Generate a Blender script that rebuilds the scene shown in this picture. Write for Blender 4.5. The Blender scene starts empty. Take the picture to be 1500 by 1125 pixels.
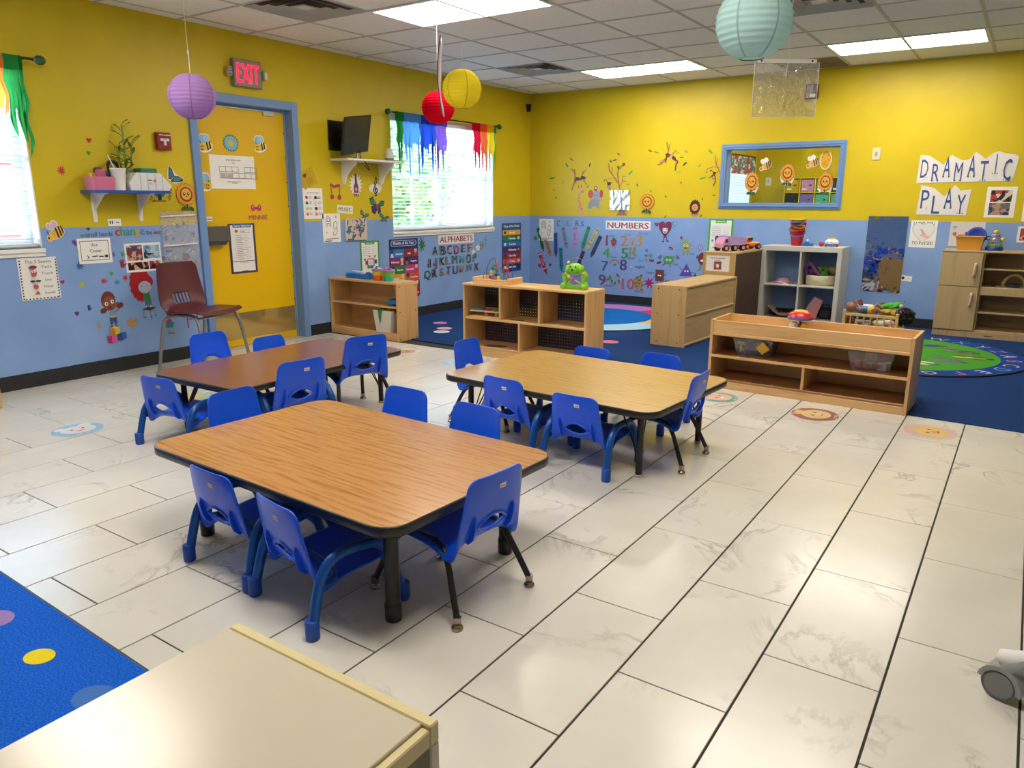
import bpy, math, random
from mathutils import Vector, Matrix
random.seed(4)
D = bpy.data; SC = bpy.context.scene; COL = SC.collection
PI = math.pi; R = math.radians

# ------------------------------------------------------------------ camera, sky, exposure
HC = 2.573            # ceiling height
HB = 1.066            # height of the blue dado
cam_d = D.cameras.new('camera'); cam = D.objects.new('camera', cam_d); COL.objects.link(cam)
cam_d.sensor_fit = 'HORIZONTAL'; cam_d.sensor_width = 36; cam_d.lens = 36 * 1097.5 / 1500
cam_d.clip_start = .02; cam_d.clip_end = 200
def cam_matrix(loc, pitch, yaw, roll):
    fw = Vector((math.sin(yaw) * math.cos(pitch), math.cos(yaw) * math.cos(pitch), -math.sin(pitch)))
    r = Vector((math.cos(yaw), -math.sin(yaw), 0)); u = r.cross(fw)
    c, s = math.cos(roll), math.sin(roll)
    r2 = r * c + u * s; u2 = u * c - r * s
    M = Matrix((r2, u2, -fw)).transposed().to_4x4(); M.translation = loc
    return M
cam.matrix_world = cam_matrix(Vector((5.5393, -8.5759, 1.2546)), .2399, -.5964, .0024)
SC.camera = cam
w = D.worlds.new('sky'); SC.world = w; w.use_nodes = True
nt = w.node_tree; nt.nodes.clear()
wo = nt.nodes.new('ShaderNodeOutputWorld'); bg = nt.nodes.new('ShaderNodeBackground'); sky = nt.nodes.new('ShaderNodeTexSky')
sky.sky_type = 'NISHITA'; sky.sun_disc = False; sky.sun_elevation = R(50); sky.sun_rotation = R(120)
sky.air_density = 1.0; sky.dust_density = 2.0
bg.inputs['Strength'].default_value = 2.3
nt.links.new(sky.outputs[0], bg.inputs['Color']); nt.links.new(bg.outputs[0], wo.inputs['Surface'])
vs = SC.view_settings
vs.view_transform = 'Standard'; vs.look = 'None'; vs.gamma = 1; vs.use_curve_mapping = False; vs.exposure = 1.42
LAMP = 7.6            # radiance of the ceiling light diffusers

# ------------------------------------------------------------------ materials
def lin(h):
    h = h.lstrip('#'); o = []
    for i in (0, 2, 4):
        c = int(h[i:i + 2], 16) / 255
        o.append(c / 12.92 if c <= .04045 else ((c + .055) / 1.055) ** 2.4)
    return (*o, 1)
MATS = {}
def newmat(name):
    m = D.materials.new(name); m.use_nodes = True; MATS[name] = m
    return m, m.node_tree, m.node_tree.nodes['Principled BSDF']
def mat(k, rough=.5, metal=0, **kw):
    """k: a material already made, or a hex colour (plain coloured plastic, paint or paper)."""
    if not isinstance(k, str): return k
    if k in MATS: return MATS[k]
    key = (k, rough, metal, *kw.items())
    if key in MATS: return MATS[key]
    m = D.materials.new('paint_' + k.strip('#')); m.use_nodes = True; MATS[key] = m
    b = m.node_tree.nodes['Principled BSDF']
    b.inputs['Base Color'].default_value = lin(k); b.inputs['Roughness'].default_value = rough; b.inputs['Metallic'].default_value = metal
    for a, v in kw.items(): b.inputs[a.replace('_', ' ')].default_value = v
    return m
def N(nt, t, **kw):
    n = nt.nodes.new('ShaderNode' + t)
    for k, v in kw.items():
        if k.startswith('i_'): n.inputs[k[2:].replace('_', ' ')].default_value = v
        else: setattr(n, k, v)
    return n
def ramp(nt, stops):
    n = nt.nodes.new('ShaderNodeValToRGB'); e = n.color_ramp.elements
    while len(e) < len(stops): e.new(.5)
    for x, (p, c) in zip(e, stops): x.position = p; x.color = lin(c) if isinstance(c, str) else c
    return n
def coords(nt, kind='Object', scale=(1, 1, 1), rnd=0):
    tc = N(nt, 'TexCoord'); mp = N(nt, 'Mapping'); mp.inputs['Scale'].default_value = scale
    nt.links.new(tc.outputs[kind], mp.inputs['Vector'])
    if rnd:
        oi = N(nt, 'ObjectInfo'); mu = N(nt, 'VectorMath', operation='SCALE'); mu.inputs[0].default_value = (rnd, rnd * 1.7, rnd * .6)
        nt.links.new(oi.outputs['Random'], mu.inputs['Scale']); nt.links.new(mu.outputs[0], mp.inputs['Location'])
    return mp.outputs[0]
def bump(nt, b, src, strength=.1, dist=.002):
    bp = N(nt, 'Bump'); bp.inputs['Strength'].default_value = strength; bp.inputs['Distance'].default_value = dist
    nt.links.new(src, bp.inputs['Height']); nt.links.new(bp.outputs[0], b.inputs['Normal'])
def wood(name, c1, c2, along='x', rough=.4, s=1.0, fine=1.0, mid=None):
    m, nt, b = newmat(name)
    sc = {'x': (1.2, 14, 14), 'y': (14, 1.2, 14), 'z': (14, 14, 1.2)}[along]
    co = coords(nt, 'Object', tuple(q * s for q in sc), 5)
    n = N(nt, 'TexNoise', i_Scale=1.6, i_Detail=6, i_Roughness=.6, i_Distortion=.7); nt.links.new(co, n.inputs['Vector'])
    rp = ramp(nt, [(.3, c1), (.5, mid or c2), (.7, c2)]); nt.links.new(n.outputs['Fac'], rp.inputs['Fac'])
    nt.links.new(rp.outputs[0], b.inputs['Base Color']); b.inputs['Roughness'].default_value = rough
    bump(nt, b, n.outputs['Fac'], .05 * fine, .001)
    return m
def cathedral(name, dark, light, s=1.0, rough=.28):
    """laminate with stretched oak grain: thin dark pores over a broad tone."""
    m, nt, b = newmat(name)
    co = coords(nt, 'Object', (s * 1.6, s * 8, s * 8), 3)
    wv = N(nt, 'TexWave', wave_type='BANDS', bands_direction='Y', i_Scale=1.3, i_Distortion=14, i_Detail=2.0)
    wv.inputs['Detail Scale'].default_value = .7; nt.links.new(co, wv.inputs['Vector'])
    co2 = coords(nt, 'Object', (s * 5, s * 70, s * 5), 3)
    n = N(nt, 'TexNoise', i_Scale=1.2, i_Detail=4, i_Roughness=.7); nt.links.new(co2, n.inputs['Vector'])
    mx = N(nt, 'Math', operation='MULTIPLY_ADD'); nt.links.new(wv.outputs['Fac'], mx.inputs[0]); mx.inputs[1].default_value = .16
    nt.links.new(n.outputs['Fac'], mx.inputs[2])
    rp = ramp(nt, [(.38, dark), (.62, light), (1.0, light)]); nt.links.new(mx.outputs[0], rp.inputs['Fac'])
    nt.links.new(rp.outputs[0], b.inputs['Base Color']); b.inputs['Roughness'].default_value = rough
    return m
def carpet(name, c1, c2, scale=260):
    m, nt, b = newmat(name)
    n = N(nt, 'TexNoise', i_Scale=scale, i_Detail=3, i_Roughness=.7); nt.links.new(coords(nt), n.inputs['Vector'])
    rp = ramp(nt, [(.35, c1), (.65, c2)]); nt.links.new(n.outputs['Fac'], rp.inputs['Fac'])
    nt.links.new(rp.outputs[0], b.inputs['Base Color']); b.inputs['Roughness'].default_value = .95
    b.inputs['Specular IOR Level'].default_value = .1
    bump(nt, b, n.outputs['Fac'], .6, .004)
    return m
def glassy(name, tint='#ffffff', gloss=.06, rough=.02, fres=1.0, bumpy=0, bscale=12, haze=0, hazec='#ffffff'):
    """thin clear sheet: mostly see-through, mirrors a little more at a glance."""
    m = D.materials.new(name); m.use_nodes = True; MATS[name] = m; nt = m.node_tree; nt.nodes.clear()
    o = N(nt, 'OutputMaterial'); tr = N(nt, 'BsdfTransparent'); gl = N(nt, 'BsdfGlossy'); mx = N(nt, 'MixShader')
    tr.inputs[0].default_value = lin(tint); gl.inputs['Roughness'].default_value = rough
    lw = N(nt, 'LayerWeight'); lw.inputs['Blend'].default_value = .25
    ma = N(nt, 'Math', operation='MULTIPLY_ADD'); nt.links.new(lw.outputs['Facing'], ma.inputs[0]); ma.inputs[1].default_value = .3 * fres; ma.inputs[2].default_value = gloss
    if bumpy:
        n = N(nt, 'TexNoise', i_Scale=bscale, i_Detail=3, i_Distortion=1.5); nt.links.new(coords(nt), n.inputs['Vector'])
        bp = N(nt, 'Bump'); bp.inputs['Strength'].default_value = bumpy; bp.inputs['Distance'].default_value = .05
        nt.links.new(n.outputs['Fac'], bp.inputs['Height']); nt.links.new(bp.outputs[0], gl.inputs['Normal'])
    nt.links.new(ma.outputs[0], mx.inputs[0]); nt.links.new(tr.outputs[0], mx.inputs[1]); nt.links.new(gl.outputs[0], mx.inputs[2])
    last = mx
    if haze:
        df = N(nt, 'BsdfDiffuse'); df.inputs[0].default_value = lin(hazec); m2 = N(nt, 'MixShader'); m2.inputs[0].default_value = haze
        nt.links.new(mx.outputs[0], m2.inputs[1]); nt.links.new(df.outputs[0], m2.inputs[2]); last = m2
    nt.links.new(last.outputs[0], o.inputs['Surface'])
    return m
def emit(name, c, s):
    m = D.materials.new(name); m.use_nodes = True; MATS[name] = m; nt = m.node_tree; nt.nodes.clear()
    o = N(nt, 'OutputMaterial'); e = N(nt, 'Emission'); e.inputs[0].default_value = lin(c); e.inputs[1].default_value = s
    nt.links.new(e.outputs[0], o.inputs['Surface']); return m
def cloth(name, c, trans=.45):
    m = D.materials.new(name); m.use_nodes = True; MATS[name] = m; nt = m.node_tree; nt.nodes.clear()
    o = N(nt, 'OutputMaterial'); d = N(nt, 'BsdfDiffuse'); t = N(nt, 'BsdfTranslucent'); x = N(nt, 'MixShader'); x.inputs[0].default_value = trans
    d.inputs[0].default_value = lin(c); t.inputs[0].default_value = lin(c)
    nt.links.new(d.outputs[0], x.inputs[1]); nt.links.new(t.outputs[0], x.inputs[2]); nt.links.new(x.outputs[0], o.inputs['Surface'])
    return m

YEL, BLU = '#d3bb1c', '#84a6da'
def wallpaint(name):
    m, nt, b = newmat(name)
    g = N(nt, 'NewGeometry'); sp = N(nt, 'SeparateXYZ'); nt.links.new(g.outputs['Position'], sp.inputs[0])
    gt = N(nt, 'Math', operation='GREATER_THAN'); gt.inputs[1].default_value = HB; nt.links.new(sp.outputs['Z'], gt.inputs[0])
    n = N(nt, 'TexNoise', i_Scale=3.0, i_Detail=5); nt.links.new(coords(nt), n.inputs['Vector'])
    ry = ramp(nt, [(.3, '#cdb618'), (.7, '#d6be1e')]); rb = ramp(nt, [(.3, '#7d9fd4'), (.7, '#8aaade')])
    nt.links.new(n.outputs['Fac'], ry.inputs['Fac']); nt.links.new(n.outputs['Fac'], rb.inputs['Fac'])
    mx = N(nt, 'MixRGB'); nt.links.new(gt.outputs[0], mx.inputs[0]); nt.links.new(rb.outputs[0], mx.inputs[1]); nt.links.new(ry.outputs[0], mx.inputs[2])
    nt.links.new(mx.outputs[0], b.inputs['Base Color']); b.inputs['Roughness'].default_value = .42; b.inputs['Specular IOR Level'].default_value = .35
    f = N(nt, 'TexNoise', i_Scale=180, i_Detail=2); nt.links.new(coords(nt), f.inputs['Vector']); bump(nt, b, f.outputs['Fac'], .06, .001)
    return m
wallpaint('wall_paint')
mat_yellow = mat(YEL, .45)
# marble floor tile
m, nt, b = newmat('marble_tile')
co = coords(nt, 'Object', (1, 1, 1), 37)
n1 = N(nt, 'TexNoise', i_Scale=2.1, i_Detail=8, i_Roughness=.62, i_Distortion=1.1); nt.links.new(co, n1.inputs['Vector'])
a1 = N(nt, 'Math', operation='SUBTRACT'); nt.links.new(n1.outputs['Fac'], a1.inputs[0]); a1.inputs[1].default_value = .5
a2 = N(nt, 'Math', operation='ABSOLUTE'); nt.links.new(a1.outputs[0], a2.inputs[0])
v1 = ramp(nt, [(0, (1, 1, 1, 1)), (.006, (.55, .55, .55, 1)), (.03, (0, 0, 0, 1))]); nt.links.new(a2.outputs[0], v1.inputs['Fac'])
n2 = N(nt, 'TexNoise', i_Scale=2.6, i_Detail=3, i_Roughness=.5); nt.links.new(co, n2.inputs['Vector'])
v2 = ramp(nt, [(.52, (0, 0, 0, 1)), (.68, (1, 1, 1, 1))]); nt.links.new(n2.outputs['Fac'], v2.inputs['Fac'])
mu = N(nt, 'Math', operation='MULTIPLY'); nt.links.new(v1.outputs[0], mu.inputs[0]); nt.links.new(v2.outputs[0], mu.inputs[1])
mu2 = N(nt, 'Math', operation='MULTIPLY'); nt.links.new(mu.outputs[0], mu2.inputs[0]); mu2.inputs[1].default_value = .62
bs = ramp(nt, [(.35, '#d3cfc5'), (.65, '#dcd8cf')]); nt.links.new(n2.outputs['Fac'], bs.inputs['Fac'])
mx = N(nt, 'MixRGB'); nt.links.new(mu2.outputs[0], mx.inputs[0]); nt.links.new(bs.outputs[0], mx.inputs[1]); mx.inputs[2].default_value = lin('#75756f')
nt.links.new(mx.outputs[0], b.inputs['Base Color']); b.inputs['Roughness'].default_value = .22
mat('#2b2a28', .8); MATS['grout'] = mat('#33312e', .9)
# ceiling tile with small dark fissures
m, nt, b = newmat('ceiling_tile_white')
n = N(nt, 'TexNoise', i_Scale=95, i_Detail=2, i_Roughness=.7); nt.links.new(coords(nt, 'Object', (1, 1, 1), 11), n.inputs['Vector'])
rp = ramp(nt, [(.27, '#8f8d88'), (.36, '#e9e8e3')]); nt.links.new(n.outputs['Fac'], rp.inputs['Fac']); nt.links.new(rp.outputs[0], b.inputs['Base Color'])
b.inputs['Roughness'].default_value = .95; bump(nt, b, n.outputs['Fac'], .25, .002)
m, nt, b = newmat('ceiling_tile_stained')
n = N(nt, 'TexNoise', i_Scale=4, i_Detail=4); nt.links.new(coords(nt), n.inputs['Vector'])
rp = ramp(nt, [(.3, '#6b5b44'), (.7, '#8a7a60')]); nt.links.new(n.outputs['Fac'], rp.inputs['Fac']); nt.links.new(rp.outputs[0], b.inputs['Base Color']); b.inputs['Roughness'].default_value = .95
m, nt, b = newmat('rubber_base')
n = N(nt, 'TexNoise', i_Scale=240, i_Detail=2); nt.links.new(coords(nt), n.inputs['Vector'])
rp = ramp(nt, [(.4, '#17181b'), (.7, '#2f3136')]); nt.links.new(n.outputs['Fac'], rp.inputs['Fac']); nt.links.new(rp.outputs[0], b.inputs['Base Color']); b.inputs['Roughness'].default_value = .6
wood('birch', '#c4945a', '#d8ad74', 'x', .38); wood('birch_up', '#bc8d55', '#d0a56c', 'z', .4)
wood('maple', '#b9965f', '#c9a873', 'z', .4); wood('maple_x', '#b4915e', '#c4a26f', 'y', .4)
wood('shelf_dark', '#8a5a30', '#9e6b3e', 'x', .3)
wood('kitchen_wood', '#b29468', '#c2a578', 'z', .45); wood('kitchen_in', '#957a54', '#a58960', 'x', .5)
wood('brown_panel', '#3f2f21', '#4d3a29', 'z', .5)
wood('dowel', '#d2a468', '#e2b982', 'x', .4)
cathedral('oak_top', '#a06b37', '#ba8852', 1.0, .22); cathedral('oak_light', '#ab8449', '#bf985b', 1.0, .24); cathedral('walnut_top', '#704330', '#825038', 1.0, .24)
carpet('carpet_blue', '#1a3468', '#25467f'); carpet('rug_blue', '#0b49b4', '#2a74e4', 180)
m, nt, b = newmat('chair_plastic')
n = N(nt, 'TexNoise', i_Scale=6, i_Detail=3); nt.links.new(coords(nt), n.inputs['Vector'])
rp = ramp(nt, [(.3, '#0b50dc'), (.7, '#1058ea')]); nt.links.new(n.outputs['Fac'], rp.inputs['Fac']); nt.links.new(rp.outputs[0], b.inputs['Base Color']); b.inputs['Roughness'].default_value = .3
MATS['chair_tube'] = mat('#12509e', .28, .25); MATS['chair_cap'] = mat('#1b48a8', .45)
MATS['black_tube'] = mat('#2d2b29', .3, .5); MATS['chrome'] = mat('#a79c8f', .25, 1); MATS['black'] = mat('#161616', .4); MATS['blackplastic'] = mat('#1b1b1c', .35)
MATS['edge_black'] = mat('#1d1b1a', .35); MATS['white'] = mat('#ebe9e4', .5); MATS['paper'] = mat('#efeeea', .7); MATS['trim_blue'] = mat('#6f93c6', .35)
MATS['steel'] = mat('#8d8b86', .3, .9); MATS['white_metal'] = mat('#dcdbd5', .5); MATS['t_bar'] = mat('#bdbbb4', .6); MATS['cream'] = mat('#d9cfb8', .35)
glassy('glass', '#f4fbfb', .03); glassy('clear_plastic', '#eceaea', .05, .12, 1.2, 0, 12, .07, '#d8d2d6'); glassy('vinyl', '#f4f2ee', .24, .10, 1.0, 1.0, 16, .13)
emit('lamp', '#fff6e8', LAMP); emit('exit_red', '#ff1030', 2.2)

# ------------------------------------------------------------------ mesh builder
def cr(pts, n):
    """Catmull-Rom through points, n samples per span."""
    P = [Vector(p) for p in pts]; o = []
    for i in range(len(P) - 1):
        a = P[i - 1] if i else P[0] * 2 - P[1]; b, c = P[i], P[i + 1]; d = P[i + 2] if i + 2 < len(P) else c * 2 - b
        for k in range(n):
            t = k / n
            o.append(.5 * ((2 * b) + (c - a) * t + (2 * a - 5 * b + 4 * c - d) * t * t + (3 * b - a - 3 * c + d) * t ** 3))
    return o + [P[-1]]
class MB:
    def __init__(s): s.v = []; s.f = []; s.m = []; s.s = []; s.mats = []
    def add(s, V, F, m, sm=False, M=None):
        m = mat(m)
        if m not in s.mats: s.mats.append(m)
        k = s.mats.index(m); b = len(s.v)
        s.v += [tuple(M @ Vector(p)) if M else tuple(p) for p in V]
        for f in F: s.f.append([i + b for i in f]); s.m.append(k); s.s.append(sm)
        return s
    def box(s, x0, y0, z0, x1, y1, z1, m, bev=0, M=None):
        c = Vector(((x0 + x1) / 2, (y0 + y1) / 2, (z0 + z1) / 2)); h = (abs(x1 - x0) / 2, abs(y1 - y0) / 2, abs(z1 - z0) / 2)
        b = min(bev, *(q * .9 for q in h))
        if b <= 0:
            V = [c + Vector((h[0] * i, h[1] * j, h[2] * k)) for i in (-1, 1) for j in (-1, 1) for k in (-1, 1)]
            return s.add(V, [(0, 1, 3, 2), (4, 6, 7, 5), (0, 4, 5, 1), (2, 3, 7, 6), (0, 2, 6, 4), (1, 5, 7, 3)], m, False, M)
        V = []; ix = {}
        for i in (-1, 1):
            for j in (-1, 1):
                for k in (-1, 1):
                    sg = (i, j, k)
                    for a in range(3):
                        p = [sg[q] * (h[q] - (0 if q == a else b)) for q in range(3)]; ix[sg, a] = len(V); V.append(c + Vector(p))
        F = []
        for a in range(3):
            o1, o2 = (a + 1) % 3, (a + 2) % 3
            for sg in (-1, 1):
                q = []
                for (e, f) in ((-1, -1), (1, -1), (1, 1), (-1, 1)):
                    t = [0, 0, 0]; t[a] = sg; t[o1] = e; t[o2] = f; q.append(ix[tuple(t), a])
                F.append(q if sg > 0 else q[::-1])
            for e in (-1, 1):
                for f in (-1, 1):
                    t0 = [0, 0, 0]; t0[o1] = e; t0[o2] = f; t0[a] = -1; t1 = list(t0); t1[a] = 1
                    q = [ix[tuple(t0), o1], ix[tuple(t1), o1], ix[tuple(t1), o2], ix[tuple(t0), o2]]
                    F.append(q if e * f < 0 else q[::-1])
        for sg in [(i, j, k) for i in (-1, 1) for j in (-1, 1) for k in (-1, 1)]:
            q = [ix[sg, 0], ix[sg, 1], ix[sg, 2]]; F.append(q if sg[0] * sg[1] * sg[2] > 0 else q[::-1])
        return s.add(V, F, m, False, M)
    def tube(s, P, r, m, n=10, closed=False, caps=True, M=None):
        P = [Vector(p) for p in P]; L = len(P); rr = r if isinstance(r, (list, tuple)) else [r] * L
        V = []; F = []; nrm = None
        for i, p in enumerate(P):
            t = (P[(i + 1) % L] - P[i - 1]) if closed else (P[min(i + 1, L - 1)] - P[max(i - 1, 0)])
            t.normalize()
            if nrm is None:
                nrm = t.cross(Vector((0, 0, 1)))
                if nrm.length < 1e-3: nrm = t.cross(Vector((1, 0, 0)))
            nrm = (nrm - t * nrm.dot(t)).normalized(); bn = t.cross(nrm)
            V += [p + (nrm * math.cos(2 * PI * k / n) + bn * math.sin(2 * PI * k / n)) * rr[i] for k in range(n)]
        for i in range(L if closed else L - 1):
            a, b = i * n, ((i + 1) % L) * n
            F += [(a + k, a + (k + 1) % n, b + (k + 1) % n, b + k) for k in range(n)]
        s.add(V, F, m, True, M)
        if caps and not closed:
            s.add(V[:n], [tuple(range(n))[::-1]], m, False, M); s.add(V[-n:], [tuple(range(n))], m, False, M)
        return s
    def cyl(s, p0, p1, r, m, n=16, r1=None, M=None):
        return s.tube([p0, p1], [r, r if r1 is None else r1], m, n, M=M)
    def lathe(s, prof, m, n=24, M=None, sm=True, sx=1, sy=1):
        V = []; F = []; L = len(prof)
        for (r, z) in prof: V += [(r * sx * math.cos(2 * PI * k / n), r * sy * math.sin(2 * PI * k / n), z) for k in range(n)]
        for i in range(L - 1):
            a, b = i * n, (i + 1) * n
            F += [(a + k, a + (k + 1) % n, b + (k + 1) % n, b + k) for k in range(n)]
        s.add(V, F, m, sm, M)
        if prof[0][0] > 1e-5: s.add(V[:n], [tuple(range(n))[::-1]], m, False, M)
        if prof[-1][0] > 1e-5: s.add(V[-n:], [tuple(range(n))], m, False, M)
        return s
    def ball(s, c, r, m, n=14, M=None):
        if not isinstance(r, (tuple, list)): r = (r, r, r)
        h = max(5, n // 2); V = [(c[0], c[1], c[2] - r[2])]; F = []
        for i in range(1, h):
            a = PI * i / h - PI / 2
            V += [(c[0] + r[0] * math.cos(a) * math.cos(2 * PI * k / n), c[1] + r[1] * math.cos(a) * math.sin(2 * PI * k / n), c[2] + r[2] * math.sin(a)) for k in range(n)]
        V.append((c[0], c[1], c[2] + r[2]))
        for k in range(n): F.append((0, 1 + (k + 1) % n, 1 + k)); F.append((len(V) - 1, 1 + (h - 2) * n + k, 1 + (h - 2) * n + (k + 1) % n))
        for i in range(h - 2):
            a, b = 1 + i * n, 1 + (i + 1) * n
            F += [(a + k, a + (k + 1) % n, b + (k + 1) % n, b + k) for k in range(n)]
        return s.add(V, F, m, True, M)
    def prism(s, poly, z0, z1, m, M=None, side=None):
        n = len(poly); V = [(x, y, z0) for x, y in poly] + [(x, y, z1) for x, y in poly]
        area = sum(poly[i][0] * poly[(i + 1) % n][1] - poly[(i + 1) % n][0] * poly[i][1] for i in range(n))
        up = list(range(n, 2 * n)); dn = list(range(n))[::-1]; sd = [(i, (i + 1) % n, n + (i + 1) % n, n + i) for i in range(n)]
        if area < 0: up = up[::-1]; dn = dn[::-1]; sd = [q[::-1] for q in sd]
        if side is None: return s.add(V, [up, dn] + sd, m, False, M)
        s.add(V, [up, dn], m, False, M); return s.add(V, sd, side, False, M)
    def grid(s, fn, nu, nv, m, sm=True, M=None, skip=None):
        V = [fn(i / nu, j / nv) for i in range(nu + 1) for j in range(nv + 1)]; F = []
        for i in range(nu):
            for j in range(nv):
                if skip and skip((i + .5) / nu, (j + .5) / nv): continue
                a = i * (nv + 1) + j; F.append((a, a + nv + 1, a + nv + 2, a + 1))
        return s.add(V, F, m, sm, M)
    def build(s, name, parent=None, loc=None, rz=0, M=None, label=None):
        me = D.meshes.new(name); me.from_pydata(s.v, [], s.f)
        for q in s.mats: me.materials.append(q)
        me.polygons.foreach_set('material_index', s.m); me.polygons.foreach_set('use_smooth', s.s)
        me.update()
        o = D.objects.new(name, me); COL.objects.link(o)
        if parent: o.parent = parent
        if M is not None: o.matrix_world = M
        elif loc is not None: o.location = loc
        if rz: o.rotation_euler.z = rz
        if label: o['label'] = label
        return o
def tag(o, label, cat, group=None):
    o['label'] = label; o['category'] = cat
    if group: o['group'] = group
    return o
def thing(name, label, cat, loc=(0, 0, 0), rz=0, group=None):
    o = D.objects.new(name, None); COL.objects.link(o); o.location = loc; o.rotation_euler = (0, 0, rz); o.empty_display_size = .1
    return tag(o, label, cat, group)
def solo(mb, name, label, cat, loc=(0, 0, 0), rz=0, group=None): return tag(mb.build(name, None, loc, rz), label, cat, group)
def part(mb, name, parent, label=None): return mb.build(name, parent, label=label)
def struct(o): o['kind'] = 'structure'; return o
def bx(name, parent, x0, y0, z0, x1, y1, z1, m, bev=0): return MB().box(x0, y0, z0, x1, y1, z1, m, bev).build(name, parent)
def copy_tree(o, parent=None):
    c = o.copy(); COL.objects.link(c)
    if parent: c.parent = parent
    for ch in list(o.children): copy_tree(ch, c)
    return c
def rrect(x0, y0, x1, y1, r, n=6):
    o = []
    for cx, cy, a in ((x1 - r, y1 - r, 0), (x0 + r, y1 - r, 90), (x0 + r, y0 + r, 180), (x1 - r, y0 + r, 270)):
        o += [(cx + r * math.cos(R(a + 90 * k / n)), cy + r * math.sin(R(a + 90 * k / n))) for k in range(n + 1)]
    return o
def circ(cx, cy, rx, ry=None, n=24, rot=0):
    ry = rx if ry is None else ry; c, s = math.cos(rot), math.sin(rot)
    return [(cx + rx * math.cos(2 * PI * k / n) * c - ry * math.sin(2 * PI * k / n) * s, cy + rx * math.cos(2 * PI * k / n) * s + ry * math.sin(2 * PI * k / n) * c) for k in range(n)]

# ------------------------------------------------------------------ room shell
XR, YF = 7.4, -10.2
def slab_with_holes(mb, u0, u1, v0, v1, holes, to3, t0, t1, m):
    """a wall slab in (u, v) with rectangular openings; to3(u, v, t) places it; t0 the room face, t1 the outer face."""
    us = sorted({u0, u1, *[h[0] for h in holes], *[h[1] for h in holes]}); vs_ = sorted({v0, v1, *[h[2] for h in holes], *[h[3] for h in holes]})
    for a, b_ in zip(us, us[1:]):
        for c, d in zip(vs_, vs_[1:]):
            mu_, mv = (a + b_) / 2, (c + d) / 2
            if any(h[0] < mu_ < h[1] and h[2] < mv < h[3] for h in holes): continue
            for t in (t0, t1): mb.add([to3(a, c, t), to3(b_, c, t), to3(b_, d, t), to3(a, d, t)], [(0, 1, 2, 3)], m)
    for h in holes + [(u0, u1, v0, v1)]:
        e = [(h[0], h[2]), (h[1], h[2]), (h[1], h[3]), (h[0], h[3])]
        for (p, q) in zip(e, e[1:] + e[:1]): mb.add([to3(*p, t0), to3(*q, t0), to3(*q, t1), to3(*p, t1)], [(0, 1, 2, 3)], m)
    return mb
W1 = (-2.640, -.842, .935, 2.10); W0 = (-7.90, -6.098, .935, 2.10); DOOR = (-4.84, -3.905, -.02, 2.02); OW = (2.615, 3.80, 1.235, 1.808)
struct(slab_with_holes(MB(), YF, 0, -.1, HC + .1, [W1, W0, (DOOR[0] - .03, DOOR[1] + .03, -.1, DOOR[3] + .03)], lambda u, v, t: (t, u, v), 0, -.16, 'wall_paint').build('wall_left'))
struct(slab_with_holes(MB(), -.16, XR + .16, -.1, HC + .1, [OW], lambda u, v, t: (u, t, v), 0, .14, 'wall_paint').build('wall_back'))
struct(MB().box(XR, YF, -.1, XR + .12, 0, HC + .1, 'wall_paint').build('wall_right'))
struct(MB().box(-.16, YF - .12, -.1, XR + .12, YF, HC + .1, 'wall_paint').build('wall_front'))
# floor: grout bed and every tile
CY = -3.60           # where the tile stops and the blue carpet begins
fl = struct(MB().box(-.16, YF, -.12, XR, CY + .02, -.004, 'grout').box(-.16, CY + .02, -.12, XR, 0, -.004, 'grout').build('floor'))
TW, TL, X0 = .306, .6199, 5.3741
tmesh = {}
def tile(x0, x1, y0, y1):
    k = (round(x1 - x0, 3), round(y1 - y0, 3)); hx, hy = (x1 - x0) / 2 - .003, (y1 - y0) / 2 - .0022
    if hx < .004 or hy < .004: return
    if k not in tmesh:
        o = MB().box(-hx, -hy, -.009, hx, hy, 0, 'marble_tile', .0012).build('tile', fl, ((x0 + x1) / 2, (y0 + y1) / 2, 0)); tmesh[k] = o
    else:
        o = tmesh[k].copy(); COL.objects.link(o); o.parent = fl; o.location = ((x0 + x1) / 2, (y0 + y1) / 2, 0)
for c in range(-18, 7):
    xa, xb = X0 + (c - 1) * TW, X0 + c * TW
    if xb < .02: continue
    xa = max(xa, .001); xb = min(xb, XR)
    j = -4.1238 if c % 2 == 0 else -4.4330
    j += 2 * TL
    while j > YF:
        ya, yb = max(j - TL, YF), min(j, CY)
        if yb > ya: tile(xa, xb, ya, yb)
        j -= TL
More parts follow.
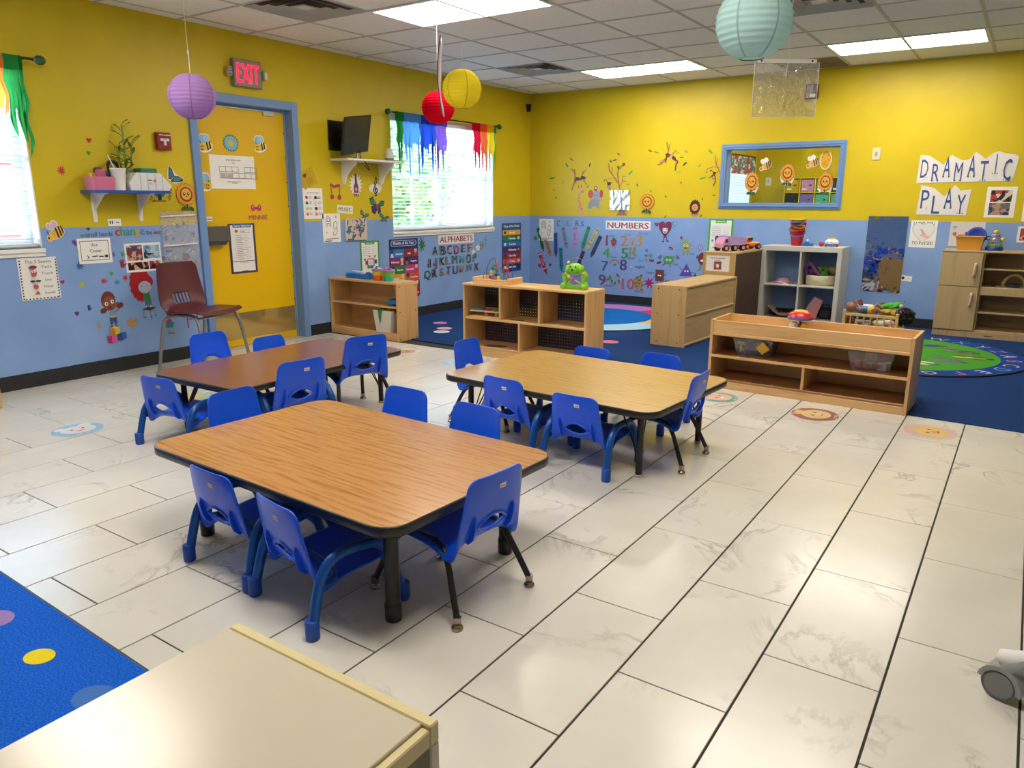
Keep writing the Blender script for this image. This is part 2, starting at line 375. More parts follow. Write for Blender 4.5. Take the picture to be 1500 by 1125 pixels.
# ceiling: plenum slab, panels, T-bars
ce = struct(MB().box(-.16, YF, HC + .03, XR, .14, HC + .12, 'white').build('ceiling'))
gx = [.155 + .612 * k for k in range(-1, 13)]; gy = [-.64 + .612 * k for k in range(-17, 3)]
gx = [max(0, min(XR, q)) for q in gx]; gy = [max(YF, min(0, q)) for q in gy]
LGT = []
cells = set()
for lx in (1.379, 3.827):
    for ly in (-.64, -3.70, -6.76): LGT.append((lx, ly - .612, lx + 1.224, ly))
VNT = [(.767, -4.924, 1.379, -4.312), (.767, -1.864, 1.379, -1.252), (3.827, -3.088, 4.439, -2.476)]
cmesh = {}
for a, b_ in zip(gx, gx[1:]):
    for c, d in zip(gy, gy[1:]):
        if b_ - a < .02 or d - c < .02: continue
        mx_, my_ = (a + b_) / 2, (c + d) / 2
        if any(q[0] < mx_ < q[2] and q[1] < my_ < q[3] for q in LGT + VNT): continue
        st = 3.215 < mx_ < 3.83 and my_ > -.62
        k = (round(b_ - a, 3), round(d - c, 3), st)
        if k not in cmesh:
            hx, hy = (b_ - a) / 2 - .003, (d - c) / 2 - .003
            cmesh[k] = MB().box(-hx, -hy, .004, hx, hy, .02, 'ceiling_tile_stained' if st else 'ceiling_tile_white', .002).build('ceiling_tile', ce, (mx_, my_, HC))
        else:
            o = cmesh[k].copy(); COL.objects.link(o); o.parent = ce; o.location = (mx_, my_, HC)
for a in gx[1:-1]: MB().box(a - .012, YF, HC, a + .012, 0, HC + .004, 't_bar').build('grid_bar', ce)
for c in gy[1:-1]:
    if YF < c < 0: MB().box(0, c - .012, HC - .0006, XR, c + .012, HC + .0036, 't_bar').build('grid_bar', ce)
# baseboards
def base(name, x0, y0, x1, y1): struct(MB().box(x0, y0, 0, x1, y1, .1026, 'rubber_base', .003).build(name))
base('baseboard_left', 0, YF, .007, -4.905); base('baseboard_left', 0, -3.842, .007, 0)
MB().box(0, -6.02, 0, .0095, -5.6, .1045, 'rubber_base', .002).build('overlap_piece', D.objects['baseboard_left'])
base('baseboard_back', .007, -.007, XR, 0)
# lights and vents
lname = {(1.379, -3.70): 'recessed ceiling light panel above the yellow and red paper lanterns', (1.379, -.64): 'recessed ceiling light panel by the back wall, near the window corner',
         (3.827, -.64): 'recessed ceiling light panel beside the brown stained ceiling tile', (3.827, -3.70): 'recessed ceiling light panel past the pale teal lantern', (1.379, -6.76): 'recessed ceiling light panel above the purple lantern side of the tables',
         (3.827, -6.76): 'recessed ceiling light panel above the camera end of the room'}
for (x0, y0, x1, y1) in LGT:
    t = thing('ceiling_light', lname[(x0, y1)], 'light', ((x0 + x1) / 2, (y0 + y1) / 2, HC), 0, 'recessed ceiling light panels')
    hx, hy = (x1 - x0) / 2, (y1 - y0) / 2
    f = MB()
    for q in ((-hx, -hy, -hx + .03, hy), (hx - .03, -hy, hx, hy), (-hx + .03, -hy, hx - .03, -hy + .03), (-hx + .03, hy - .03, hx - .03, hy)): f.box(q[0], q[1], -.004, q[2], q[3], .02, 'white_metal')
    part(f, 'frame', t); part(MB().box(-hx + .03, -hy + .03, .004, hx - .03, hy - .03, .014, 'lamp'), 'diffuser', t)
vname = ['square louvred ceiling vent above the exit sign', 'square louvred ceiling vent above the rainbow curtain window', 'square louvred ceiling vent behind the pale teal lantern']
for (x0, y0, x1, y1), lb in zip(VNT, vname):
    t = thing('ceiling_vent', lb, 'vent', ((x0 + x1) / 2, (y0 + y1) / 2, HC), 0, 'square ceiling vents')
    h = .306; part(MB().box(-h, -h, .022, h, h, .028, '#1c1a18'), 'dark_duct', t)
    for i, (ro, dz) in enumerate(((.300, 0), (.228, .003), (.156, .006), (.084, .009))):
        f = MB(); wd = .052
        for k in range(4):
            M = Matrix.Rotation(k * PI / 2, 4, 'Z')
            f.add([(-ro, -ro, -.006 + dz), (ro, -ro, -.006 + dz), (ro - wd, -ro + wd, .016), (-ro + wd, -ro + wd, .016)], [(0, 3, 2, 1), (0, 1, 2, 3)], 'white_metal', False, M)
        part(f, 'louvre_ring', t)
    part(MB().box(-.05, -.05, .004, .05, .05, .008, 'white_metal'), 'centre_plate', t)
# windows
def window(name, u0, u1, v0, v1, lab):
    t = D.objects.new(name, None); COL.objects.link(t); struct(t); t['label'] = lab; t.location = (0, (u0 + u1) / 2, v0)
    hw = (u1 - u0) / 2; H = v1 - v0; X = -.135
    f = MB()
    for (a, c, b_, d) in ((-hw, 0, -hw + .05, H), (hw - .05, 0, hw, H), (-hw + .05, 0, hw - .05, .05), (-hw + .05, H - .05, hw - .05, H), (-.035, .05, .035, H - .05)):
        f.box(X - .02, a, c, X + .03, b_, d, 'white')
    part(f, 'window_frame', t)
    for s in (-1, 1):
        a, b_ = (-hw + .05, -.035) if s < 0 else (.035, hw - .05)
        m = MB(); mid = (a + b_) / 2
        m.box(X - .01, mid - .008, .05, X + .014, mid + .008, H - .05, 'white')
        for zz in (.28, .5, .72): m.box(X - .01, a, H * zz - (.02 if zz == .5 else .008), X + .016, b_, H * zz + (.02 if zz == .5 else .008), 'white')
        part(m, 'glazing_bars', t); part(MB().box(X - .003, a, .05, X + .001, b_, H - .05, 'glass'), 'pane', t)
    r = MB()
    for (a, c, b_, d) in ((-hw, .0, -hw + .008, H), (hw - .008, .0, hw, H), (-hw + .008, H - .008, hw - .008, H)): r.box(-.1, a, c, 0, b_, d, 'white')
    part(r, 'reveal_lining', t)
    s = MB().box(-.12, -hw - .012, -.03, .022, hw + .012, .0, 'white', .004).box(0, -hw - .012, -.055, .012, hw + .012, -.03, 'white', .003); part(s, 'window_sill', t)
    bl = thing('window_blind', 'white slatted blind ' + ('behind the rainbow drip valance' if name == 'window_1' else 'behind the yellow and green drip curtain'), 'blind', (-.05, (u0 + u1) / 2, v0), 0, None)
    part(MB().box(-.03, -hw + .012, H - .05, .03, hw - .012, H - .008, 'white', .004), 'head_rail', bl)
    part(MB().box(-.02, -hw + .012, .008, .02, hw - .012, .032, 'white', .004), 'bottom_rail', bl)
    n = 27; z = .06
    sl = None; dz = (H - .13) / n
    for k in range(n):
        if sl is None:
            M = Matrix.Rotation(R(-14), 4, 'Y'); sl = MB().box(-.021, -hw + .014, -.0012, .021, hw - .014, .0012, mat('#f2f2f0', .5), 0, M).build('slat', bl, (0, 0, z))
        else:
            o = sl.copy(); COL.objects.link(o); o.parent = bl; o.location = (0, 0, z)
        z += dz
    for q in (-.75, 0, .75): part(MB().box(.021, q * hw - .0012, .02, .0225, q * hw + .0012, H - .04, '#e8e8e6'), 'ladder_cord', bl)
window('window_1', *W1, 'white double window with closed slats under the rainbow valance')
window('window_2', *W0, 'white double window under the yellow and green drip curtain')
# door with steel frame
dr = struct(D.objects.new('door_1', None)); COL.objects.link(dr); dr.location = (0, -4.3725, 0); dr['label'] = 'yellow steel door with a clear kick strip, in a blue frame'
ya, yb = DOOR[0] + 4.3725, DOOR[1] + 4.3725
f = MB()
f.box(-.155, ya - .068, 0, .022, ya, 2.09, 'trim_blue', .004).box(-.155, yb, 0, .022, yb + .068, 2.09, 'trim_blue', .004).box(-.155, ya, 2.02, .022, yb, 2.09, 'trim_blue', .004)
f.box(-.155, ya, 0, -.075, ya + .016, 2.004, 'trim_blue').box(-.155, yb - .016, 0, -.075, yb, 2.004, 'trim_blue').box(-.155, ya, 2.004, -.075, yb, 2.02, 'trim_blue')
part(f, 'door_frame', dr)
DX = -.078
part(MB().box(DX - .042, ya + .016, .0065, DX, yb - .018, 2.0, mat('#e0b400', .35), .003), 'door_leaf', dr)
part(MB().box(DX, ya + .03, .07, DX + .002, yb - .03, .30, mat('#c9ad6a', .1, .7)), 'kick_plate', dr, 'shiny brass kick plate')
part(MB().box(DX + .001, yb - .24, 1.962, DX + .02, yb - .13, 1.995, '#c9c6bb', .004), 'closer_bracket', dr)
h = MB()
for k in range(9): h.cyl((DX + .001, yb - .026, .15 + k * .21), (DX + .003, yb - .026, .15 + k * .21), .006, '#4a4438', 8)
part(h, 'hinge_screws', dr)
part(MB().box(-.2, ya, -.004, .0, yb, .006, '#b7b2a6', .003), 'threshold', dr)
# ------------------------------------------------------------------ toddler chairs
def profile(shift_y, shift_z):
    pts = [(-.012, .383), (-.008, .35), (.0, .305), (.011, .255), (.027, .207), (.050, .170), (.088, .152), (.15, .149), (.24, .156), (.31, .166), (.345, .161), (.362, .143)]
    return [Vector((0, p.y + shift_y, p.z + shift_z)) for p in cr([(0, a, b) for a, b in pts], 5)]
HWID = [(0, .120), (.12, .127), (.3, .139), (.42, .147), (.5, .150), (.6, .152), (.75, .155), (.9, .147), (1, .128)]
def hw_at(t):
    for (a, p), (b, q) in zip(HWID, HWID[1:]):
        if t <= b: return p + (q - p) * (t - a) / (b - a)
    return HWID[-1][1]
def make_shell(root, sy, sz):
    P = profile(sy, sz); L = len(P) - 1; cum = [0]
    for a, b in zip(P, P[1:]): cum.append(cum[-1] + (b - a).length)
    T = cum[-1]
    def at(t):
        d = t * T; i = max(0, min(L - 1, next((k for k in range(L) if cum[k + 1] >= d), L - 1)))
        u = (d - cum[i]) / (cum[i + 1] - cum[i]); return P[i].lerp(P[i + 1], u)
    def surf(t, x):              # x in metres across
        p = at(t); d = t * T; h = hw_at(t); s = abs(x) / .155
        bk = max(0, 1 - t / .5); st = math.exp(-((t - .43) / .10) ** 2)
        return Vector((x, p.y + .030 * s ** 3 * bk - .016 * st * s ** 6, p.z - .052 * st * s ** 4 + .012 * s ** 2 * max(0, min(1, (t - .5) / .2)) * (1 - t)))
    def edge(t):
        d = t * T; h = hw_at(t); r = .034
        if d < r: h = h - r + math.sqrt(max(0, r * r - (r - d) ** 2))
        e = T - d
        if e < .04: h = h - .04 + math.sqrt(max(0, .04 ** 2 - (.04 - e) ** 2))
        return h
    # parameter of the hand hole (centre height .272 above the floor of the profile)
    tz = lambda z: min((abs(at(k / 400).z - z - sz), k / 400) for k in range(0, 190))[1]
    tc, dt = tz(.214), (tz(.184) - tz(.244)) / 2
    HL = .068
    rows = [0, .004, .010, .018, .03, .045, .06] + [.06 + .94 * k / 62 for k in range(1, 63)]
    nu = 28
    V = []; F = []
    for t in rows:
        h = edge(t); V += [surf(t, h * (2 * k / nu - 1)) for k in range(nu + 1)]
    for i in range(len(rows) - 1):
        for k in range(nu):
            tm = (rows[i] + rows[i + 1]) / 2; xm = hw_at(tm) * (2 * (k + .5) / nu - 1)
            if abs(xm) < HL and abs(tm - tc) < dt * (1 - (xm / HL) ** 2): continue
            a = i * (nu + 1) + k; F.append((a, a + nu + 1, a + nu + 2, a + 1))
    o = MB().add(V, F, 'chair_plastic', True).build('seat_shell', root)
    md = o.modifiers.new('thickness', 'SOLIDIFY'); md.thickness = .006; md.offset = 0
    rim = [surf(tc - dt * (1 - q * q) * sg, HL * q) for sg, qs in ((1, [-1 + k / 8 for k in range(16)]), (-1, [1 - k / 8 for k in range(16)])) for q in qs]
    part(MB().tube([p + Vector((0, -.003, 0)) for p in rim], .0062, 'chair_plastic', 8, True), 'handle_rim', root)
    for s in (-1, 1):
        m = MB(); q = [surf(tz(z), s * .088) for z in (.262, .245, .225, .205, .187, .170)]
        out = [Vector((0, -d, -d * .3)) for d in (.002, .013, .017, .019, .02, .014)]
        V = [p + Vector((dx, 0, 0)) for dx in (-.003, .003) for p in q] + [p + e + Vector((dx, 0, 0)) for dx in (-.003, .003) for p, e in zip(q, out)]
        n = 6; F = []
        for k in range(n - 1):
            F += [(k, k + 1, 2 * n + k + 1, 2 * n + k), (n + k, 3 * n + k, 3 * n + k + 1, n + k + 1), (2 * n + k, 2 * n + k + 1, 3 * n + k + 1, 3 * n + k)]
        part(m.add(V, F, 'chair_plastic'), 'rib', root)
    p = surf(tz(.335), .018); q = surf(tz(.323), .018); d = (q - p).normalized(); nrm = Vector((1, 0, 0)).cross(d)
    if nrm.y > 0: nrm = -nrm
    M = Matrix((Vector((1, 0, 0)), d, nrm)).transposed().to_4x4(); M.translation = p + nrm * .0042
    st = MB().box(-.014, -.008, 0, .014, .008, .0008, '#ddd6d8', 0, M)
    st.box(-.010, -.001, .0008, .010, .004, .0011, '#c98a86', 0, M)
    part(st, 'name_sticker', root, 'small pale name sticker')
def make_arm_chair():
    root = thing('toddler_chair', 'x', 'chair')
    make_shell(root, 0.0, 0.0)
    for s in (-1, 1):
        pth = cr([(s * .180, 0, .03), (s * .175, .022, .12), (s * .172, .046, .186), (s * .170, .088, .226), (s * .170, .160, .236), (s * .170, .232, .226), (s * .171, .280, .182), (s * .174, .303, .11), (s * .179, .326, .03)], 6)
        fr = part(MB().tube(pth, .0165, 'chair_tube', 12), 'arm_frame', root)
        for y in (0, .326):
            part(MB().lathe([(.017, .062), (.0215, .06), (.0215, .006), (.019, 0)], 'chair_cap', 14, Matrix.Translation((s * .180, y - (.002 if y == 0 else -.002), 0))), 'foot_cap', fr)
    part(MB().tube(cr([(-.172, .032, .148), (-.12, .115, .152), (.12, .115, .152), (.172, .032, .148)], 4), .011, 'chair_tube', 8), 'cross_bar', root)
    part(MB().tube(cr([(-.172, .294, .132), (-.12, .285, .152), (.12, .285, .152), (.172, .294, .132)], 4), .011, 'chair_tube', 8), 'cross_bar', root)
    return root
def make_leg_chair():
    root = thing('toddler_chair', 'x', 'chair')
    make_shell(root, -.008, .077)
    for s in (-1, 1):
        for pts in ([(s * .172, 0, .03), (s * .155, .035, .11), (s * .139, .068, .18), (s * .128, .1, .216), (s * .118, .15, .228)],
                    [(s * .168, .385, .03), (s * .150, .352, .11), (s * .134, .318, .18), (s * .124, .285, .214), (s * .118, .235, .228)]):
            l = part(MB().tube(cr(pts, 5), .0105, 'black_tube', 10), 'leg', root)
            x, y = pts[0][0], pts[0][1]; M = Matrix.Translation((x, y, 0))
            part(MB().lathe([(.017, 0), (.0185, .005), (.017, .011), (.009, .0135), (.009, .018), (.0125, .02), (.0125, .042)], 'chrome', 14, M), 'glide', l)
        part(MB().tube([(s * .118, .14, .228), (s * .118, .25, .228)], .0105, 'black_tube', 8), 'side_rail', root)
    part(MB().tube([(-.118, .2, .222), (.118, .2, .222)], .008, 'black_tube', 8), 'cross_bar', root)
    return root
ARM = make_arm_chair(); LEG = make_leg_chair(); used = set()
G = 'blue toddler chairs around the three low tables'
def chair(kind, x, y, face, label, sc=1):
    """x, y: midway between the two back feet; face: heading the sitter looks along, degrees from +x."""
    p = ARM if kind == 'arm' else LEG
    o = p if kind not in used else copy_tree(p); used.add(kind)
    o.location = (x, y, 0); o.rotation_euler.z = R(face - 90); o.scale = (sc,) * 3; tag(o, label, 'chair', G); return o
# near table
chair('arm', 3.384, -7.196, 87, 'blue tube-armed chair at the golden oak table, set back from its thick front leg')
chair('arm', 3.777, -7.243, 79, 'blue tube-armed chair beside the thick black front leg of the golden oak table')
chair('leg', 4.290, -6.828, 174, 'blue chair on black legs at the golden oak table, back turned outward')
chair('leg', 3.383, -6.226, 268, 'blue chair under the far edge of the golden oak table, nearer the brown table')
chair('leg', 3.800, -6.274, 266, 'blue chair under the far edge of the golden oak table, nearer the pale table')
chair('leg', 2.793, -6.67, 2, 'blue chair at the short end of the golden oak table, plain back above the tabletop')
# pale table
chair('arm', 3.458, -5.595, 84, 'blue tube-armed chair at the pale table, floor showing through its hand hole', 1.04)
chair('arm', 3.895, -5.639, 88, 'blue tube-armed chair at the pale table, next to its slim front leg')
chair('leg', 4.32, -5.18, 181, 'blue chair on black legs at the pale table end near the toy shelf')
chair('leg', 2.88, -5.13, 2, 'tall blue chair back at the pale table end near the cubby shelf')
chair('arm', 3.413, -4.57, 268, 'blue chair behind the pale table, in front of the cubby shelf end')
chair('arm', 3.845, -4.52, 266, 'blue chair behind the pale table, its back against the dark blue carpet')
# brown table
chair('arm', 2.45, -6.0, 172, 'blue tube-armed chair at the long side of the brown table', 1.15)
chair('leg', 2.43, -5.51, 163, 'blue chair on black legs askew at the brown table, near the low shelf', 1.08)
chair('arm', 1.97, -6.53, 98, 'blue tube-armed chair with a large torn sticker on its back')
chair('leg', 1.43, -5.86, -2, 'blue chair across the brown table, in front of the maroon chair')
chair('arm', 1.47, -5.45, 0, 'blue chair across the brown table, in front of the yellow door')
# ------------------------------------------------------------------ activity tables
def table(label, cx, cy, rz, w, d, h, top, legr, inset, braces):
    t = thing('activity_table', label, 'table', (cx, cy, 0), rz, 'low activity tables')
    hw, hd = w / 2, d / 2
    part(MB().prism(rrect(-hw + .006, -hd + .006, hw - .006, hd - .006, .08), h - .028, h, top), 'tabletop', t)
    a = rrect(-hw + .006, -hd + .006, hw - .006, hd - .006, .08); n = len(a); V = []; F = []
    for off, z in ((0, h - .0005), (.004, h - .001), (.006, h - .005), (.006, h - .027), (.003, h - .032), (-.012, h - .032)):
        V += [(x, y, z) for x, y in rrect(-hw + .006 - off, -hd + .006 - off, hw - .006 + off, hd - .006 + off, .08 + off)]
    for i in range(5): F += [(i * n + k, (i + 1) * n + k, (i + 1) * n + (k + 1) % n, i * n + (k + 1) % n) for k in range(n)]
    part(MB().add(V, F, 'edge_black', True), 'edge_band', t)
    m = MB(); q = inset
    for (x0, y0, x1, y1) in ((-hw + q, -hd + q, hw - q, -hd + q + .015), (-hw + q, hd - q - .015, hw - q, hd - q), (-hw + q, -hd + q, -hw + q + .015, hd - q), (hw - q - .015, -hd + q, hw - q, hd - q)): m.box(x0, y0, h - .046, x1, y1, h - .028, 'black_tube')
    part(m, 'apron_frame', t)
    for sx in (-1, 1):
        for sy in (-1, 1):
            x, y = sx * (hw - inset), sy * (hd - inset)
            l = part(MB().cyl((x, y, .004), (x, y, h - .03), legr, 'black_tube', 18), 'leg', t)
            part(MB().lathe([(legr + .001, 0), (legr + .003, .004), (legr + .003, .058 if legr > .02 else .012), (legr + .0005, .06 if legr > .02 else .013)], 'blackplastic' if legr > .02 else '#b9a98c', 18, Matrix.Translation((x, y, 0))), 'foot_cap', l)
            if braces:
                part(MB().tube([(x - sx * .008, y, .10), (x - sx * .12, y - sy * .02, h - .035)], .0035, 'black_tube', 6), 'brace', t)
                part(MB().tube([(x, y - sy * .008, .10), (x - sx * .02, y - sy * .1, h - .035)], .0035, 'black_tube', 6), 'brace', t)
table('golden oak activity table with thick black legs, largest in view', 3.583, -6.760, R(-2.5), 1.281, .838, .375, 'oak_top', .0235, .135, False)
table('pale oak activity table with slim black braced legs, before the toy shelf', 3.677, -5.148, R(-4), 1.278, .884, .35, 'oak_light', .0155, .12, True)
table('reddish brown activity table near the yellow door', 2.011, -5.741, R(91.25), 1.279, .738, .34, 'walnut_top', .0155, .12, True)
# ------------------------------------------------------------------ maroon adult chair
def maroon_chair():
    t = thing('stacking_chair', 'maroon plastic chair with slotted back and grey steel legs by the yellow door', 'chair', (.42, -5.23, 0), R(-78))
    MR = mat('#58202a', .35)
    pts = [(-.235, .80), (-.225, .72), (-.21, .62), (-.19, .53), (-.16, .475), (-.10, .45), (0, .44), (.1, .44), (.17, .445), (.215, .425)]
    P = cr([(0, a, b) for a, b in pts], 5); L = len(P) - 1
    W = [(0, .185), (.2, .21), (.36, .225), (.42, .20), (.47, .2), (.55, .235), (.75, .24), (1, .21)]
    def hw(t):
        for (a, p), (b, q) in zip(W, W[1:]):
            if t <= b: return p + (q - p) * (t - a) / (b - a)
        return .2
    def fn(u, v):
        i = min(L - 1, int(u * L)); p = P[i].lerp(P[i + 1], u * L - i); h = hw(u); r = .03
        if u < .06: h -= .03 * (1 - u / .06) ** 2
        if u > .95: h -= .05 * ((u - .95) / .05) ** 2
        x = h * (2 * v - 1); s = abs(2 * v - 1); st = math.exp(-((u - .47) / .1) ** 2)
        return Vector((x, p.y + .03 * s ** 3 * (1 - u), p.z - .035 * st * s ** 6 + .012 * s * s * (u > .6)))
    def skip(u, v): return .285 < u < .415 and abs(((v - .5) / .075 + 100.5) % 1 - .5) < .29 and abs(v - .5) < .19
    o = MB().grid(fn, 66, 80, MR, True, None, skip).build('seat_shell', t); md = o.modifiers.new('thickness', 'SOLIDIFY'); md.thickness = .007
    GR = mat('#8d8a82', .35, .6)
    for s in (-1, 1):
        for pth in ([(s * .225, -.235, .02), (s * .215, -.205, .2), (s * .205, -.17, .36), (s * .19, -.13, .41), (s * .17, -.06, .425)], [(s * .235, .225, .02), (s * .22, .2, .2), (s * .205, .17, .36), (s * .19, .13, .415), (s * .17, .06, .425)]):
            l = part(MB().tube(cr(pth, 5), .0125, GR, 12), 'leg', t)
            part(MB().cyl((pth[0][0], pth[0][1], 0), (pth[0][0], pth[0][1], .025), .016, '#8a857c', 12), 'foot_cap', l)
        part(MB().tube([(s * .17, -.07, .425), (s * .17, .07, .425)], .0125, GR, 8), 'side_rail', t)
    part(MB().tube([(-.2, -.14, .408), (.2, -.14, .408)], .009, GR, 8), 'cross_bar', t); part(MB().tube([(-.2, .14, .408), (.2, .14, .408)], .009, GR, 8), 'cross_bar', t)
maroon_chair()
# ------------------------------------------------------------------ shelves and cabinets
def screw(mb, pts, axis):
    for p in pts:
        q = Vector(p); mb.cyl(q, q + Vector(axis) * .0015, .006, '#2a1d12', 10)
# low shelf at the wall
t = thing('low_shelf', 'low two-level birch shelf against the blue wall beside the door, buckets on top', 'shelf', (.008, -3.574, 0), R(-1.6))
wd, dp, hh, th = .905, .268, .535, .018
part(MB().box(0, 0, 0, th, dp, hh - th, 'birch_up', .002), 'side_panel', t)
p = MB().box(wd - th, 0, 0, wd, dp, hh - th, 'birch_up', .002); screw(p, [(wd, y, z) for y in (.03, .235) for z in (.02, .27, .5)], (1, 0, 0)); part(p, 'side_panel', t)
part(MB().box(0, 0, hh - th, wd, dp, hh, 'birch', .002), 'top_panel', t)
part(MB().box(th, .006, .30, wd - th, dp - .01, .30 + th, 'birch', .002), 'shelf_board', t)
part(MB().box(th, .006, .055, wd - th, dp - .01, .055 + th, 'birch', .002), 'bottom_board', t)
part(MB().box(th, .004, 0, wd - th, .02, .055, 'birch', .002), 'kick_board', t)
part(MB().box(th, dp - .01, .01, wd - th, dp, hh - th, 'birch', 0), 'back_panel', t)
# cubby shelf with pegboard back
t = thing('cubby_shelf', 'birch cubby shelf with dark pegboard back, wire bead maze on top', 'shelf', (1.708, -3.665, 0), R(.6))
wd, dp, hh = 1.16, .30, .595
part(MB().box(0, 0, 0, th, dp, hh - th, 'birch_up', .002), 'side_panel', t); part(MB().box(wd - th, 0, 0, wd, dp, hh - th, 'birch_up', .002), 'side_panel', t)
part(MB().box(0, -.004, hh - th, wd, dp, hh, 'birch', .003), 'top_panel', t)
part(MB().box(th, .004, .30, wd - th, dp - .01, .318, 'birch', .002), 'shelf_board', t); part(MB().box(th, .004, .06, wd - th, dp - .01, .078, 'birch', .002), 'bottom_board', t)
part(MB().box(th, .004, 0, wd - th, .02, .06, 'birch', .002), 'kick_board', t)
for x in (.36, .73): part(MB().box(x, .004, .318, x + th, dp - .012, hh - th, 'birch_up', .002), 'divider', t)
part(MB().box(.545, .004, .078, .563, dp - .012, .30, 'birch_up', .002), 'divider', t)
m, nt, b = newmat('pegboard')
g = coords(nt, 'Object', (1, 1, 1)); sp = N(nt, 'SeparateXYZ'); nt.links.new(g, sp.inputs[0]); ds = []
for ax in ('X', 'Z'):
    q = N(nt, 'Math', operation='PINGPONG'); nt.links.new(sp.outputs[ax], q.inputs[0]); q.inputs[1].default_value = .0127
    r_ = N(nt, 'Math', operation='POWER'); nt.links.new(q.outputs[0], r_.inputs[0]); r_.inputs[1].default_value = 2; ds.append(r_)
ad = N(nt, 'Math', operation='ADD'); nt.links.new(ds[0].outputs[0], ad.inputs[0]); nt.links.new(ds[1].outputs[0], ad.inputs[1])
lt = N(nt, 'Math', operation='LESS_THAN'); nt.links.new(ad.outputs[0], lt.inputs[0]); lt.inputs[1].default_value = .0034 ** 2
b.inputs['Base Color'].default_value = lin('#3a2620'); b.inputs['Roughness'].default_value = .6
tr = N(nt, 'BsdfTransparent'); ms = N(nt, 'MixShader'); nt.links.new(lt.outputs[0], ms.inputs[0]); nt.links.new(b.outputs[0], ms.inputs[1]); nt.links.new(tr.outputs[0], ms.inputs[2])
nt.links.new(ms.outputs[0], nt.nodes['Material Output'].inputs['Surface'])
part(MB().box(th, dp - .008, .02, wd - th, dp - .006, hh - th, 'pegboard'), 'pegboard_back', t, 'dark pegboard with rows of round holes')
p = MB().box(.05, .02, .0781, .3, .2, .0784, '#3b2a1e'); 
part(MB().prism(circ(.27, .09, .10, .05, 20, .2), .0781, .0786, '#5d4a3a'), 'worn_sticker', t, 'worn dark sticker patch'); part(MB().prism(rrect(.42, .05, .56, .09, .01), .3181, .3186, '#4a3a2c'), 'worn_sticker', t, 'worn dark sticker patch')
part(MB().box(.50, .06, hh, .68, .12, hh + .0006, '#d9cdb8'), 'tape_strip', t, 'pale worn tape'); part(MB().box(.83, .05, .3181, 1.0, .09, .3187, '#c9bda9'), 'tape_strip', t, 'pale worn tape')
# toy shelf with tray top
t = thing('toy_shelf', 'low birch toy shelf with a tray top and two clear bins, at the carpet edge', 'shelf', (3.812, -3.612, 0), R(-1.95))
wd, dp, hh = 1.252, .345, .475
for x in (0, wd - th): part(MB().prism([(0, 0), (dp, 0), (dp, hh), (.0, hh - .004)], x, x + th, 'birch_up', Matrix(((0, 0, 1, 0), (1, 0, 0, 0), (0, 1, 0, 0), (0, 0, 0, 1)))), 'side_panel', t)
part(MB().box(th, .003, .385, wd - th, .02, hh - .006, 'birch', .003), 'tray_front', t); part(MB().box(th, dp - .014, .02, wd - th, dp - .002, hh, 'birch', .002), 'back_panel', t)
part(MB().box(th, .001, .366, wd - th, dp - .014, .386, 'birch', .003), 'tray_board', t)
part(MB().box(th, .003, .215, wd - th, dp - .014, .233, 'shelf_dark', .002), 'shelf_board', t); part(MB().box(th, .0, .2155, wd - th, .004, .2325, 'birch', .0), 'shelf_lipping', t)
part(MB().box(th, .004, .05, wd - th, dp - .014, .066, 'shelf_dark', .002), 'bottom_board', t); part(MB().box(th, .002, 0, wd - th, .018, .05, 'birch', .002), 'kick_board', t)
part(MB().box(.625, .003, .066, .643, dp - .014, .215, 'birch_up', .002), 'divider', t)
for (x, z, w_) in ((.20, .2331, .08), (.46, .2331, .09), (.30, .0661, .13)): part(MB().box(x - .012, .012, z, x + w_ + .012, .04, z + .0005, '#cdbba0').box(x, .014, z + .0005, x + w_, .038, z + .0009, '#2a2320'), 'photo_label', t, 'dark picture label stuck on the board')
# pale end-on shelf
t = thing('low_cabinet', 'low maple shelf unit seen from its end and back, standing on the blue carpet', 'cabinet', (2.838, -2.39, 0), R(-3))
wd, dp, hh = .325, 1.16, .542
p = MB().box(0, 0, .004, wd, .02, hh, 'maple', .002); screw(p, [(x, 0, z) for x in (.06, .26) for z in (.04, .29, .51)], (0, -1, 0)); part(p, 'end_panel', t)
part(MB().box(0, dp - .02, .004, wd, dp, hh, 'maple', .002), 'end_panel', t)
part(MB().box(0, .02, hh - .022, wd - .004, dp - .02, hh - .002, 'maple_x', .003), 'top_panel', t)
part(MB().box(wd - .022, .02, .03, wd - .014, dp - .02, hh - .022, 'maple_x', 0), 'back_panel', t)
for z in (.012, .265): part(MB().box(.0, .02, z, wd - .004, dp - .02, z + .02, 'maple_x', .004), 'shelf_board', t)
# taller cabinet behind it
t = thing('tall_cabinet', 'taller cabinet with dark brown back panel between the maple shelf and white cube unit', 'cabinet', (2.855, -1.215, 0), R(-1))
wd, dp, hh = .328, .95, .765
part(MB().box(0, 0, .0, wd, .02, hh - .018, 'maple', .002), 'end_panel', t); part(MB().box(0, dp - .02, 0, wd, dp, hh - .018, 'maple', .002), 'end_panel', t)
part(MB().box(0, 0, hh - .018, wd, dp, hh, 'maple_x', .002), 'top_panel', t); part(MB().box(wd - .012, .02, .01, wd - .002, dp - .02, hh - .018, 'brown_panel'), 'back_panel', t, 'dark brown back panel')
for z in (.01, .27, .51): part(MB().box(.0, .02, z, wd - .012, dp - .02, z + .018, 'maple_x', .002), 'shelf_board', t)
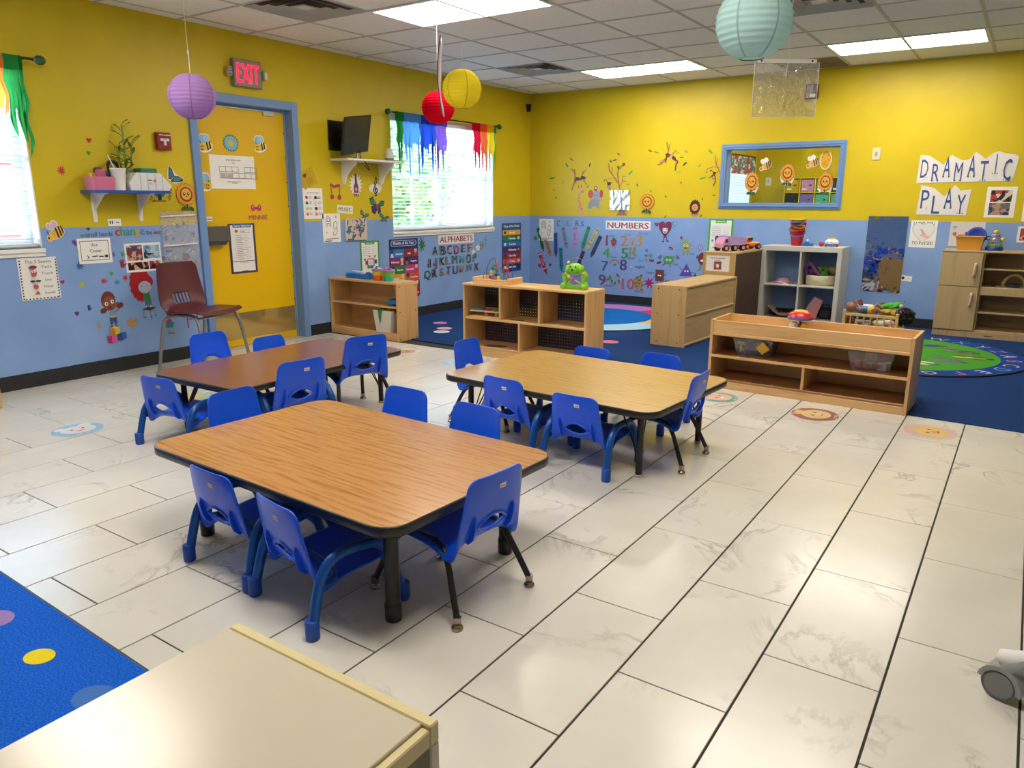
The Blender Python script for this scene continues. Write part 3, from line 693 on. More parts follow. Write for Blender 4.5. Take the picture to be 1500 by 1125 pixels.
# white cube unit
t = thing('cube_unit', 'white two by two cube shelf unit against the blue wall, red bucket stack on top', 'shelf', (3.20, -.405, 0), 0)
wd, dp, hh = .80, .39, .80; WH = mat('#cfccc2', .45)
part(MB().box(0, 0, hh - .05, wd, dp, hh, WH, .002), 'top_panel', t); part(MB().box(0, 0, 0, wd, dp, .04, WH, .002), 'bottom_panel', t)
part(MB().box(0, 0, .04, .045, dp, hh - .05, WH, .002), 'side_panel', t); part(MB().box(wd - .045, 0, .04, wd, dp, hh - .05, WH, .002), 'side_panel', t)
part(MB().box(.392, .004, .04, .408, dp, hh - .05, WH, .001), 'divider', t); part(MB().box(.045, .005, .387, .392, dp, .403, WH, .001), 'shelf_board', t); part(MB().box(.408, .005, .387, wd - .045, dp, .403, WH, .001), 'shelf_board', t)
# play kitchen
t = thing('play_kitchen', 'wooden play kitchen with two fridge doors and open shelves, under the dramatic play sign', 'cabinet', (4.872, -.355, 0), R(0))
wd, dp, hh = 1.25, .345, .815; K = 'kitchen_wood'
part(MB().box(0, 0.02, .0, .018, dp, hh - .018, K, .002), 'side_panel', t); part(MB().box(wd - .018, .02, 0, wd, dp, hh - .018, K, .002), 'side_panel', t)
part(MB().box(0, 0, hh - .018, wd, dp, hh, K, .003), 'top_panel', t); part(MB().box(.0, .004, 0, wd, .02, .062, K, .002), 'kick_board', t)
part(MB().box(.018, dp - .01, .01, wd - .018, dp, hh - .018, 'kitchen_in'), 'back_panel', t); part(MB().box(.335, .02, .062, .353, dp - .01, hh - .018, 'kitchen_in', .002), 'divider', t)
for (z0, z1) in ((.07, .478), (.485, hh - .022)):
    d = part(MB().box(.002, 0, z0, .335, .018, z1, K, .002), 'door', t); zc = (z0 + z1) / 2 + (.09 if z0 < .2 else 0)
    part(MB().tube(cr([(.285, .002, zc + .055), (.286, -.022, zc + .05), (.284, -.027, zc), (.28, -.022, zc - .05), (.279, .002, zc - .055)], 4), .0125, mat('#cdb598', .4), 8), 'handle', d)
part(MB().box(.353, .004, .41, wd - .018, dp - .01, .485, K, .003), 'worktop', t); part(MB().box(.353, .03, .64, wd - .018, dp - .01, .655, K, .002), 'shelf_board', t)
part(MB().box(.353, .03, .235, wd - .018, dp - .01, .252, K, .002), 'shelf_board', t); part(MB().box(.353, .02, .062, wd - .018, dp - .01, .078, K, .002), 'bottom_board', t)
part(MB().prism([(.60 + .10 * math.cos(a), .485 + .12 * math.sin(a)) for a in [PI * k / 16 for k in range(17)]] + [(.60 - .078 * math.cos(a), .485 + .097 * math.sin(a)) for a in [PI * k / 16 for k in range(17)]], 0, .02, K, Matrix(((1, 0, 0, 0), (0, 0, 1, .18), (0, 1, 0, 0), (0, 0, 0, 1)))), 'faucet_arch', t)
part(MB().box(.46, .10, .485, .80, .30, .492, K, .002), 'sink_board', t)
part(MB().box(.43, .003, .028, .50, .0042, .036, '#3b2b1b'), 'maker_mark', t, 'small dark maker mark')
# shelf in the foreground
t = thing('storage_shelf', 'cream laminate shelf top with a pale wood edge, cut by the bottom of the picture', 'shelf', (4.582, -8.75, 0), R(.3))
wd, dp, hh = .412, .815, .60; CR = mat('#cfc6b2', .22); YE = mat('#d8c994', .4)
part(MB().box(0, 0, hh - .03, wd - .014, dp - .018, hh, CR, .0015), 'top_panel', t); part(MB().box(0, dp - .018, hh - .03, wd, dp, hh + .001, YE, .002), 'edge_strip', t, 'pale yellow wood edge strip')
part(MB().box(wd - .014, 0, hh - .03, wd, dp - .018, hh - .004, YE, .002), 'edge_strip', t); part(MB().box(0, dp - .018, 0, wd, dp, hh - .03, CR, .002), 'end_panel', t)
part(MB().box(0, 0, 0, wd, .018, hh - .03, CR, .002), 'end_panel', t); part(MB().box(0, .018, 0, .01, dp - .018, hh - .03, CR), 'back_panel', t)
for z in (.03, .30): part(MB().box(.01, .018, z, wd - .01, dp - .018, z + .018, CR, .002), 'shelf_board', t)
# wooden upright at the picture edge
a = solo(MB().box(-.03, -.02, 0, .016, .02, .44, 'maple', .004).box(-.32, -.015, .38, -.03, .015, .42, 'maple', .003).box(-.35, -.02, 0, -.32, .02, .44, 'maple', .004), 'wooden_stand', 'pale wooden stand post under the window at the picture edge', 'stand', (.405, -6.665, 0))
# rolling base, castor only in view
t = thing('rolling_stand', 'white tube stand leg with a grey castor, at the picture edge', 'stand', (5.64, -6.44, 0), R(-22))
part(MB().tube([(-.01, 0, .075), (.12, .0, .13), (.42, .0, .18)], .016, 'white_metal', 12), 'leg', t)
part(MB().tube([(.42, 0, 0.02), (.42, 0, .9)], .018, 'white_metal', 12), 'upright', t)
cs = MB(); cs.cyl((0, -.022, .031), (0, .022, .031), .031, mat('#5f605f', .5), 24).cyl((0, -.0235, .031), (0, -.022, .031), .025, mat('#787978', .5), 20).cyl((0, .022, .031), (0, .0235, .031), .025, mat('#787978', .5), 20)
c_ = part(cs, 'castor_wheel', t)
pr_ = [(.038 * math.cos(a), .031 + .038 * math.sin(a)) for a in [R(q) for q in range(-10, 171, 15)]] + [(.029 * math.cos(a), .031 + .029 * math.sin(a)) for a in [R(q) for q in range(170, -11, -15)]]
part(MB().prism(pr_, -.026, .026, mat('#8b8c8b', .45), Matrix(((1, 0, 0, 0), (0, 0, 1, 0), (0, 1, 0, 0), (0, 0, 0, 1)))).tube([(.006, 0, .058), (.04, 0, .09)], [.022, .019], mat('#8b8c8b', .45), 12), 'castor_hood', t)
t.scale = (1.4,) * 3
# ------------------------------------------------------------------ carpet and rugs
t = thing('area_carpet', 'dark blue carpet covering the reading corner up to the back wall', 'carpet', (0, 0, 0))
part(MB().prism([(.008, -3.36), (1.0, -3.44), (3.0, -3.52), (5.08, -3.63), (XR, -3.76), (XR, -.008), (.008, -.008)], -.003, .007, 'carpet_blue'), 'pile', t)
for (x, y, c, r) in ((.536, -2.552, '#c77fb8', .075), (.791, -2.795, '#e0a9b4', .078), (.896, -2.967, '#cfd9dd', .08), (2.50, -2.506, '#d9818c', .08), (1.25, -2.1, '#c03a4a', .2), (1.3, -2.75, '#d8a9c0', .07)):
    part(MB().prism(circ(x, y, r, r * .95), .0068, .0074, carpet('dot' + c[1:], c, c)), 'woven_dot', t)
# ------------------------------------------------------------------ paper lanterns and hangers
def lantern(name, P, r, col, label, top, hole=.32):
    t = thing('paper_lantern', label, 'lantern', P, 0, 'hanging paper lanterns')
    m = cloth('lantern_' + col[1:], col, .4); mb = MB(); n = 36; L = 56; V = []; F = []
    a0 = math.asin(hole)
    for i in range(L + 1):
        a = -PI / 2 + a0 + (PI - 2 * a0) * i / L; ridge = 1 + (.012 if i % 4 == 0 else -.022 if i % 4 == 2 else -.003)
        for k in range(n):
            wob = 1 + .004 * math.sin(k * 5 + i * 1.7) + random.uniform(-.003, .003)
            V.append((r * math.cos(a) * ridge * wob * math.cos(2 * PI * k / n), r * math.cos(a) * ridge * wob * math.sin(2 * PI * k / n), r * math.sin(a) * .97))
    for i in range(L): F += [(i * n + k, i * n + (k + 1) % n, (i + 1) * n + (k + 1) % n, (i + 1) * n + k) for k in range(n)]
    part(mb.add(V, F, m, True), 'paper_shade', t)
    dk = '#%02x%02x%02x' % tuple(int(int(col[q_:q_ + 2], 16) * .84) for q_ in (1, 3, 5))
    for k in range(6):  # darker strips paint in the shade of the wire ribs behind the paper
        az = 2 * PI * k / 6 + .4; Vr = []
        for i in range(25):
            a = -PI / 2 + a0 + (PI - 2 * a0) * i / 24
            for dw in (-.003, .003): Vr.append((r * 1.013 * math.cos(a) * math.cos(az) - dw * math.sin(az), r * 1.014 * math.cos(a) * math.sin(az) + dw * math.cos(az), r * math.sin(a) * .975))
        part(MB().add(Vr, [(2 * i, 2 * i + 1, 2 * i + 3, 2 * i + 2) for i in range(24)], cloth('rib_shade_' + dk[1:], dk, .4), True), 'rib_shade_strip', t)
    wr = MB(); zz = r * math.cos(a0) * .96
    wr.tube([(r * hole * math.cos(2 * PI * k / 20), r * hole * math.sin(2 * PI * k / 20), -zz) for k in range(20)], .0016, '#5b5b58', 6, True)
    wr.tube([(-r * hole, 0, zz), (0, 0, zz + .004), (r * hole, 0, zz)], .0013, '#5b5b58', 6); wr.tube([(0, 0, -zz + .01), (.004, 0, zz)], .0013, '#5b5b58', 6)
    part(wr, 'wire_frame', t)
    st = MB().tube([(0, 0, zz), (0, 0, zz + .10), (0, 0, HC - P[2])], .0009, '#d9d6cd', 5)
    st.tube([(.006 * math.cos(q * PI / 5), .001, zz + .115 + .009 * math.sin(q * PI / 5)) for q in range(10)], .0016, '#e8e4da', 5, True).tube([(.002, 0, zz), (.003, 0, zz + .108)], .0016, '#e8e4da', 5)
    part(st, 'hanging_string', t)
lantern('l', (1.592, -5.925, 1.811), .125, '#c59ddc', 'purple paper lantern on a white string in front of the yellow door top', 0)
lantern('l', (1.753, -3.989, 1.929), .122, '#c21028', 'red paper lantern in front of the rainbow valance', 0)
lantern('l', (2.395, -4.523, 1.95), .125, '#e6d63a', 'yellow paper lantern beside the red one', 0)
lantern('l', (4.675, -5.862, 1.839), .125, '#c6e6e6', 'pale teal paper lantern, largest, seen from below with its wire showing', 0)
# edge-on hanging card
t = thing('hanging_card', 'laminated card hung nearly edge-on in front of the red lantern', 'card', (2.62, -5.0, 1.94), R(127))
V = []; NZ = 12
for i in range(NZ + 1):
    z = .2 - .4 * i / NZ; b = .02 * math.sin(PI * i / NZ)
    V += [(-.13 + .0 * b, b, z), (.13, b * .8 + .004 * math.sin(i), z)]
cd = MB().add(V, [(2 * i, 2 * i + 1, 2 * i + 3, 2 * i + 2) for i in range(NZ)], mat('#b9a2b4', .4), True).build('card_sheet', t)
md = cd.modifiers.new('thickness', 'SOLIDIFY'); md.thickness = .004
part(MB().tube([(-.132, 0, .2)] + [V[2 * i] for i in range(NZ + 1)], .003, '#2c2334', 5), 'dark_edge', t)
part(MB().tube([(0, 0, .2), (0, 0, HC - 1.94)], .0009, '#d9d6cd', 5), 'hanging_string', t)
# clear sleeve
t = thing('plastic_sleeve', 'clear plastic page sleeve hanging from the ceiling on a string', 'sleeve', (4.646, -5.315, 1.69), R(34.2 + 2))
fn = lambda u, v: Vector((.262 * (u - .5), .006 * math.sin(9 * u + 3 * v) * v * (1 - v) * 4 + .003 * math.sin(20 * v + 6 * u), .205 * (v - .5)))
part(MB().grid(fn, 40, 32, 'vinyl'), 'sleeve_sheet', t)
pc = MB(); rr_ = random.Random(8)
def glint(cx, cz, w_, h_, n=7, up=0):
    a = [(cx + w_ * math.cos(2 * PI * k / n) * rr_.uniform(.5, 1.2), cz + h_ * math.sin(2 * PI * k / n) * rr_.uniform(.5, 1.2) + up * math.cos(2 * PI * k / n)) for k in range(n)]
    return a
part(MB().box(-.118, -.003, .1, .118, .003, .114, mat('#dcd9d4', .4)).box(-.131, -.001, -.1025, -.129, .001, .1025, '#e8e6e0').box(.129, -.001, -.1025, .131, .001, .1025, '#e8e6e0').box(-.131, -.001, -.1035, .131, .001, -.1015, '#e8e6e0'), 'welded_rim', t)
part(MB().cyl((-.105, -.0035, .107), (-.105, .0035, .107), .004, '#3a3a38', 10).cyl((.10, -.0035, .107), (.10, .0035, .107), .004, '#3a3a38', 10), 'punched_holes', t)
part(MB().tube([(0, .0, .05), (.002, 0, .114), (.004, 0, HC - 1.69)], .0012, '#e6e3da', 5), 'hanging_string', t)
# ------------------------------------------------------------------ things on the low shelf and cubby
LX = lambda u, v: (.008 + u * math.cos(R(-1.6)) - v * math.sin(R(-1.6)), -3.574 + u * math.sin(R(-1.6)) + v * math.cos(R(-1.6)))
x, y = LX(.27, .14)
t = thing('keyboard_toy', 'blue and white moulded musical toy on the low shelf by the door', 'toy', (x, y, .535), R(-8))
m = MB(); pl_ = [(-.17, -.03), (-.15, .05), (-.06, .075), (.05, .045), (.14, .06), (.19, .02), (.19, -.04), (.1, -.065), (0, -.055), (-.1, -.07)]
pl_ = [(p.x, p.y) for p in cr([(a, b, 0) for a, b in pl_ + pl_[:1]], 4)[:-1]]
part(MB().prism(pl_, 0, .04, mat('#1f74c9', .3)).prism([(a * .92, b * .9) for a, b in pl_], .04, .048, mat('#2b8ad8', .3)), 'body', t)
part(MB().prism(rrect(-.14, .02, .02, .06, .01), .046, .058, '#e8ebee'), 'key_panel', t); part(MB().box(.07, -.03, .04, .13, .03, .062, mat('#dfe6ec', .3), .012), 'white_module', t)
part(MB().ball((.165, -.01, .042), (.03, .035, .026), mat('#164f9c', .3)), 'speaker_dome', t)
def bucket(label, px, c1, c2, lid):
    x, y = LX(*px)
    t = thing('toy_bucket', label, 'bucket', (x, y, .535), 0, 'lidded toy buckets on the low shelf')
    part(MB().lathe([(.038, 0), (.043, .002), (.047, .04), (.049, .045), (.055, .088)], mat(c1, .35), 24), 'body', t)
    n = 24; V = []
    for k in range(n): 
        a = 2 * PI * k / n; V += [(.0445 * math.cos(a), .0445 * math.sin(a), .002), ((.050) * math.cos(a), (.050) * math.sin(a), .040 + .010 * (k % 4 < 2))]
    part(MB().add(V, [(2 * k, (2 * k + 2) % (2 * n), (2 * k + 3) % (2 * n), 2 * k + 1) for k in range(n)], mat(c2, .35), False), 'zigzag_wrap', t)
    part(MB().lathe([(.055, .085), (.062, .086), (.063, .098), (.055, .104), (0, .106)], mat('#8d79b8', .4), 24), 'lid', t)
    tp = MB(); rr = random.Random(len(label))
    for k in range(9): tp.ball((rr.uniform(-.04, .04), rr.uniform(-.035, .035), .108), (.014, .012, .008), mat(rr.choice(['#c02a52', '#e8e6e6', '#d0d8e4', '#d8364a']), .4), 8)
    part(tp, 'topping', t)
bucket('yellow and orange toy bucket with a purple lid', (.565, .11), '#eebf1e', '#e8641e', 0)
bucket('green and teal toy bucket with a purple lid', (.705, .10), '#7ec62a', '#2bb39b', 0)
x, y = LX(.785, .10); solo(MB().lathe([(.03, 0), (.075, .01), (.085, .03), (.08, .05), (.05, .058), (.045, .05), (0, .048)], mat('#1b74b8', .35), 26), 'toy_drum', 'round blue toy on the middle board of the low shelf', 'toy', (x, y, .318))
x, y = LX(.70, .10); t = thing('white_bin', 'white bin with green and yellow scarves on the bottom board of the low shelf', 'bin', (x, y, .073), 0)
wt = mat('#dcd9d2', .4)
def tub(w0, d0, w1, d1, h, th, m, mb=None):
    mb = mb or MB(); A = [(-w0, -d0), (w0, -d0), (w0, d0), (-w0, d0)]; B = [(-w1, -d1), (w1, -d1), (w1, d1), (-w1, d1)]
    V = [(*p, 0) for p in A] + [(*p, h) for p in B] + [(p[0] - math.copysign(th, p[0]), p[1] - math.copysign(th, p[1]), h) for p in B] + [(p[0] - math.copysign(th, p[0]), p[1] - math.copysign(th, p[1]), th) for p in A]
    F = [(3, 2, 1, 0), (12, 13, 14, 15)]
    for k in range(4):
        j = (k + 1) % 4; F += [(k, j, 4 + j, 4 + k), (4 + k, 4 + j, 8 + j, 8 + k), (8 + k, 8 + j, 12 + j, 12 + k)]
    return mb.add(V, F, m)
part(tub(.085, .09, .115, .10, .20, .003, wt), 'body', t)
sc_ = MB(); 
for a, c, s0 in ((-.02, '#3c9a3e', 0), (.05, '#a9a03a', 1), (.08, '#6d5a3a', 2)): sc_.ball((a, -.02, .19), (.05, .06, .028), mat(c, .8), 10)
sc_.add([(-.05, -.101, .205), (.01, -.101, .205), (-.005, -.103, .15), (-.025, -.103, .075), (-.04, -.103, .13)], [(0, 1, 2, 3, 4)], mat('#2f8a4a', .8)); part(sc_, 'scarves', t)
# bead maze on the cubby
CXY = lambda u, v: (1.708 + u * math.cos(R(.6)) - v * math.sin(R(.6)), -3.665 + u * math.sin(R(.6)) + v * math.cos(R(.6)))
x, y = CXY(.245, .16)
t = thing('bead_maze', 'wooden bead maze with looping wires and bright beads on the cubby shelf', 'toy', (x, y, .595), R(3))
bm = MB().box(-.165, -.10, 0, .165, .10, .016, 'dowel', .002)
part(bm, 'base_board', t); part(MB().box(-.18, -.105, 0, -.158, .105, .05, 'dowel', .003), 'end_rail', t); part(MB().box(.155, -.105, 0, .177, .105, .05, 'dowel', .003), 'end_rail', t)
part(MB().cyl((-.158, -.09, .028), (.155, -.09, .028), .008, 'dowel', 10), 'cross_dowel', t)
wires = [('#27408c', [(-.14, .05, .016), (-.13, .04, .12), (-.06, .03, .20), (-.01, 0, .15), (.0, -.02, .06), (.02, -.02, .03)]),
         ('#b3202e', [(-.05, .06, .016), (-.05, .04, .16), (-.03, .02, .19), (0, -.02, .16), (.01, -.04, .1), (-.02, -.05, .03)]),
         ('#27408c', [(.02, .06, .016), (.03, .05, .14), (.09, .03, .20), (.14, 0, .14), (.15, -.02, .016)]),
         ('#b3202e', [(.07, .05, .016), (.06, .03, .18), (.05, .0, .1), (.09, -.03, .07), (.13, -.05, .15), (.14, -.06, .016)]),
         ('#2f6d46', [(-.12, -.04, .016), (-.1, -.04, .08), (-.02, -.05, .06), (.06, -.04, .13), (.09, .0, .016)])]
rr = random.Random(3); bd = ['#c22430', '#e8b91e', '#1e3f92', '#2a7a48']
for c, p in wires:
    q = cr(p, 8); wv_ = part(MB().tube(q, .0026, mat(c, .3), 6), 'wire', t)
for i, (ax, ay, az, c) in enumerate([(-.02, -.02, .145, 3), (-.035, -.02, .12, 2), (-.045, -.03, .09, 1), (-.01, -.03, .115, 3), (.01, -.03, .1, 3), (-.05, -.04, .05, 0), (-.03, -.045, .035, 0), (0, -.05, .03, 3), (.03, -.04, .05, 1), (.035, -.045, .035, 1), (0, -.03, .07, 2), (.02, -.03, .065, 2), (.07, -.02, .11, 0), (.1, -.02, .13, 1), (.115, -.03, .145, 2), (-.05, -.03, .062, 1)]):
    part(MB().ball((ax, ay, az), .0135, mat(bd[c], .3), 12), 'bead', t)
x, y = CXY(.985, .13)
t = thing('puppy_bead_toy', 'lime green puppy shaped bead frame toy on the cubby shelf', 'toy', (x, y, .595), R(4))
GR = mat('#7cc428', .4); MR_ = Matrix(((1, 0, 0, 0), (0, 0, 1, 0), (0, 1, 0, 0), (0, 0, 0, 1)))
outl = [(-.10, 0), (.10, 0), (.105, .03), (.09, .06), (.1, .1), (.085, .14), (.06, .13), (.065, .06), (.04, .03), (-.04, .03), (-.065, .06), (-.06, .13), (-.085, .14), (-.1, .1), (-.09, .06), (-.105, .03)]
part(MB().prism(outl, -.025, .025, GR, MR_), 'frame_body', t)
hd = MB().ball((0, 0, .155), (.062, .042, .045), GR, 18).ball((-.055, -.005, .145), (.022, .03, .042), GR, 12).ball((.058, -.005, .15), (.022, .03, .035), GR, 12).ball((0, -.035, .145), (.028, .022, .022), GR, 12)
hd_ = part(hd, 'head', t); part(MB().ball((0, -.057, .152), (.011, .008, .009), '#1c1c1c', 10).ball((-.022, -.04, .172), .006, '#1c1c1c', 8).ball((.022, -.04, .172), .006, '#1c1c1c', 8), 'face', t, 'black nose and eyes')
part(MB().ball((-.085, -.02, .02), (.03, .025, .028), GR, 12).ball((.085, -.02, .02), (.03, .025, .028), GR, 12), 'paws', t)
part(MB().tube(cr([(-.08, -.02, .13), (-.03, -.05, .1), (.03, -.05, .07), (.08, -.03, .04)], 6), .004, mat('#e8905a', .4), 6), 'wire', t); part(MB().tube(cr([(-.07, -.02, .04), (-.02, -.04, .08), (.05, -.04, .11), (.08, -.02, .12)], 6), .003, mat('#2b5fb0', .4), 6), 'wire', t)
part(MB().tube(cr([(-.06, 0, .18), (-.02, .0, .235), (.05, 0, .225), (.085, 0, .14)], 6), .0025, mat('#a05a9c', .4), 6), 'wire', t)
for p, c in (((-.085, -.025, .135), '#2b5fb0'), ((.085, -.025, .125), '#e8b91e'), ((-.055, 0, .2), '#e8b91e'), ((-.06, 0, .185), '#2b5fb0'), ((-.03, -.05, .1), '#e8b91e'), ((.01, -.05, .08), '#c22430')): part(MB().ball(p, .013, mat(c, .35), 10), 'bead', t)
x, y = CXY(.20, .14)
t = thing('puzzle_board', 'wooden peg board with blue, red and green blocks lying in the cubby', 'toy', (x, y, .318 + .045), R(4), 'puzzle boards in the cubby')
part(MB().box(-.15, -.11, 0, .14, .10, .011, 'dowel', .002), 'board', t)
for a, b_, c, h_ in ((-.14, -.04, '#2f7fc0', .014), (-.035, .06, '#b8303c', .010), (.065, .135, '#3f8a3c', .014)): part(MB().box(a, -.10, .011, b_, -.02, .011 + h_, mat(c, .4), .003), 'block', t)
for a in (-.02, .08): part(MB().cyl((a, -.06, -.034), (a, -.06, 0), .013, 'dowel', 12), 'peg', t)
t = thing('puzzle_board', 'plain wooden peg board under the coloured one in the cubby', 'toy', (x, y - .005, .318), R(1), 'puzzle boards in the cubby')
part(MB().box(-.145, -.11, 0, .145, .10, .011, 'dowel', .002), 'board', t)
# ------------------------------------------------------------------ on the tall cabinet
def wheel(mb, x, y, z, r, w_, hub):
    mb.cyl((x, y - w_ / 2, z), (x, y + w_ / 2, z), r, mat('#1d1b1c', .6), 18).cyl((x, y - w_ / 2 - .003, z), (x, y + w_ / 2 + .003, z), r * .55, hub, 14); return mb
t = thing('dump_truck', 'pink and lilac toy dump truck on the tall cabinet', 'toy truck', (3.03, -.93, .765), R(62))
PK, LI = mat('#e09ab8', .4), mat('#b79ad6', .4)
part(MB().box(-.15, -.045, .03, .15, .045, .055, mat('#c9c6c4', .5), .004), 'chassis', t)
cb = MB().prism([(-.16, .04), (-.16, .075), (-.13, .13), (-.09, .135), (-.09, .04)], -.06, .06, PK, MR_); c_ = part(cb, 'cab', t); part(MB().box(-.13, -.062, .085, -.10, .062, .12, '#3a3440'), 'cab_window', t)
bd_ = [(-.08, .06), (-.10, .145), (-.05, .155), (-.04, .15), (.16, .13), (.13, .075), (.10, .06)]
dm = MB(); dm.prism(bd_, -.075, -.068, LI, MR_).prism(bd_, .068, .075, LI, MR_).box(-.08, -.07, .058, .11, .07, .066, LI).box(-.1, -.07, .06, -.09, .07, .15, LI)
dm.add([(.10, -.07, .06), (.10, .07, .06), (.16, .07, .13), (.16, -.07, .13)], [(0, 1, 2, 3), (3, 2, 1, 0)], LI)
part(dm, 'dump_bed', t)
for a in (-.12, -.0, .11):
    for b_ in (-.055, .055): part(wheel(MB(), a, b_, .032, .032, .03, PK), 'wheel', t)
t = thing('loader_truck', 'orange toy truck behind the lilac dump truck', 'toy truck', (3.10, -.55, .765), R(62))
OR = mat('#e0782a', .4)
part(MB().box(-.12, -.045, .03, .12, .045, .075, OR, .012).box(-.06, -.04, .075, .02, .04, .13, OR, .015), 'body', t); part(MB().box(-.05, -.042, .095, .01, .042, .12, '#2a2624'), 'cab_window', t)
for a in (-.08, .08):
    for b_ in (-.05, .05): part(wheel(MB(), a, b_, .03, .03, .028, OR), 'wheel', t)
# ------------------------------------------------------------------ cube unit contents
KX = lambda u, v: (3.20 + u, -.405 + v)
def pail(z, c, hc, label, tilt, h=.15):
    x, y = KX(.30, .2); t = thing('sand_pail', label, 'pail', (x, y, z), R(tilt), 'nested toy pails on the white cube unit')
    part(MB().lathe([(.052, .0), (.056, .003), (.072, h), (.077, h), (.077, h + .012), (.069, h + .012), (.052, .006), (0, .006)], mat(c, .35), 26), 'body', t)
    part(MB().tube(cr([(-.078, 0, h + .004), (-.06, -.065, h - .04), (0, -.09, h - .055), (.06, -.065, h - .04), (.078, 0, h + .004)], 5), .005, mat(hc, .4), 8), 'handle', t)
pail(.80, '#c8182c', '#3a4f9c', 'red toy pail at the bottom of the nested stack', 10)
pail(.852, '#6cb52a', '#b0203a', 'green toy pail in the nested stack, above the red one', -20)
pail(.885, '#1f5fae', '#c8182c', 'blue toy pail in the nested stack, just under the yellow one', 25)
pail(.915, '#eab71a', '#c8182c', 'yellow toy pail on top of the nested stack', -5)
x, y = KX(.42, .15); t = thing('toy_boat', 'small blue toy boat beside the red pail', 'toy', (x, y, .80), R(10)); part(MB().prism([(-.06, 0), (-.045, -.025), (.03, -.025), (.06, 0), (.03, .025), (-.045, .025)], 0, .03, mat('#2467b4', .4)), 'hull', t); part(MB().box(-.03, -.017, .03, .02, .017, .05, mat('#2f78c4', .4), .004).cyl((0, 0, .05), (0, 0, .072), .01, '#dfe3e6', 10), 'cabin', t)
x, y = KX(.655, .17); t = thing('phone_toy', 'white toy phone on red and blue wheels on the cube unit', 'toy', (x, y, .80), R(-15))
part(MB().box(-.06, -.05, .012, .06, .05, .035, mat('#2f7fc4', .4), .01), 'base', t); part(MB().ball((0, 0, .045), (.07, .05, .04), mat('#e9e7e2', .35), 18), 'body', t); part(MB().lathe([(.03, 0), (.032, .01), (0, .014)], mat('#e6c22a', .4), 18, Matrix.Translation((-.002, -.004, .078))), 'dial', t)
part(MB().ball((-.018, -.048, .05), .006, '#222222', 8).ball((.018, -.048, .05), .006, '#222222', 8).tube([(-.012, -.05, .034), (0, -.052, .03), (.012, -.05, .034)], .002, '#a0303a', 6), 'face', t)
for a in (-.055, .055): part(MB().cyl((a - .008 if a < 0 else a + .008, 0, .024), (a + .0, 0, .024), .024, mat('#b7242e', .4), 16), 'wheel', t)
part(MB().box(-.135, -.02, .0, -.085, .02, .05, mat('#c22434', .35), .015), 'handset', t)
x, y = KX(.20, .16); t = thing('doll_hat', 'pink and white doll bonnet in the upper opening of the cube unit', 'hat', (x, y, .403), 0); part(MB().lathe([(.095, .004), (.10, .012), (.07, .025), (.055, .05), (0, .058)], mat('#dba6be', .8), 20, None, True, 1, .8), 'bonnet', t); part(MB().tube([(.03, -.085, .012), (.06, -.1, .008), (.08, -.11, .004), (.03, -.12, .004)], .005, '#e8e0dc', 6), 'ribbon', t)
x, y = KX(.585, .16); t = thing('fabric_basket', 'cream fabric basket holding a purple bag and green toy', 'basket', (x, y, .403), 0)
part(MB().lathe([(.12, 0), (.14, .006), (.15, .05), (.148, .10), (.142, .105), (.138, .095), (.135, .02), (0, .015)], mat('#cfc3a4', .85), 26, None, True, 1, .8), 'basket_body', t)
a = solo(MB().tube(cr([(-.13, -.02, .0), (-.15, -.03, .06), (-.11, -.04, .12), (-.05, -.06, .06), (.0, -.07, .0)], 6), [.02] * 24 + [.02], mat('#7a3f86', .5), 8).ball((-.08, 0, .04), (.06, .05, .06), mat('#5f2f6c', .5), 12), 'purple_bag', 'shiny purple bag sticking out of the cream basket', 'bag', (x, y, .505))
a = solo(MB().ball((0, 0, .02), (.05, .04, .05), mat('#3f9a34', .6), 14).ball((-.03, -.01, .07), (.016, .014, .04), mat('#3f9a34', .6), 10).ball((.025, -.01, .07), (.016, .014, .045), mat('#3f9a34', .6), 10), 'green_toy', 'green toy standing up in the cream basket', 'toy', (x + .025, y - .02, .49))
M = Matrix.Rotation(R(-50), 4, 'X')
a = solo(MB().lathe([(.02, 0), (.05, .012), (.062, .04), (.058, .04), (.046, .016), (0, .006)], mat('#8d7a5e', .6), 22, M), 'wooden_bowl', 'tan wooden bowl tilted in the cream basket', 'bowl', (x + .10, y + .02, .53))
a = solo(MB().lathe([(.02, 0), (.045, .01), (.05, .035), (0, .03)], mat('#c9a51c', .5), 18), 'yellow_cup', 'yellow dish behind the purple bag in the cream basket', 'dish', (x - .035, y + .04, .555))
x, y = KX(.235, .16)
fn = lambda u, v: Vector((.15 * (2 * u - 1), .085 * (2 * v - 1), .012 + .075 * abs(2 * u - 1) ** 2 * (1.25 if u < .5 else .95) + .02 * (2 * v - 1) ** 2))
o = MB().grid(fn, 24, 10, mat('#dba9a6', .6)).build('sun_hat', None, (x, y, .04), R(5)); md = o.modifiers.new('thickness', 'SOLIDIFY'); md.thickness = .006; md.offset = 1; tag(o, 'pink curved hat in the lower opening of the cube unit', 'hat')
rr = random.Random(5); q = MB()
for k in range(14): q.ball((rr.uniform(-.05, .05), rr.uniform(-.03, .03), .02 + rr.random() * .05), rr.uniform(.012, .02), mat(rr.choice(['#5c4d24', '#3f341c', '#8a7638']), .35, .6), 8)
o = solo(q, 'beaded_purse', 'dark gold beaded purse beside the pink hat', 'purse', (x - .105, y + .06, .04)); 
x, y = KX(.52, .18); M = Matrix.Rotation(R(28), 4, 'Y'); t = thing('pink_folder', 'pink shiny folded bag leaning in the cube unit', 'bag', (x, y, .04), 0); part(MB().prism([(-.075, 0), (.045, 0), (.105, .20), (.02, .235), (-.05, .12)], -.012, .012, mat('#cf8f98', .3), MR_), 'folder_body', t)
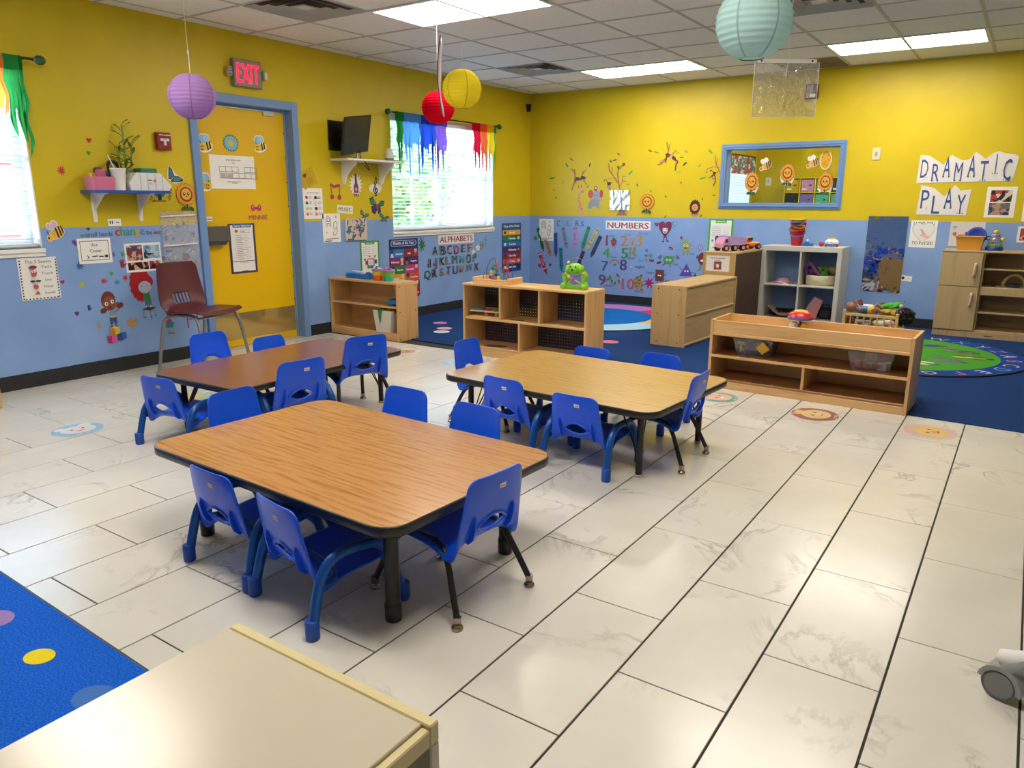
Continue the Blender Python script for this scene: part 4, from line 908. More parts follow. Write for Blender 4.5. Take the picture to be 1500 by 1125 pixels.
o = solo(MB().box(-.07, -.06, 0, .085, .06, .13, mat('#141417', .6), .03).tube([(-.05, 0, .11), (-.03, 0, .15), (.03, 0, .15), (.05, 0, .11)], .006, '#1a1a1d', 6), 'black_bag', 'black bag behind the pink folded bag in the cube unit', 'bag', (x + .125, y + .06, .04))
# ------------------------------------------------------------------ doll crib
t = thing('doll_crib', 'wooden doll crib with slatted side by the blue wall', 'crib', (4.39, -.66, 0.006), R(-4))
hw, hd_ = .235, .14
for sx in (-1, 1):
    for sy in (-1, 1): part(MB().box(sx * hw - .014, sy * hd_ - .011, 0, sx * hw + .014, sy * hd_ + .011, .232 if sx > 0 else .235, 'dowel', .004), 'post', t)
    part(MB().box(sx * hw - .006, -hd_, .10, sx * hw + .006, hd_, .20, 'dowel', .002), 'end_board', t); part(MB().tube([(sx * hw, -hd_ - .03, .018), (sx * hw, 0, .004), (sx * hw, hd_ + .03, .018)], .01, 'dowel', 8), 'rocker', t)
for sy in (-1, 1):
    part(MB().box(-hw, sy * hd_ - .007, .178, hw, sy * hd_ + .007, .205, 'dowel', .003), 'rail', t); part(MB().box(-hw, sy * hd_ - .007, .055, hw, sy * hd_ + .007, .082, 'dowel', .003), 'rail', t)
    for k in range(7): part(MB().cyl((-hw + .06 * (k + 1), sy * hd_, .08), (-hw + .06 * (k + 1), sy * hd_, .18), .006, 'dowel', 8), 'slat', t)
part(MB().box(-hw, -hd_, .05, hw, hd_, .06, 'dowel'), 'bed_board', t)
def skin_fig(name, joints, edges, m, parent=None, sub=1):
    me = D.meshes.new(name); me.from_pydata([j[:3] for j in joints], edges, []); o = D.objects.new(name, me); COL.objects.link(o)
    md = o.modifiers.new('skin', 'SKIN'); 
    for i, j in enumerate(joints): me.skin_vertices[0].data[i].radius = (j[3], j[3]); me.skin_vertices[0].data[i].use_root = (i == 0)
    md.use_smooth_shade = True; s2 = o.modifiers.new('sub', 'SUBSURF'); s2.levels = sub; s2.render_levels = sub
    me.materials.append(mat(m)); o.parent = parent; return o
def doll(label, loc, rz, skin, shirt, hair, pants):
    t = thing('baby_doll', label, 'doll', loc, rz)
    J = [(0, 0, .0, .03), (-.06, 0, .005, .034), (-.105, 0, .01, .016), (-.15, .0, .02, .02),
         (-.07, -.04, .01, .016), (-.02, -.075, .02, .013), (-.06, -.09, .03, .010), (-.07, .04, .01, .016), (-.13, .06, .04, .012), (-.15, .06, .085, .010),
         (.03, -.025, .0, .022), (.07, -.045, .03, .018), (.12, -.04, .0, .013), (.14, -.04, .015, .013), (.03, .025, .0, .022), (.06, .03, .07, .018), (.10, .03, .03, .013), (.12, .03, .045, .012)]
    E = [(0, 1), (1, 2), (2, 3), (1, 4), (4, 5), (5, 6), (1, 7), (7, 8), (8, 9), (0, 10), (10, 11), (11, 12), (12, 13), (0, 14), (14, 15), (15, 16), (16, 17)]
    b = skin_fig('body', J, E, mat(skin, .4), t, 2)
    h = part(MB().ball((-.165, 0, .025), (.052, .048, .050), mat(skin, .4), 18), 'head', t)
    part(MB().ball((-.15, -.02, .071), .005, '#201410', 8).ball((-.15, .02, .071), .005, '#201410', 8).ball((-.138, 0, .074), .006, mat(skin, .4), 8).tube([(-.126, -.012, .069), (-.124, 0, .071), (-.126, .012, .069)], .0022, '#a2504a', 6).ball((-.16, -.048, .03), (.01, .006, .012), mat(skin, .4), 8).ball((-.16, .048, .03), (.01, .006, .012), mat(skin, .4), 8), 'face', t)
    if hair: part(MB().ball((-.175, 0, .02), (.053, .051, .050), mat(hair, .7), 16), 'hair', t)
    part(MB().tube([(-.1, 0, .01), (-.05, 0, .006), (.0, 0, .002)], [.034, .041, .038], mat(shirt, .7), 14), 'shirt', t)
    if pants: part(MB().tube([(-.01, 0, .002), (.025, 0, .002), (.045, 0, .004)], [.041, .045, .03], mat(pants, .7), 14), 'diaper', t)
    return t
def cribp(u, v, z): c, s = math.cos(R(-4)), math.sin(R(-4)); return (4.39 + u * c - v * s, -.66 + u * s + v * c, z)
doll('brown baby doll in a blue shirt lying on top of the crib', cribp(-.03, -.06, .235), R(-2), '#9a6a52', '#3f7fc4', None, '#d9b93a')
doll('dark brown doll at the back of the crib in a white and pink top', cribp(-.02, .07, .235), R(-6), '#6d3f30', '#e4dcdc', '#4a2a20', '#d98aa8')
doll('doll lying low inside the crib behind the slats', cribp(-.06, 0, .09), R(0), '#8a5a44', '#e6d9d6', None, '#e2ddd8')
t = thing('green_plush', 'bright green plush animal lying on the dolls in the crib', 'plush toy', cribp(.12, .02, .285), R(12))
G_ = mat('#4fae2e', .9)
skin_fig('body', [(0, 0, 0, .032), (.07, 0, .012, .034), (.12, 0, .022, .03), (-.06, -.02, -.008, .018), (-.12, -.03, -.02, .013), (-.06, .03, -.008, .018), (-.12, .05, -.015, .013), (.05, -.05, .0, .014), (.0, -.08, -.01, .011)], [(0, 1), (1, 2), (0, 3), (3, 4), (0, 5), (5, 6), (1, 7), (7, 8)], G_, t, 2)
part(MB().ball((.10, -.045, .01), (.018, .012, .018), mat('#d9cdb8', .8), 10), 'muzzle', t); part(MB().ball((.125, -.03, .05), .006, '#202020', 8), 'eye', t)
t = thing('black_haired_doll', 'doll with bushy black hair hanging over the crib end', 'doll', cribp(.20, -.03, .225), R(170))
skin_fig('body', [(0, 0, 0, .026), (.06, 0, .0, .028), (.12, 0, .0, .022), (.05, -.04, .01, .012), (.09, -.07, .015, .010), (.16, -.02, .0, .014), (.2, -.03, -.01, .012), (.05, .04, .0, .012), (.1, .06, .0, .010)], [(0, 1), (1, 2), (1, 3), (3, 4), (2, 5), (5, 6), (1, 7), (7, 8)], mat('#7a4a38', .4), t, 2)
part(MB().tube([(-.0, 0, 0), (.06, 0, 0), (.13, 0, 0)], [.032, .036, .034], mat('#c9a41e', .7), 12), 'dress', t); part(MB().ball((-.06, 0, .01), (.042, .038, .04), mat('#7a4a38', .4), 14), 'head', t)
hm = MB(); rr = random.Random(9)
for k in range(90):
    a, b_ = rr.uniform(0, 2 * PI), rr.uniform(-1.2, 1.4); rad = rr.uniform(.05, .075); c = (-.08 + rad * math.cos(b_) * math.cos(a), rad * math.cos(b_) * math.sin(a), .0 + rad * math.sin(b_) - rr.random() * .04)
    hm.ball(c, rr.uniform(.012, .022), mat('#120e0e', .7), 6)
part(hm, 'curly_hair', t)['kind'] = 'stuff'; part(MB().box(-.06, -.06, .045, -.03, -.04, .06, mat('#d23a56', .6), .004), 'hair_bow', t)
t = solo(MB().ball((0, 0, 0), (.09, .05, .035), mat('#e4dfdb', .9), 14).ball((.06, -.03, .01), (.05, .04, .03), mat('#e0b6be', .9), 12), 'doll_blanket', 'white and pink doll blanket bunched inside the crib slats', 'blanket', cribp(.10, -.07, .13))
# ------------------------------------------------------------------ toy shelf contents
TX = lambda u, v: (3.812 + u * math.cos(R(-1.95)) - v * math.sin(R(-1.95)), -3.612 + u * math.sin(R(-1.95)) + v * math.cos(R(-1.95)))
def clear_bin(label, u, rz):
    x, y = TX(u, .17); t = thing('clear_bin', label, 'bin', (x, y, .233), R(rz), 'clear plastic bins on the toy shelf')
    part(tub(.105, .085, .135, .105, .118, .002, 'clear_plastic'), 'tub', t)
    f = MB(); 
    for (a, b_, c, d) in ((-.145, -.115, .145, -.103), (-.145, .103, .145, .115), (-.145, -.103, -.133, .103), (.133, -.103, .145, .103)): f.box(a, b_, .116, c, d, .119, 'clear_plastic')
    part(f, 'rim', t); return x, y
x, y = clear_bin('clear bin full of blue linking pieces, yellow hammer against its side', .27, 0)
rr = random.Random(2); q = MB()
for k in range(46):
    p = (rr.uniform(-.085, .085), rr.uniform(-.065, .065), .012 + rr.random() * .07); a = rr.uniform(0, PI); q.tube([(p[0] + .014 * math.cos(a + 2 * PI * j / 8), p[1] + .006 * math.sin(2 * PI * j / 8), p[2] + .014 * math.sin(2 * PI * j / 8 + a)) for j in range(8)], .004, mat(rr.choice(['#3b4fa8', '#2c3f90', '#5566b8']), .35), 5, True)
o = q.build('linking_pieces', None, (x, y, .236)); tag(o, 'heap of small blue linking pieces in the clear bin', 'toy pieces'); o['kind'] = 'stuff'
t = thing('toy_hammer', 'yellow toy hammer in the clear bin with blue pieces', 'toy', (x - .085, y - .074, .252), R(0)); part(MB().cyl((0, 0, 0), (0, 0, .06), .007, mat('#e2b21e', .4), 10), 'handle', t); part(MB().cyl((-.022, 0, .064), (.022, 0, .064), .013, mat('#e2b21e', .4), 12), 'hammer_head', t)
M = Matrix.Rotation(R(45), 4, 'Y'); o = solo(MB().box(-.032, -.005, -.032, .032, .005, .032, mat('#d2a62c', .4), .003, M), 'yellow_block', 'flat yellow square block leaning in the bin of blue pieces', 'block', (x + .075, y - .118, .30))
o = solo(MB().box(-.06, -.012, 0, .06, .012, .018, mat('#a82334', .4), .004), 'red_block', 'red bar lying on top of the blue pieces', 'block', (x - .005, y, .332)); o.rotation_euler.y = R(3)
x, y = clear_bin('clear bin of red and green play blocks', 1.00, 4)
items = [(-.07, -.04, 'b', '#c0305e', 'magenta cube block in the clear bin'), (-.022, -.055, 'c', '#e0606a', 'small coral peg in the clear bin'), (.0, -.035, 'c2', '#93a85a', 'sage green spool in the clear bin'), (.035, -.05, 's', '#d9483e', 'red ball with pale face in the clear bin'), (.07, -.045, 'w', '#e6e4e2', 'white box with grey print in the clear bin'), (.06, -.0, 'r', '#c02232', 'red round tub with bright lid in the clear bin'), (.095, -.02, 'b', '#93a01e', 'olive green cube in the clear bin'), (-.02, .03, 'b', '#d8ae1e', 'yellow cube at the back of the clear bin'), (.02, .02, 'b', '#a8b84a', 'light green block at the back of the clear bin')]
for (a, b_, k, c, lb) in items:
    q = MB(); cm = mat(c, .4); nm = 'play_block'
    if k == 'b': q.box(-.022, -.022, 0, .022, .022, .05, cm, .006)
    elif k == 'c': q.cyl((0, -.015, .02), (0, .015, .02), .018, cm, 14).cyl((0, -.02, .02), (0, -.014, .02), .008, '#f0a0a4', 10)
    elif k == 'c2': q.cyl((-.022, 0, .025), (.022, 0, .025), .021, cm, 14).cyl((-.026, 0, .025), (-.02, 0, .025), .025, cm, 14)
    elif k == 's': q.ball((0, 0, .024), .024, cm, 14)
    elif k == 'w': q.box(-.025, -.02, 0, .025, .02, .045, cm, .002).box(-.02, -.0206, .01, .0, -.0199, .036, '#8f98a8'); nm = 'white_box'
    elif k == 'r': q.lathe([(.028, 0), (.03, .06), (.033, .062), (.033, .08), (0, .084)], cm, 18); nm = 'round_tub'
    zb = .236 if k != 'r' else .252
    if b_ > .01: zb += .045
    solo(q, nm, lb, 'toy', (x + a, y + b_, zb), 0, 'play pieces in the clear bin')
x, y = TX(.535, .20)
t = thing('carousel_toy', 'toy carousel with a red roof, white and yellow figures, in the shelf tray', 'toy', (x, y, .386), 0)
part(MB().lathe([(.062, 0), (.066, .006), (.066, .02), (.05, .026), (0, .026)], mat('#3b4a62', .4), 24), 'base', t); part(MB().cyl((0, 0, .02), (0, 0, .12), .008, mat('#d0342e', .4), 10), 'post', t)
part(MB().ball((-.034, -.02, .062), (.03, .024, .036), mat('#e6e4de', .4), 14), 'figure', t, 'white figure'); part(MB().ball((.036, -.015, .062), (.03, .024, .034), mat('#e3b21c', .4), 14), 'figure', t, 'yellow figure'); part(MB().ball((.0, .03, .06), (.022, .02, .034), mat('#d2503a', .4), 12), 'figure', t, 'red figure'); part(MB().ball((.002, -.04, .055), (.012, .01, .014), mat('#dd7a3a', .4), 10), 'beak', t)
part(MB().lathe([(.08, .112), (.082, .12), (.08, .128)], mat('#2a6fb4', .35), 26), 'blue_rim', t); part(MB().lathe([(.08, .128), (.07, .150), (.045, .164), (0, .168)], mat('#cf2430', .3), 26), 'roof', t); part(MB().lathe([(.045, .163), (.04, .170), (0, .174)], mat('#e6b42c', .35), 20), 'roof_cap', t)
# ------------------------------------------------------------------ on the play kitchen
t = thing('food_bin', 'orange bin holding a blue plate on the play kitchen', 'bin', (5.075, -.20, .815), R(0))
part(tub(.095, .07, .115, .09, .125, .004, mat('#e2a03a', .4)), 'tub', t)
f = MB()
for (a, b_, c, d) in ((-.124, -.099, .124, -.087), (-.124, .087, .124, .099), (-.124, -.087, -.112, .087), (.112, -.087, .124, .087)): f.box(a, b_, .121, c, d, .129, mat('#e6a94a', .4), .002)
part(f, 'rim', t)
M = Matrix.Translation((.045, 0, .125)) @ Matrix.Rotation(R(80), 4, 'X')
solo(MB().lathe([(.02, 0), (.06, .003), (.085, .014), (.083, .017), (.06, .007), (0, .004)], mat('#2440a8', .3), 30, M), 'toy_plate', 'blue toy plate standing up in the orange bin', 'plate', (5.075, -.20, .815))
solo(MB().box(-.035, -.02, 0, .03, .02, .07, mat('#c24a2c', .5), .008), 'red_play_food', 'red play food at the edge of the orange bin', 'play food', (5.0, -.2, .885)); solo(MB().ball((0, 0, 0), .014, mat('#4a2a5c', .5), 10).cyl((0, 0, -.06), (0, 0, 0), .006, '#4a2a5c', 8), 'purple_spoon', 'dark purple spoon end beside the blue plate', 'spoon', (5.035, -.175, .965))
t = thing('bug_jar_toy', 'blue and green toy jar with yellow birds on the play kitchen', 'toy', (5.275, -.20, .815), 0)
part(MB().lathe([(.07, 0), (.073, .006), (.073, .03), (.066, .036), (0, .036)], mat('#1f3f96', .35), 26), 'base', t); gm = MB(); rr = random.Random(6)
for k in range(12): a = 2 * PI * k / 12; gm.ball((.045 * math.cos(a), .045 * math.sin(a), .042), (.017, .017, .013 + rr.random() * .01), mat('#66b53a', .5), 8)
part(gm, 'grass', t); part(MB().lathe([(.06, .036), (.058, .08), (.046, .12), (.034, .125)], 'clear_plastic', 22), 'jar', t); part(MB().lathe([(.036, .122), (.038, .126), (.034, .15), (0, .152)], mat('#8a7a94', .4), 20), 'jar_lid', t)
part(MB().ball((-.018, -.03, .075), (.017, .012, .017), mat('#d23050', .4), 10).cyl((-.018, -.03, .04), (-.018, -.03, .07), .003, '#3a8a3a', 6), 'flower', t); part(MB().ball((0, -.005, .168), (.024, .02, .02), mat('#e3c22a', .4), 14).ball((.004, -.022, .176), .004, '#222222', 6), 'bird', t, 'yellow bird on the lid'); part(MB().ball((.06, -.03, .105), (.02, .014, .018), mat('#e3c22a', .4), 12).tube([(.036, -.02, .085), (.05, -.025, .098)], .006, '#1f6f6a', 6), 'bird', t, 'yellow bird at the side'); part(MB().tube(cr([(-.04, 0, .095), (-.07, 0, .1), (-.068, 0, .125), (-.036, 0, .128)], 5), .007, mat('#1f6f7a', .4), 8), 'handle', t)
solo(MB().lathe([(.018, 0), (.022, .04), (.019, .04), (.016, .004), (0, .004)], mat('#3a1f22', .4), 16), 'dark_cup', 'small dark cup on the play kitchen counter', 'cup', (5.315, -.22, .492))
solo(MB().box(-.05, -.04, 0, .05, .04, .022, mat('#20222a', .5), .004).cyl((0, 0, .022), (0, 0, .03), .03, mat('#2c2f38', .5), 16), 'dark_pan', 'dark square dish under the arched kitchen tap', 'dish', (5.47, -.24, .492))
# ------------------------------------------------------------------ left wall shelves
t = thing('wall_shelf', 'small blue wall shelf on two white brackets, art supplies on it', 'shelf', (0, -5.50, 1.30), 0)
part(MB().box(.0, -.30, -.0, .215, .25, .02, mat('#2455b0', .35), .002), 'shelf_board', t)
for yy in (-.22, .12):
    q = MB().box(0, yy - .014, -.20, .008, yy + .014, 0, 'white').box(0, yy - .014, -.008, .19, yy + .014, 0, 'white')
    q.add([(.008, yy - .003, -.17), (.165, yy - .003, -.008), (.008, yy - .003, -.008), (.008, yy + .003, -.17), (.165, yy + .003, -.008), (.008, yy + .003, -.008), (.03, yy - .003, -.11), (.03, yy + .003, -.11)], [(0, 6, 2), (6, 1, 2), (3, 5, 7), (7, 5, 4), (0, 3, 7, 6), (6, 7, 4, 1)], 'white'); part(q, 'bracket', t)
SY = -5.50
t = thing('art_bin', 'pink bin of art odds and ends on the blue wall shelf', 'bin', (.12, SY - .215, 1.32), 0); part(tub(.06, .07, .075, .08, .09, .003, mat('#d8799a', .45)), 'tub', t)
for (a, b_, c, k) in ((-.02, -.03, '#d9b24a', 1), (.0, .03, '#2f6fb4', 2), (.02, .0, '#c65a84', 3), (-.03, .01, '#4a4a52', 4)):
    part(MB().box(a - .022, b_ - .03, .05, a + .022, b_ + .03, .105 + .012 * k, mat(c, .6), .01), 'contents', t)
t = thing('foam_cup', 'tall white foam cup with a straw on the blue wall shelf', 'cup', (.175, SY - .11, 1.32), 0); part(MB().lathe([(.036, 0), (.05, .14), (.053, .142), (.053, .15), (0, .15)], mat('#f0eeea', .6), 26), 'cup_body', t); part(MB().cyl((0, -.002, .1), (-.01, -.055, .235), .004, mat('#e6dfe0', .4), 8), 'straw', t)
t = thing('stacking_bin', 'white open fronted stacking bin with a pink tag on the blue wall shelf', 'bin', (.12, SY + .125, 1.32), 0)
prof = [(-.16, 0), (.13, 0), (.155, .035), (.07, .125), (-.11, .125), (-.17, .05)]
part(MB().prism(prof, -.07, .07, mat('#e2e3e4', .45), Matrix(((0, 0, 1, 0), (1, 0, 0, 0), (0, 1, 0, 0), (0, 0, 0, 1)))), 'bin_body', t)
for yy in (-.085, -.03, .03, .085): part(MB().box(.07, yy - .003, .004, .073, yy + .003, .12, mat('#d4d6d8', .45)), 'moulded_rib', t)
part(MB().box(.0731, .012, .062, .0742, .03, .078, '#e0487e').box(.0731, -.03, .07, .0736, .0, .076, '#3b3b3b').box(.0731, -.026, .045, .0736, -.004, .05, '#8a8a8a'), 'price_tag', t, 'bright pink tag and dark print')
solo(MB().box(-.05, -.065, 0, .05, .065, .16, mat('#1f7a66', .5), .006), 'green_box', 'green lidded box behind the white stacking bin', 'box', (.06, SY + .16, 1.32))
t = thing('bamboo_plant', 'bamboo plant in a glass on the blue wall shelf', 'plant', (.06, SY + .02, 1.32), 0)
part(MB().lathe([(.035, 0), (.04, .15), (.038, .15), (.033, .004), (0, .004)], 'glass', 18), 'glass_vase', t); lf = mat('#4f7a26', .5); rr = random.Random(12)
for (a, b_, h_) in ((0, 0, .46), (.012, .03, .33), (-.01, -.03, .31), (.015, -.012, .25)):
    sm = part(MB().tube([(a * .4, b_ * .4, .01), (a, b_, h_ * .5), (a * 1.4, b_ * 1.6, h_)], .006, mat('#7d9440', .5), 8), 'stalk', t)
    for k in range(8 if h_ > .3 else 5):
        zz = h_ * (.55 + .45 * k / 7); an = rr.uniform(0, 2 * PI) if k < 7 else PI / 2; L = rr.uniform(.07, .13); up = .5 + .08 * k
        d = Vector((math.cos(an) * .6, math.sin(an), up)).normalized(); s_ = d.cross(Vector((0, 0, 1))).normalized(); p = Vector((a * 1.2, b_ * 1.4, zz))
        V = [p, p + d * L * .35 + s_ * .010, p + d * L * .75 + s_ * .008 - Vector((0, 0, .008)), p + d * L - Vector((0, 0, .025)), p + d * L * .75 - s_ * .008 - Vector((0, 0, .008)), p + d * L * .35 - s_ * .010]
        part(MB().add(V, [(0, 1, 2, 3, 4, 5), (5, 4, 3, 2, 1, 0)], lf), 'leaf', t)
solo(MB().tube([(0, .035 * math.cos(q * PI / 8), .17 + .03 * math.sin(q * PI / 8)) for q in range(9)], .012, '#1c1a1a', 8).tube([(0, -.035, .0), (0, -.035, .17)], .008, '#1c1a1a', 8).tube([(0, .035, .0), (0, .035, .17)], .008, '#1c1a1a', 8), 'black_tape_holder', 'black looped handle behind the foam cup', 'handle', (.05, SY - .075, 1.32))
# monitor and its shelf
t = thing('wall_monitor', 'black flat monitor tilted on a wall arm above the white shelf', 'monitor', (0, -3.36, 1.85), 0)
part(MB().box(0, -.12, -.14, .012, .10, .13, 'black', .002).box(.012, -.11, .07, .03, .09, .11, 'black').box(.012, -.11, -.02, .03, .09, .02, 'black').box(.012, -.11, -.12, .03, .09, -.08, 'black'), 'wall_bracket', t); part(MB().tube([(.02, 0, 0), (.1, .03, 0), (.16, .04, 0)], .02, 'black', 10), 'arm', t)
M = Matrix.Translation((.20, .045, 0.0)) @ Matrix.Rotation(R(14), 4, 'Z') @ Matrix.Rotation(R(8), 4, 'X') @ Matrix.Rotation(R(14), 4, 'Y')
m = MB().box(-.035, -.2, -.15, -.004, .2, .15, 'blackplastic', .012, M).box(-.004, -.235, -.172, .012, .235, .172, 'blackplastic', .004, M); b_ = part(m, 'housing', t); part(MB().box(.012, -.222, -.152, .0128, .222, .16, mat('#0a1830', .2), 0, M), 'screen', t)
part(MB().box(.0122, -.012, -.168, .0132, .012, -.16, '#b8b8b8', 0, M), 'maker_badge', t)
t = thing('white_wall_shelf', 'white wall shelf with two curved brackets under the monitor', 'shelf', (0, -3.09, 1.615), 0)
part(MB().box(0, -.38, -.0, .24, .40, .02, 'white', .004), 'shelf_board', t)
for yy in (-.235, .275):
    pr2 = [(0, 0), (.2, 0), (.19, -.03), (.12, -.08), (.06, -.14), (.035, -.2), (.02, -.215), (0, -.21)]
    part(MB().prism(pr2, yy - .009, yy + .009, 'white', Matrix(((1, 0, 0, 0), (0, 0, 1, 0), (0, 1, 0, 0), (0, 0, 0, 1)))), 'bracket', t)
t = thing('webcam_stand', 'small white stand with black cables under the monitor', 'stand', (.13, -3.25, 1.635), 0); part(MB().lathe([(.07, 0), (.07, .008), (.02, .012), (0, .012)], 'black', 20).tube([(0, 0, .01), (.0, .01, .05), (.0, .015, .085)], .011, 'white', 8), 'stand_body', t); part(MB().tube(cr([(.03, .02, .09), (.05, .0, .02), (.09, .02, -.03), (.085, .08, -.10), (.05, .05, -.06)], 5), .004, 'black', 6).tube(cr([(.02, -.03, .07), (.06, -.06, .02), (.04, -.1, .004)], 5), .004, 'black', 6), 'cables', t)
t = thing('smart_speaker', 'grey and white rounded speaker on the white wall shelf', 'speaker', (.12, -2.79, 1.635), 0); part(MB().lathe([(.044, .03), (.045, .034), (.036, .115), (.028, .122), (0, .122)], mat('#d8d6d2', .45), 22), 'top_shell', t); part(MB().lathe([(.036, 0), (.044, .006), (.044, .03)], mat('#77777a', .8), 22), 'fabric_base', t)
solo(MB().prism(circ(0, 0, .045, .03, 16), 0, .016, 'black').tube(cr([(.03, 0, .01), (.07, -.04, .008), (.1, -.08, -.03), (.1, -.06, -.12)], 5), .002, '#e0ded8', 5), 'black_puck', 'small black puck on the white shelf end by the curtain', 'device', (.11, -2.70, 1.635))
# ------------------------------------------------------------------ flat print on the walls
TXT = {}
def text_geo(s, bold=.018):
    if (s, bold) not in TXT:
        cu = D.curves.new('t', 'FONT'); cu.body = s; cu.align_x = 'CENTER'; cu.resolution_u = 2; cu.fill_mode = 'FRONT'
        ob = D.objects.new('t', cu); me = ob.to_mesh(); V = [(v.co.x, v.co.y) for v in me.vertices]; F = [tuple(p.vertices) for p in me.polygons]
        ob.to_mesh_clear(); D.objects.remove(ob); D.curves.remove(cu)
        xs = [p[0] for p in V] or [0]; TXT[s, bold] = (V, F, min(xs), max(xs))
    return TXT[s, bold]
def photo(k, cols, scale=22):
    n_ = 'photo_%d' % k
    if n_ in MATS: return MATS[n_]
    m, nt, b = newmat(n_); co = coords(nt)
    v = N(nt, 'TexVoronoi', i_Scale=scale); n = N(nt, 'TexNoise', i_Scale=scale * .8, i_Detail=4); nt.links.new(co, v.inputs['Vector']); nt.links.new(co, n.inputs['Vector'])
    sp = N(nt, 'SeparateColor'); nt.links.new(v.outputs['Color'], sp.inputs[0]); mx = N(nt, 'Math', operation='MULTIPLY_ADD'); nt.links.new(sp.outputs[0], mx.inputs[0]); mx.inputs[1].default_value = .6
    m2 = N(nt, 'Math', operation='MULTIPLY'); nt.links.new(n.outputs['Fac'], m2.inputs[0]); m2.inputs[1].default_value = .4; nt.links.new(m2.outputs[0], mx.inputs[2])
    rp = ramp(nt, [((i + .3) / len(cols), c) for i, c in enumerate(cols)]); rp.color_ramp.interpolation = 'CONSTANT'; nt.links.new(mx.outputs[0], rp.inputs['Fac'])
    nt.links.new(rp.outputs[0], b.inputs['Base Color']); b.inputs['Roughness'].default_value = .35; return m
P1 = photo(1, ['#2a1a1c', '#8a3040', '#c8a088', '#3a4a6a', '#d8c8b8', '#5a3a2a']); P2 = photo(2, ['#5a86b8', '#8ab0d4', '#2a2a2c', '#b8ccd8', '#4878a8']); P3 = photo(3, ['#4a1c28', '#a83858', '#d8a888', '#2c1c20', '#c84878']); P4 = photo(4, ['#2a5a2c', '#181a1a', '#c83038', '#d8d0b0', '#6a8a3a', '#b89878']); P5 = photo(5, ['#1c2028', '#2a3a6a', '#6a6a6a', '#b88a70', '#121418'])
WALLS = {'L': lambda u, v, w: (w, u, v), 'B': lambda u, v, w: (u, -w, v), 'D': lambda u, v, w: (DX + w, u, v), 'G': lambda u, v, w: (u, .062 - w, v)}
def flat(mb, to3, shapes, hw, hh, w0=.0012, rot=0):
    c_, s_ = math.cos(rot), math.sin(rot); w = w0
    def put(poly, c):
        nonlocal w
        ar = sum(poly[i][0] * poly[(i + 1) % len(poly)][1] - poly[(i + 1) % len(poly)][0] * poly[i][1] for i in range(len(poly)))
        if ar < 0: poly = poly[::-1]
        mb.add([to3(x * c_ - y * s_, x * s_ + y * c_, w) for x, y in poly], [tuple(range(len(poly)))], c)
    for sh in shapes:
        k = sh[0]; w += .00035
        if k == 'e': put([(x * hw, y * hh) for x, y in circ(sh[1], sh[2], sh[3], sh[4], 16, 0)], sh[5])
        elif k == 'er': put([(x, y) for x, y in circ(sh[1] * hw, sh[2] * hh, sh[3] * hw, sh[4] * hh, 14, R(sh[6]))], sh[5])
        elif k == 'r': put([(sh[1] * hw, sh[2] * hh), (sh[3] * hw, sh[2] * hh), (sh[3] * hw, sh[4] * hh), (sh[1] * hw, sh[4] * hh)], sh[5])
        elif k == 'p': put([(x * hw, y * hh) for x, y in sh[1]], sh[2])
        elif k == 'rr': put(rrect(sh[1] * hw, sh[2] * hh, sh[3] * hw, sh[4] * hh, sh[6] * hh, 4), sh[5])
        elif k == 'l':
            P = [Vector((x * hw, y * hh)) for x, y in sh[1]]; t = sh[2] * hh
            for a, b_ in zip(P, P[1:]):
                d = (b_ - a); 
                if d.length < 1e-6: continue
                n = Vector((-d.y, d.x)).normalized() * t; d = d.normalized() * t * .5; put([tuple(a - n - d), tuple(b_ - n + d), tuple(b_ + n + d), tuple(a + n - d)], sh[3])
        elif k == 't':          # text: string, x, y (baseline centre), cap height, colour[, max half width, bold]
            V, F, x0, x1 = text_geo(sh[1], sh[7] if len(sh) > 7 else .018); sc = sh[4] * hh / .70; sx = sc
            if len(sh) > 6 and sh[6]: sx = min(sc * 1.3, 2 * sh[6] * hw / max(.01, x1 - x0))
            X = [(sh[2] * hw + (x - (x0 + x1) / 2) * sx, sh[3] * hh + y * sc) for x, y in V]
            bo = (sh[7] if len(sh) > 7 else .018) * sx * 1.4
            for k_, dx_ in enumerate((0,) if bo <= 0 else (-bo, bo)): mb.add([to3((x + dx_) * c_ - y * s_, (x + dx_) * s_ + y * c_, w + .0001 * k_) for x, y in X], F, sh[5])
        elif k == 'star':       # x, y, r, points, inner, colour, phase
            _, x, y, r, n, inn, c, ph = sh
            put([(x * hw + (r if i % 2 == 0 else r * inn) * hw * math.cos(PI / 2 + ph + PI * i / n), y * hh + (r if i % 2 == 0 else r * inn) * hh * math.sin(PI / 2 + ph + PI * i / n)) for i in range(2 * n)], c)
        elif k == 'heart':
            _, x, y, r, c = sh; pts = []
            for i in range(24):
                a = 2 * PI * i / 24; pts.append((x * hw + r * hw * math.sin(a) ** 3, y * hh + r * hh * (13 * math.cos(a) - 5 * math.cos(2 * a) - 2 * math.cos(3 * a) - math.cos(4 * a) + 2) / 15))
            put(pts, c)
    return mb
def rect(box): u0, v0, u1, v1 = box; return (u0 + u1) / 2, (v0 + v1) / 2, abs(u1 - u0) / 2, abs(v1 - v0) / 2
def decal(wall, box, label, shapes, name='wall_sticker', cat='wall sticker', group=None, rot=0, w0=.0012):
    u, v, hw, hh = rect(box); to = WALLS[wall]; o0 = Vector(to(u, v, 0)); z0 = Vector(to(0, 0, 0))
    mb = flat(MB(), lambda a, b_, w: Vector(to(a, b_, w)) - z0, shapes, hw, hh, w0, R(rot))
    return tag(mb.build(name, None, o0), label, cat, group)
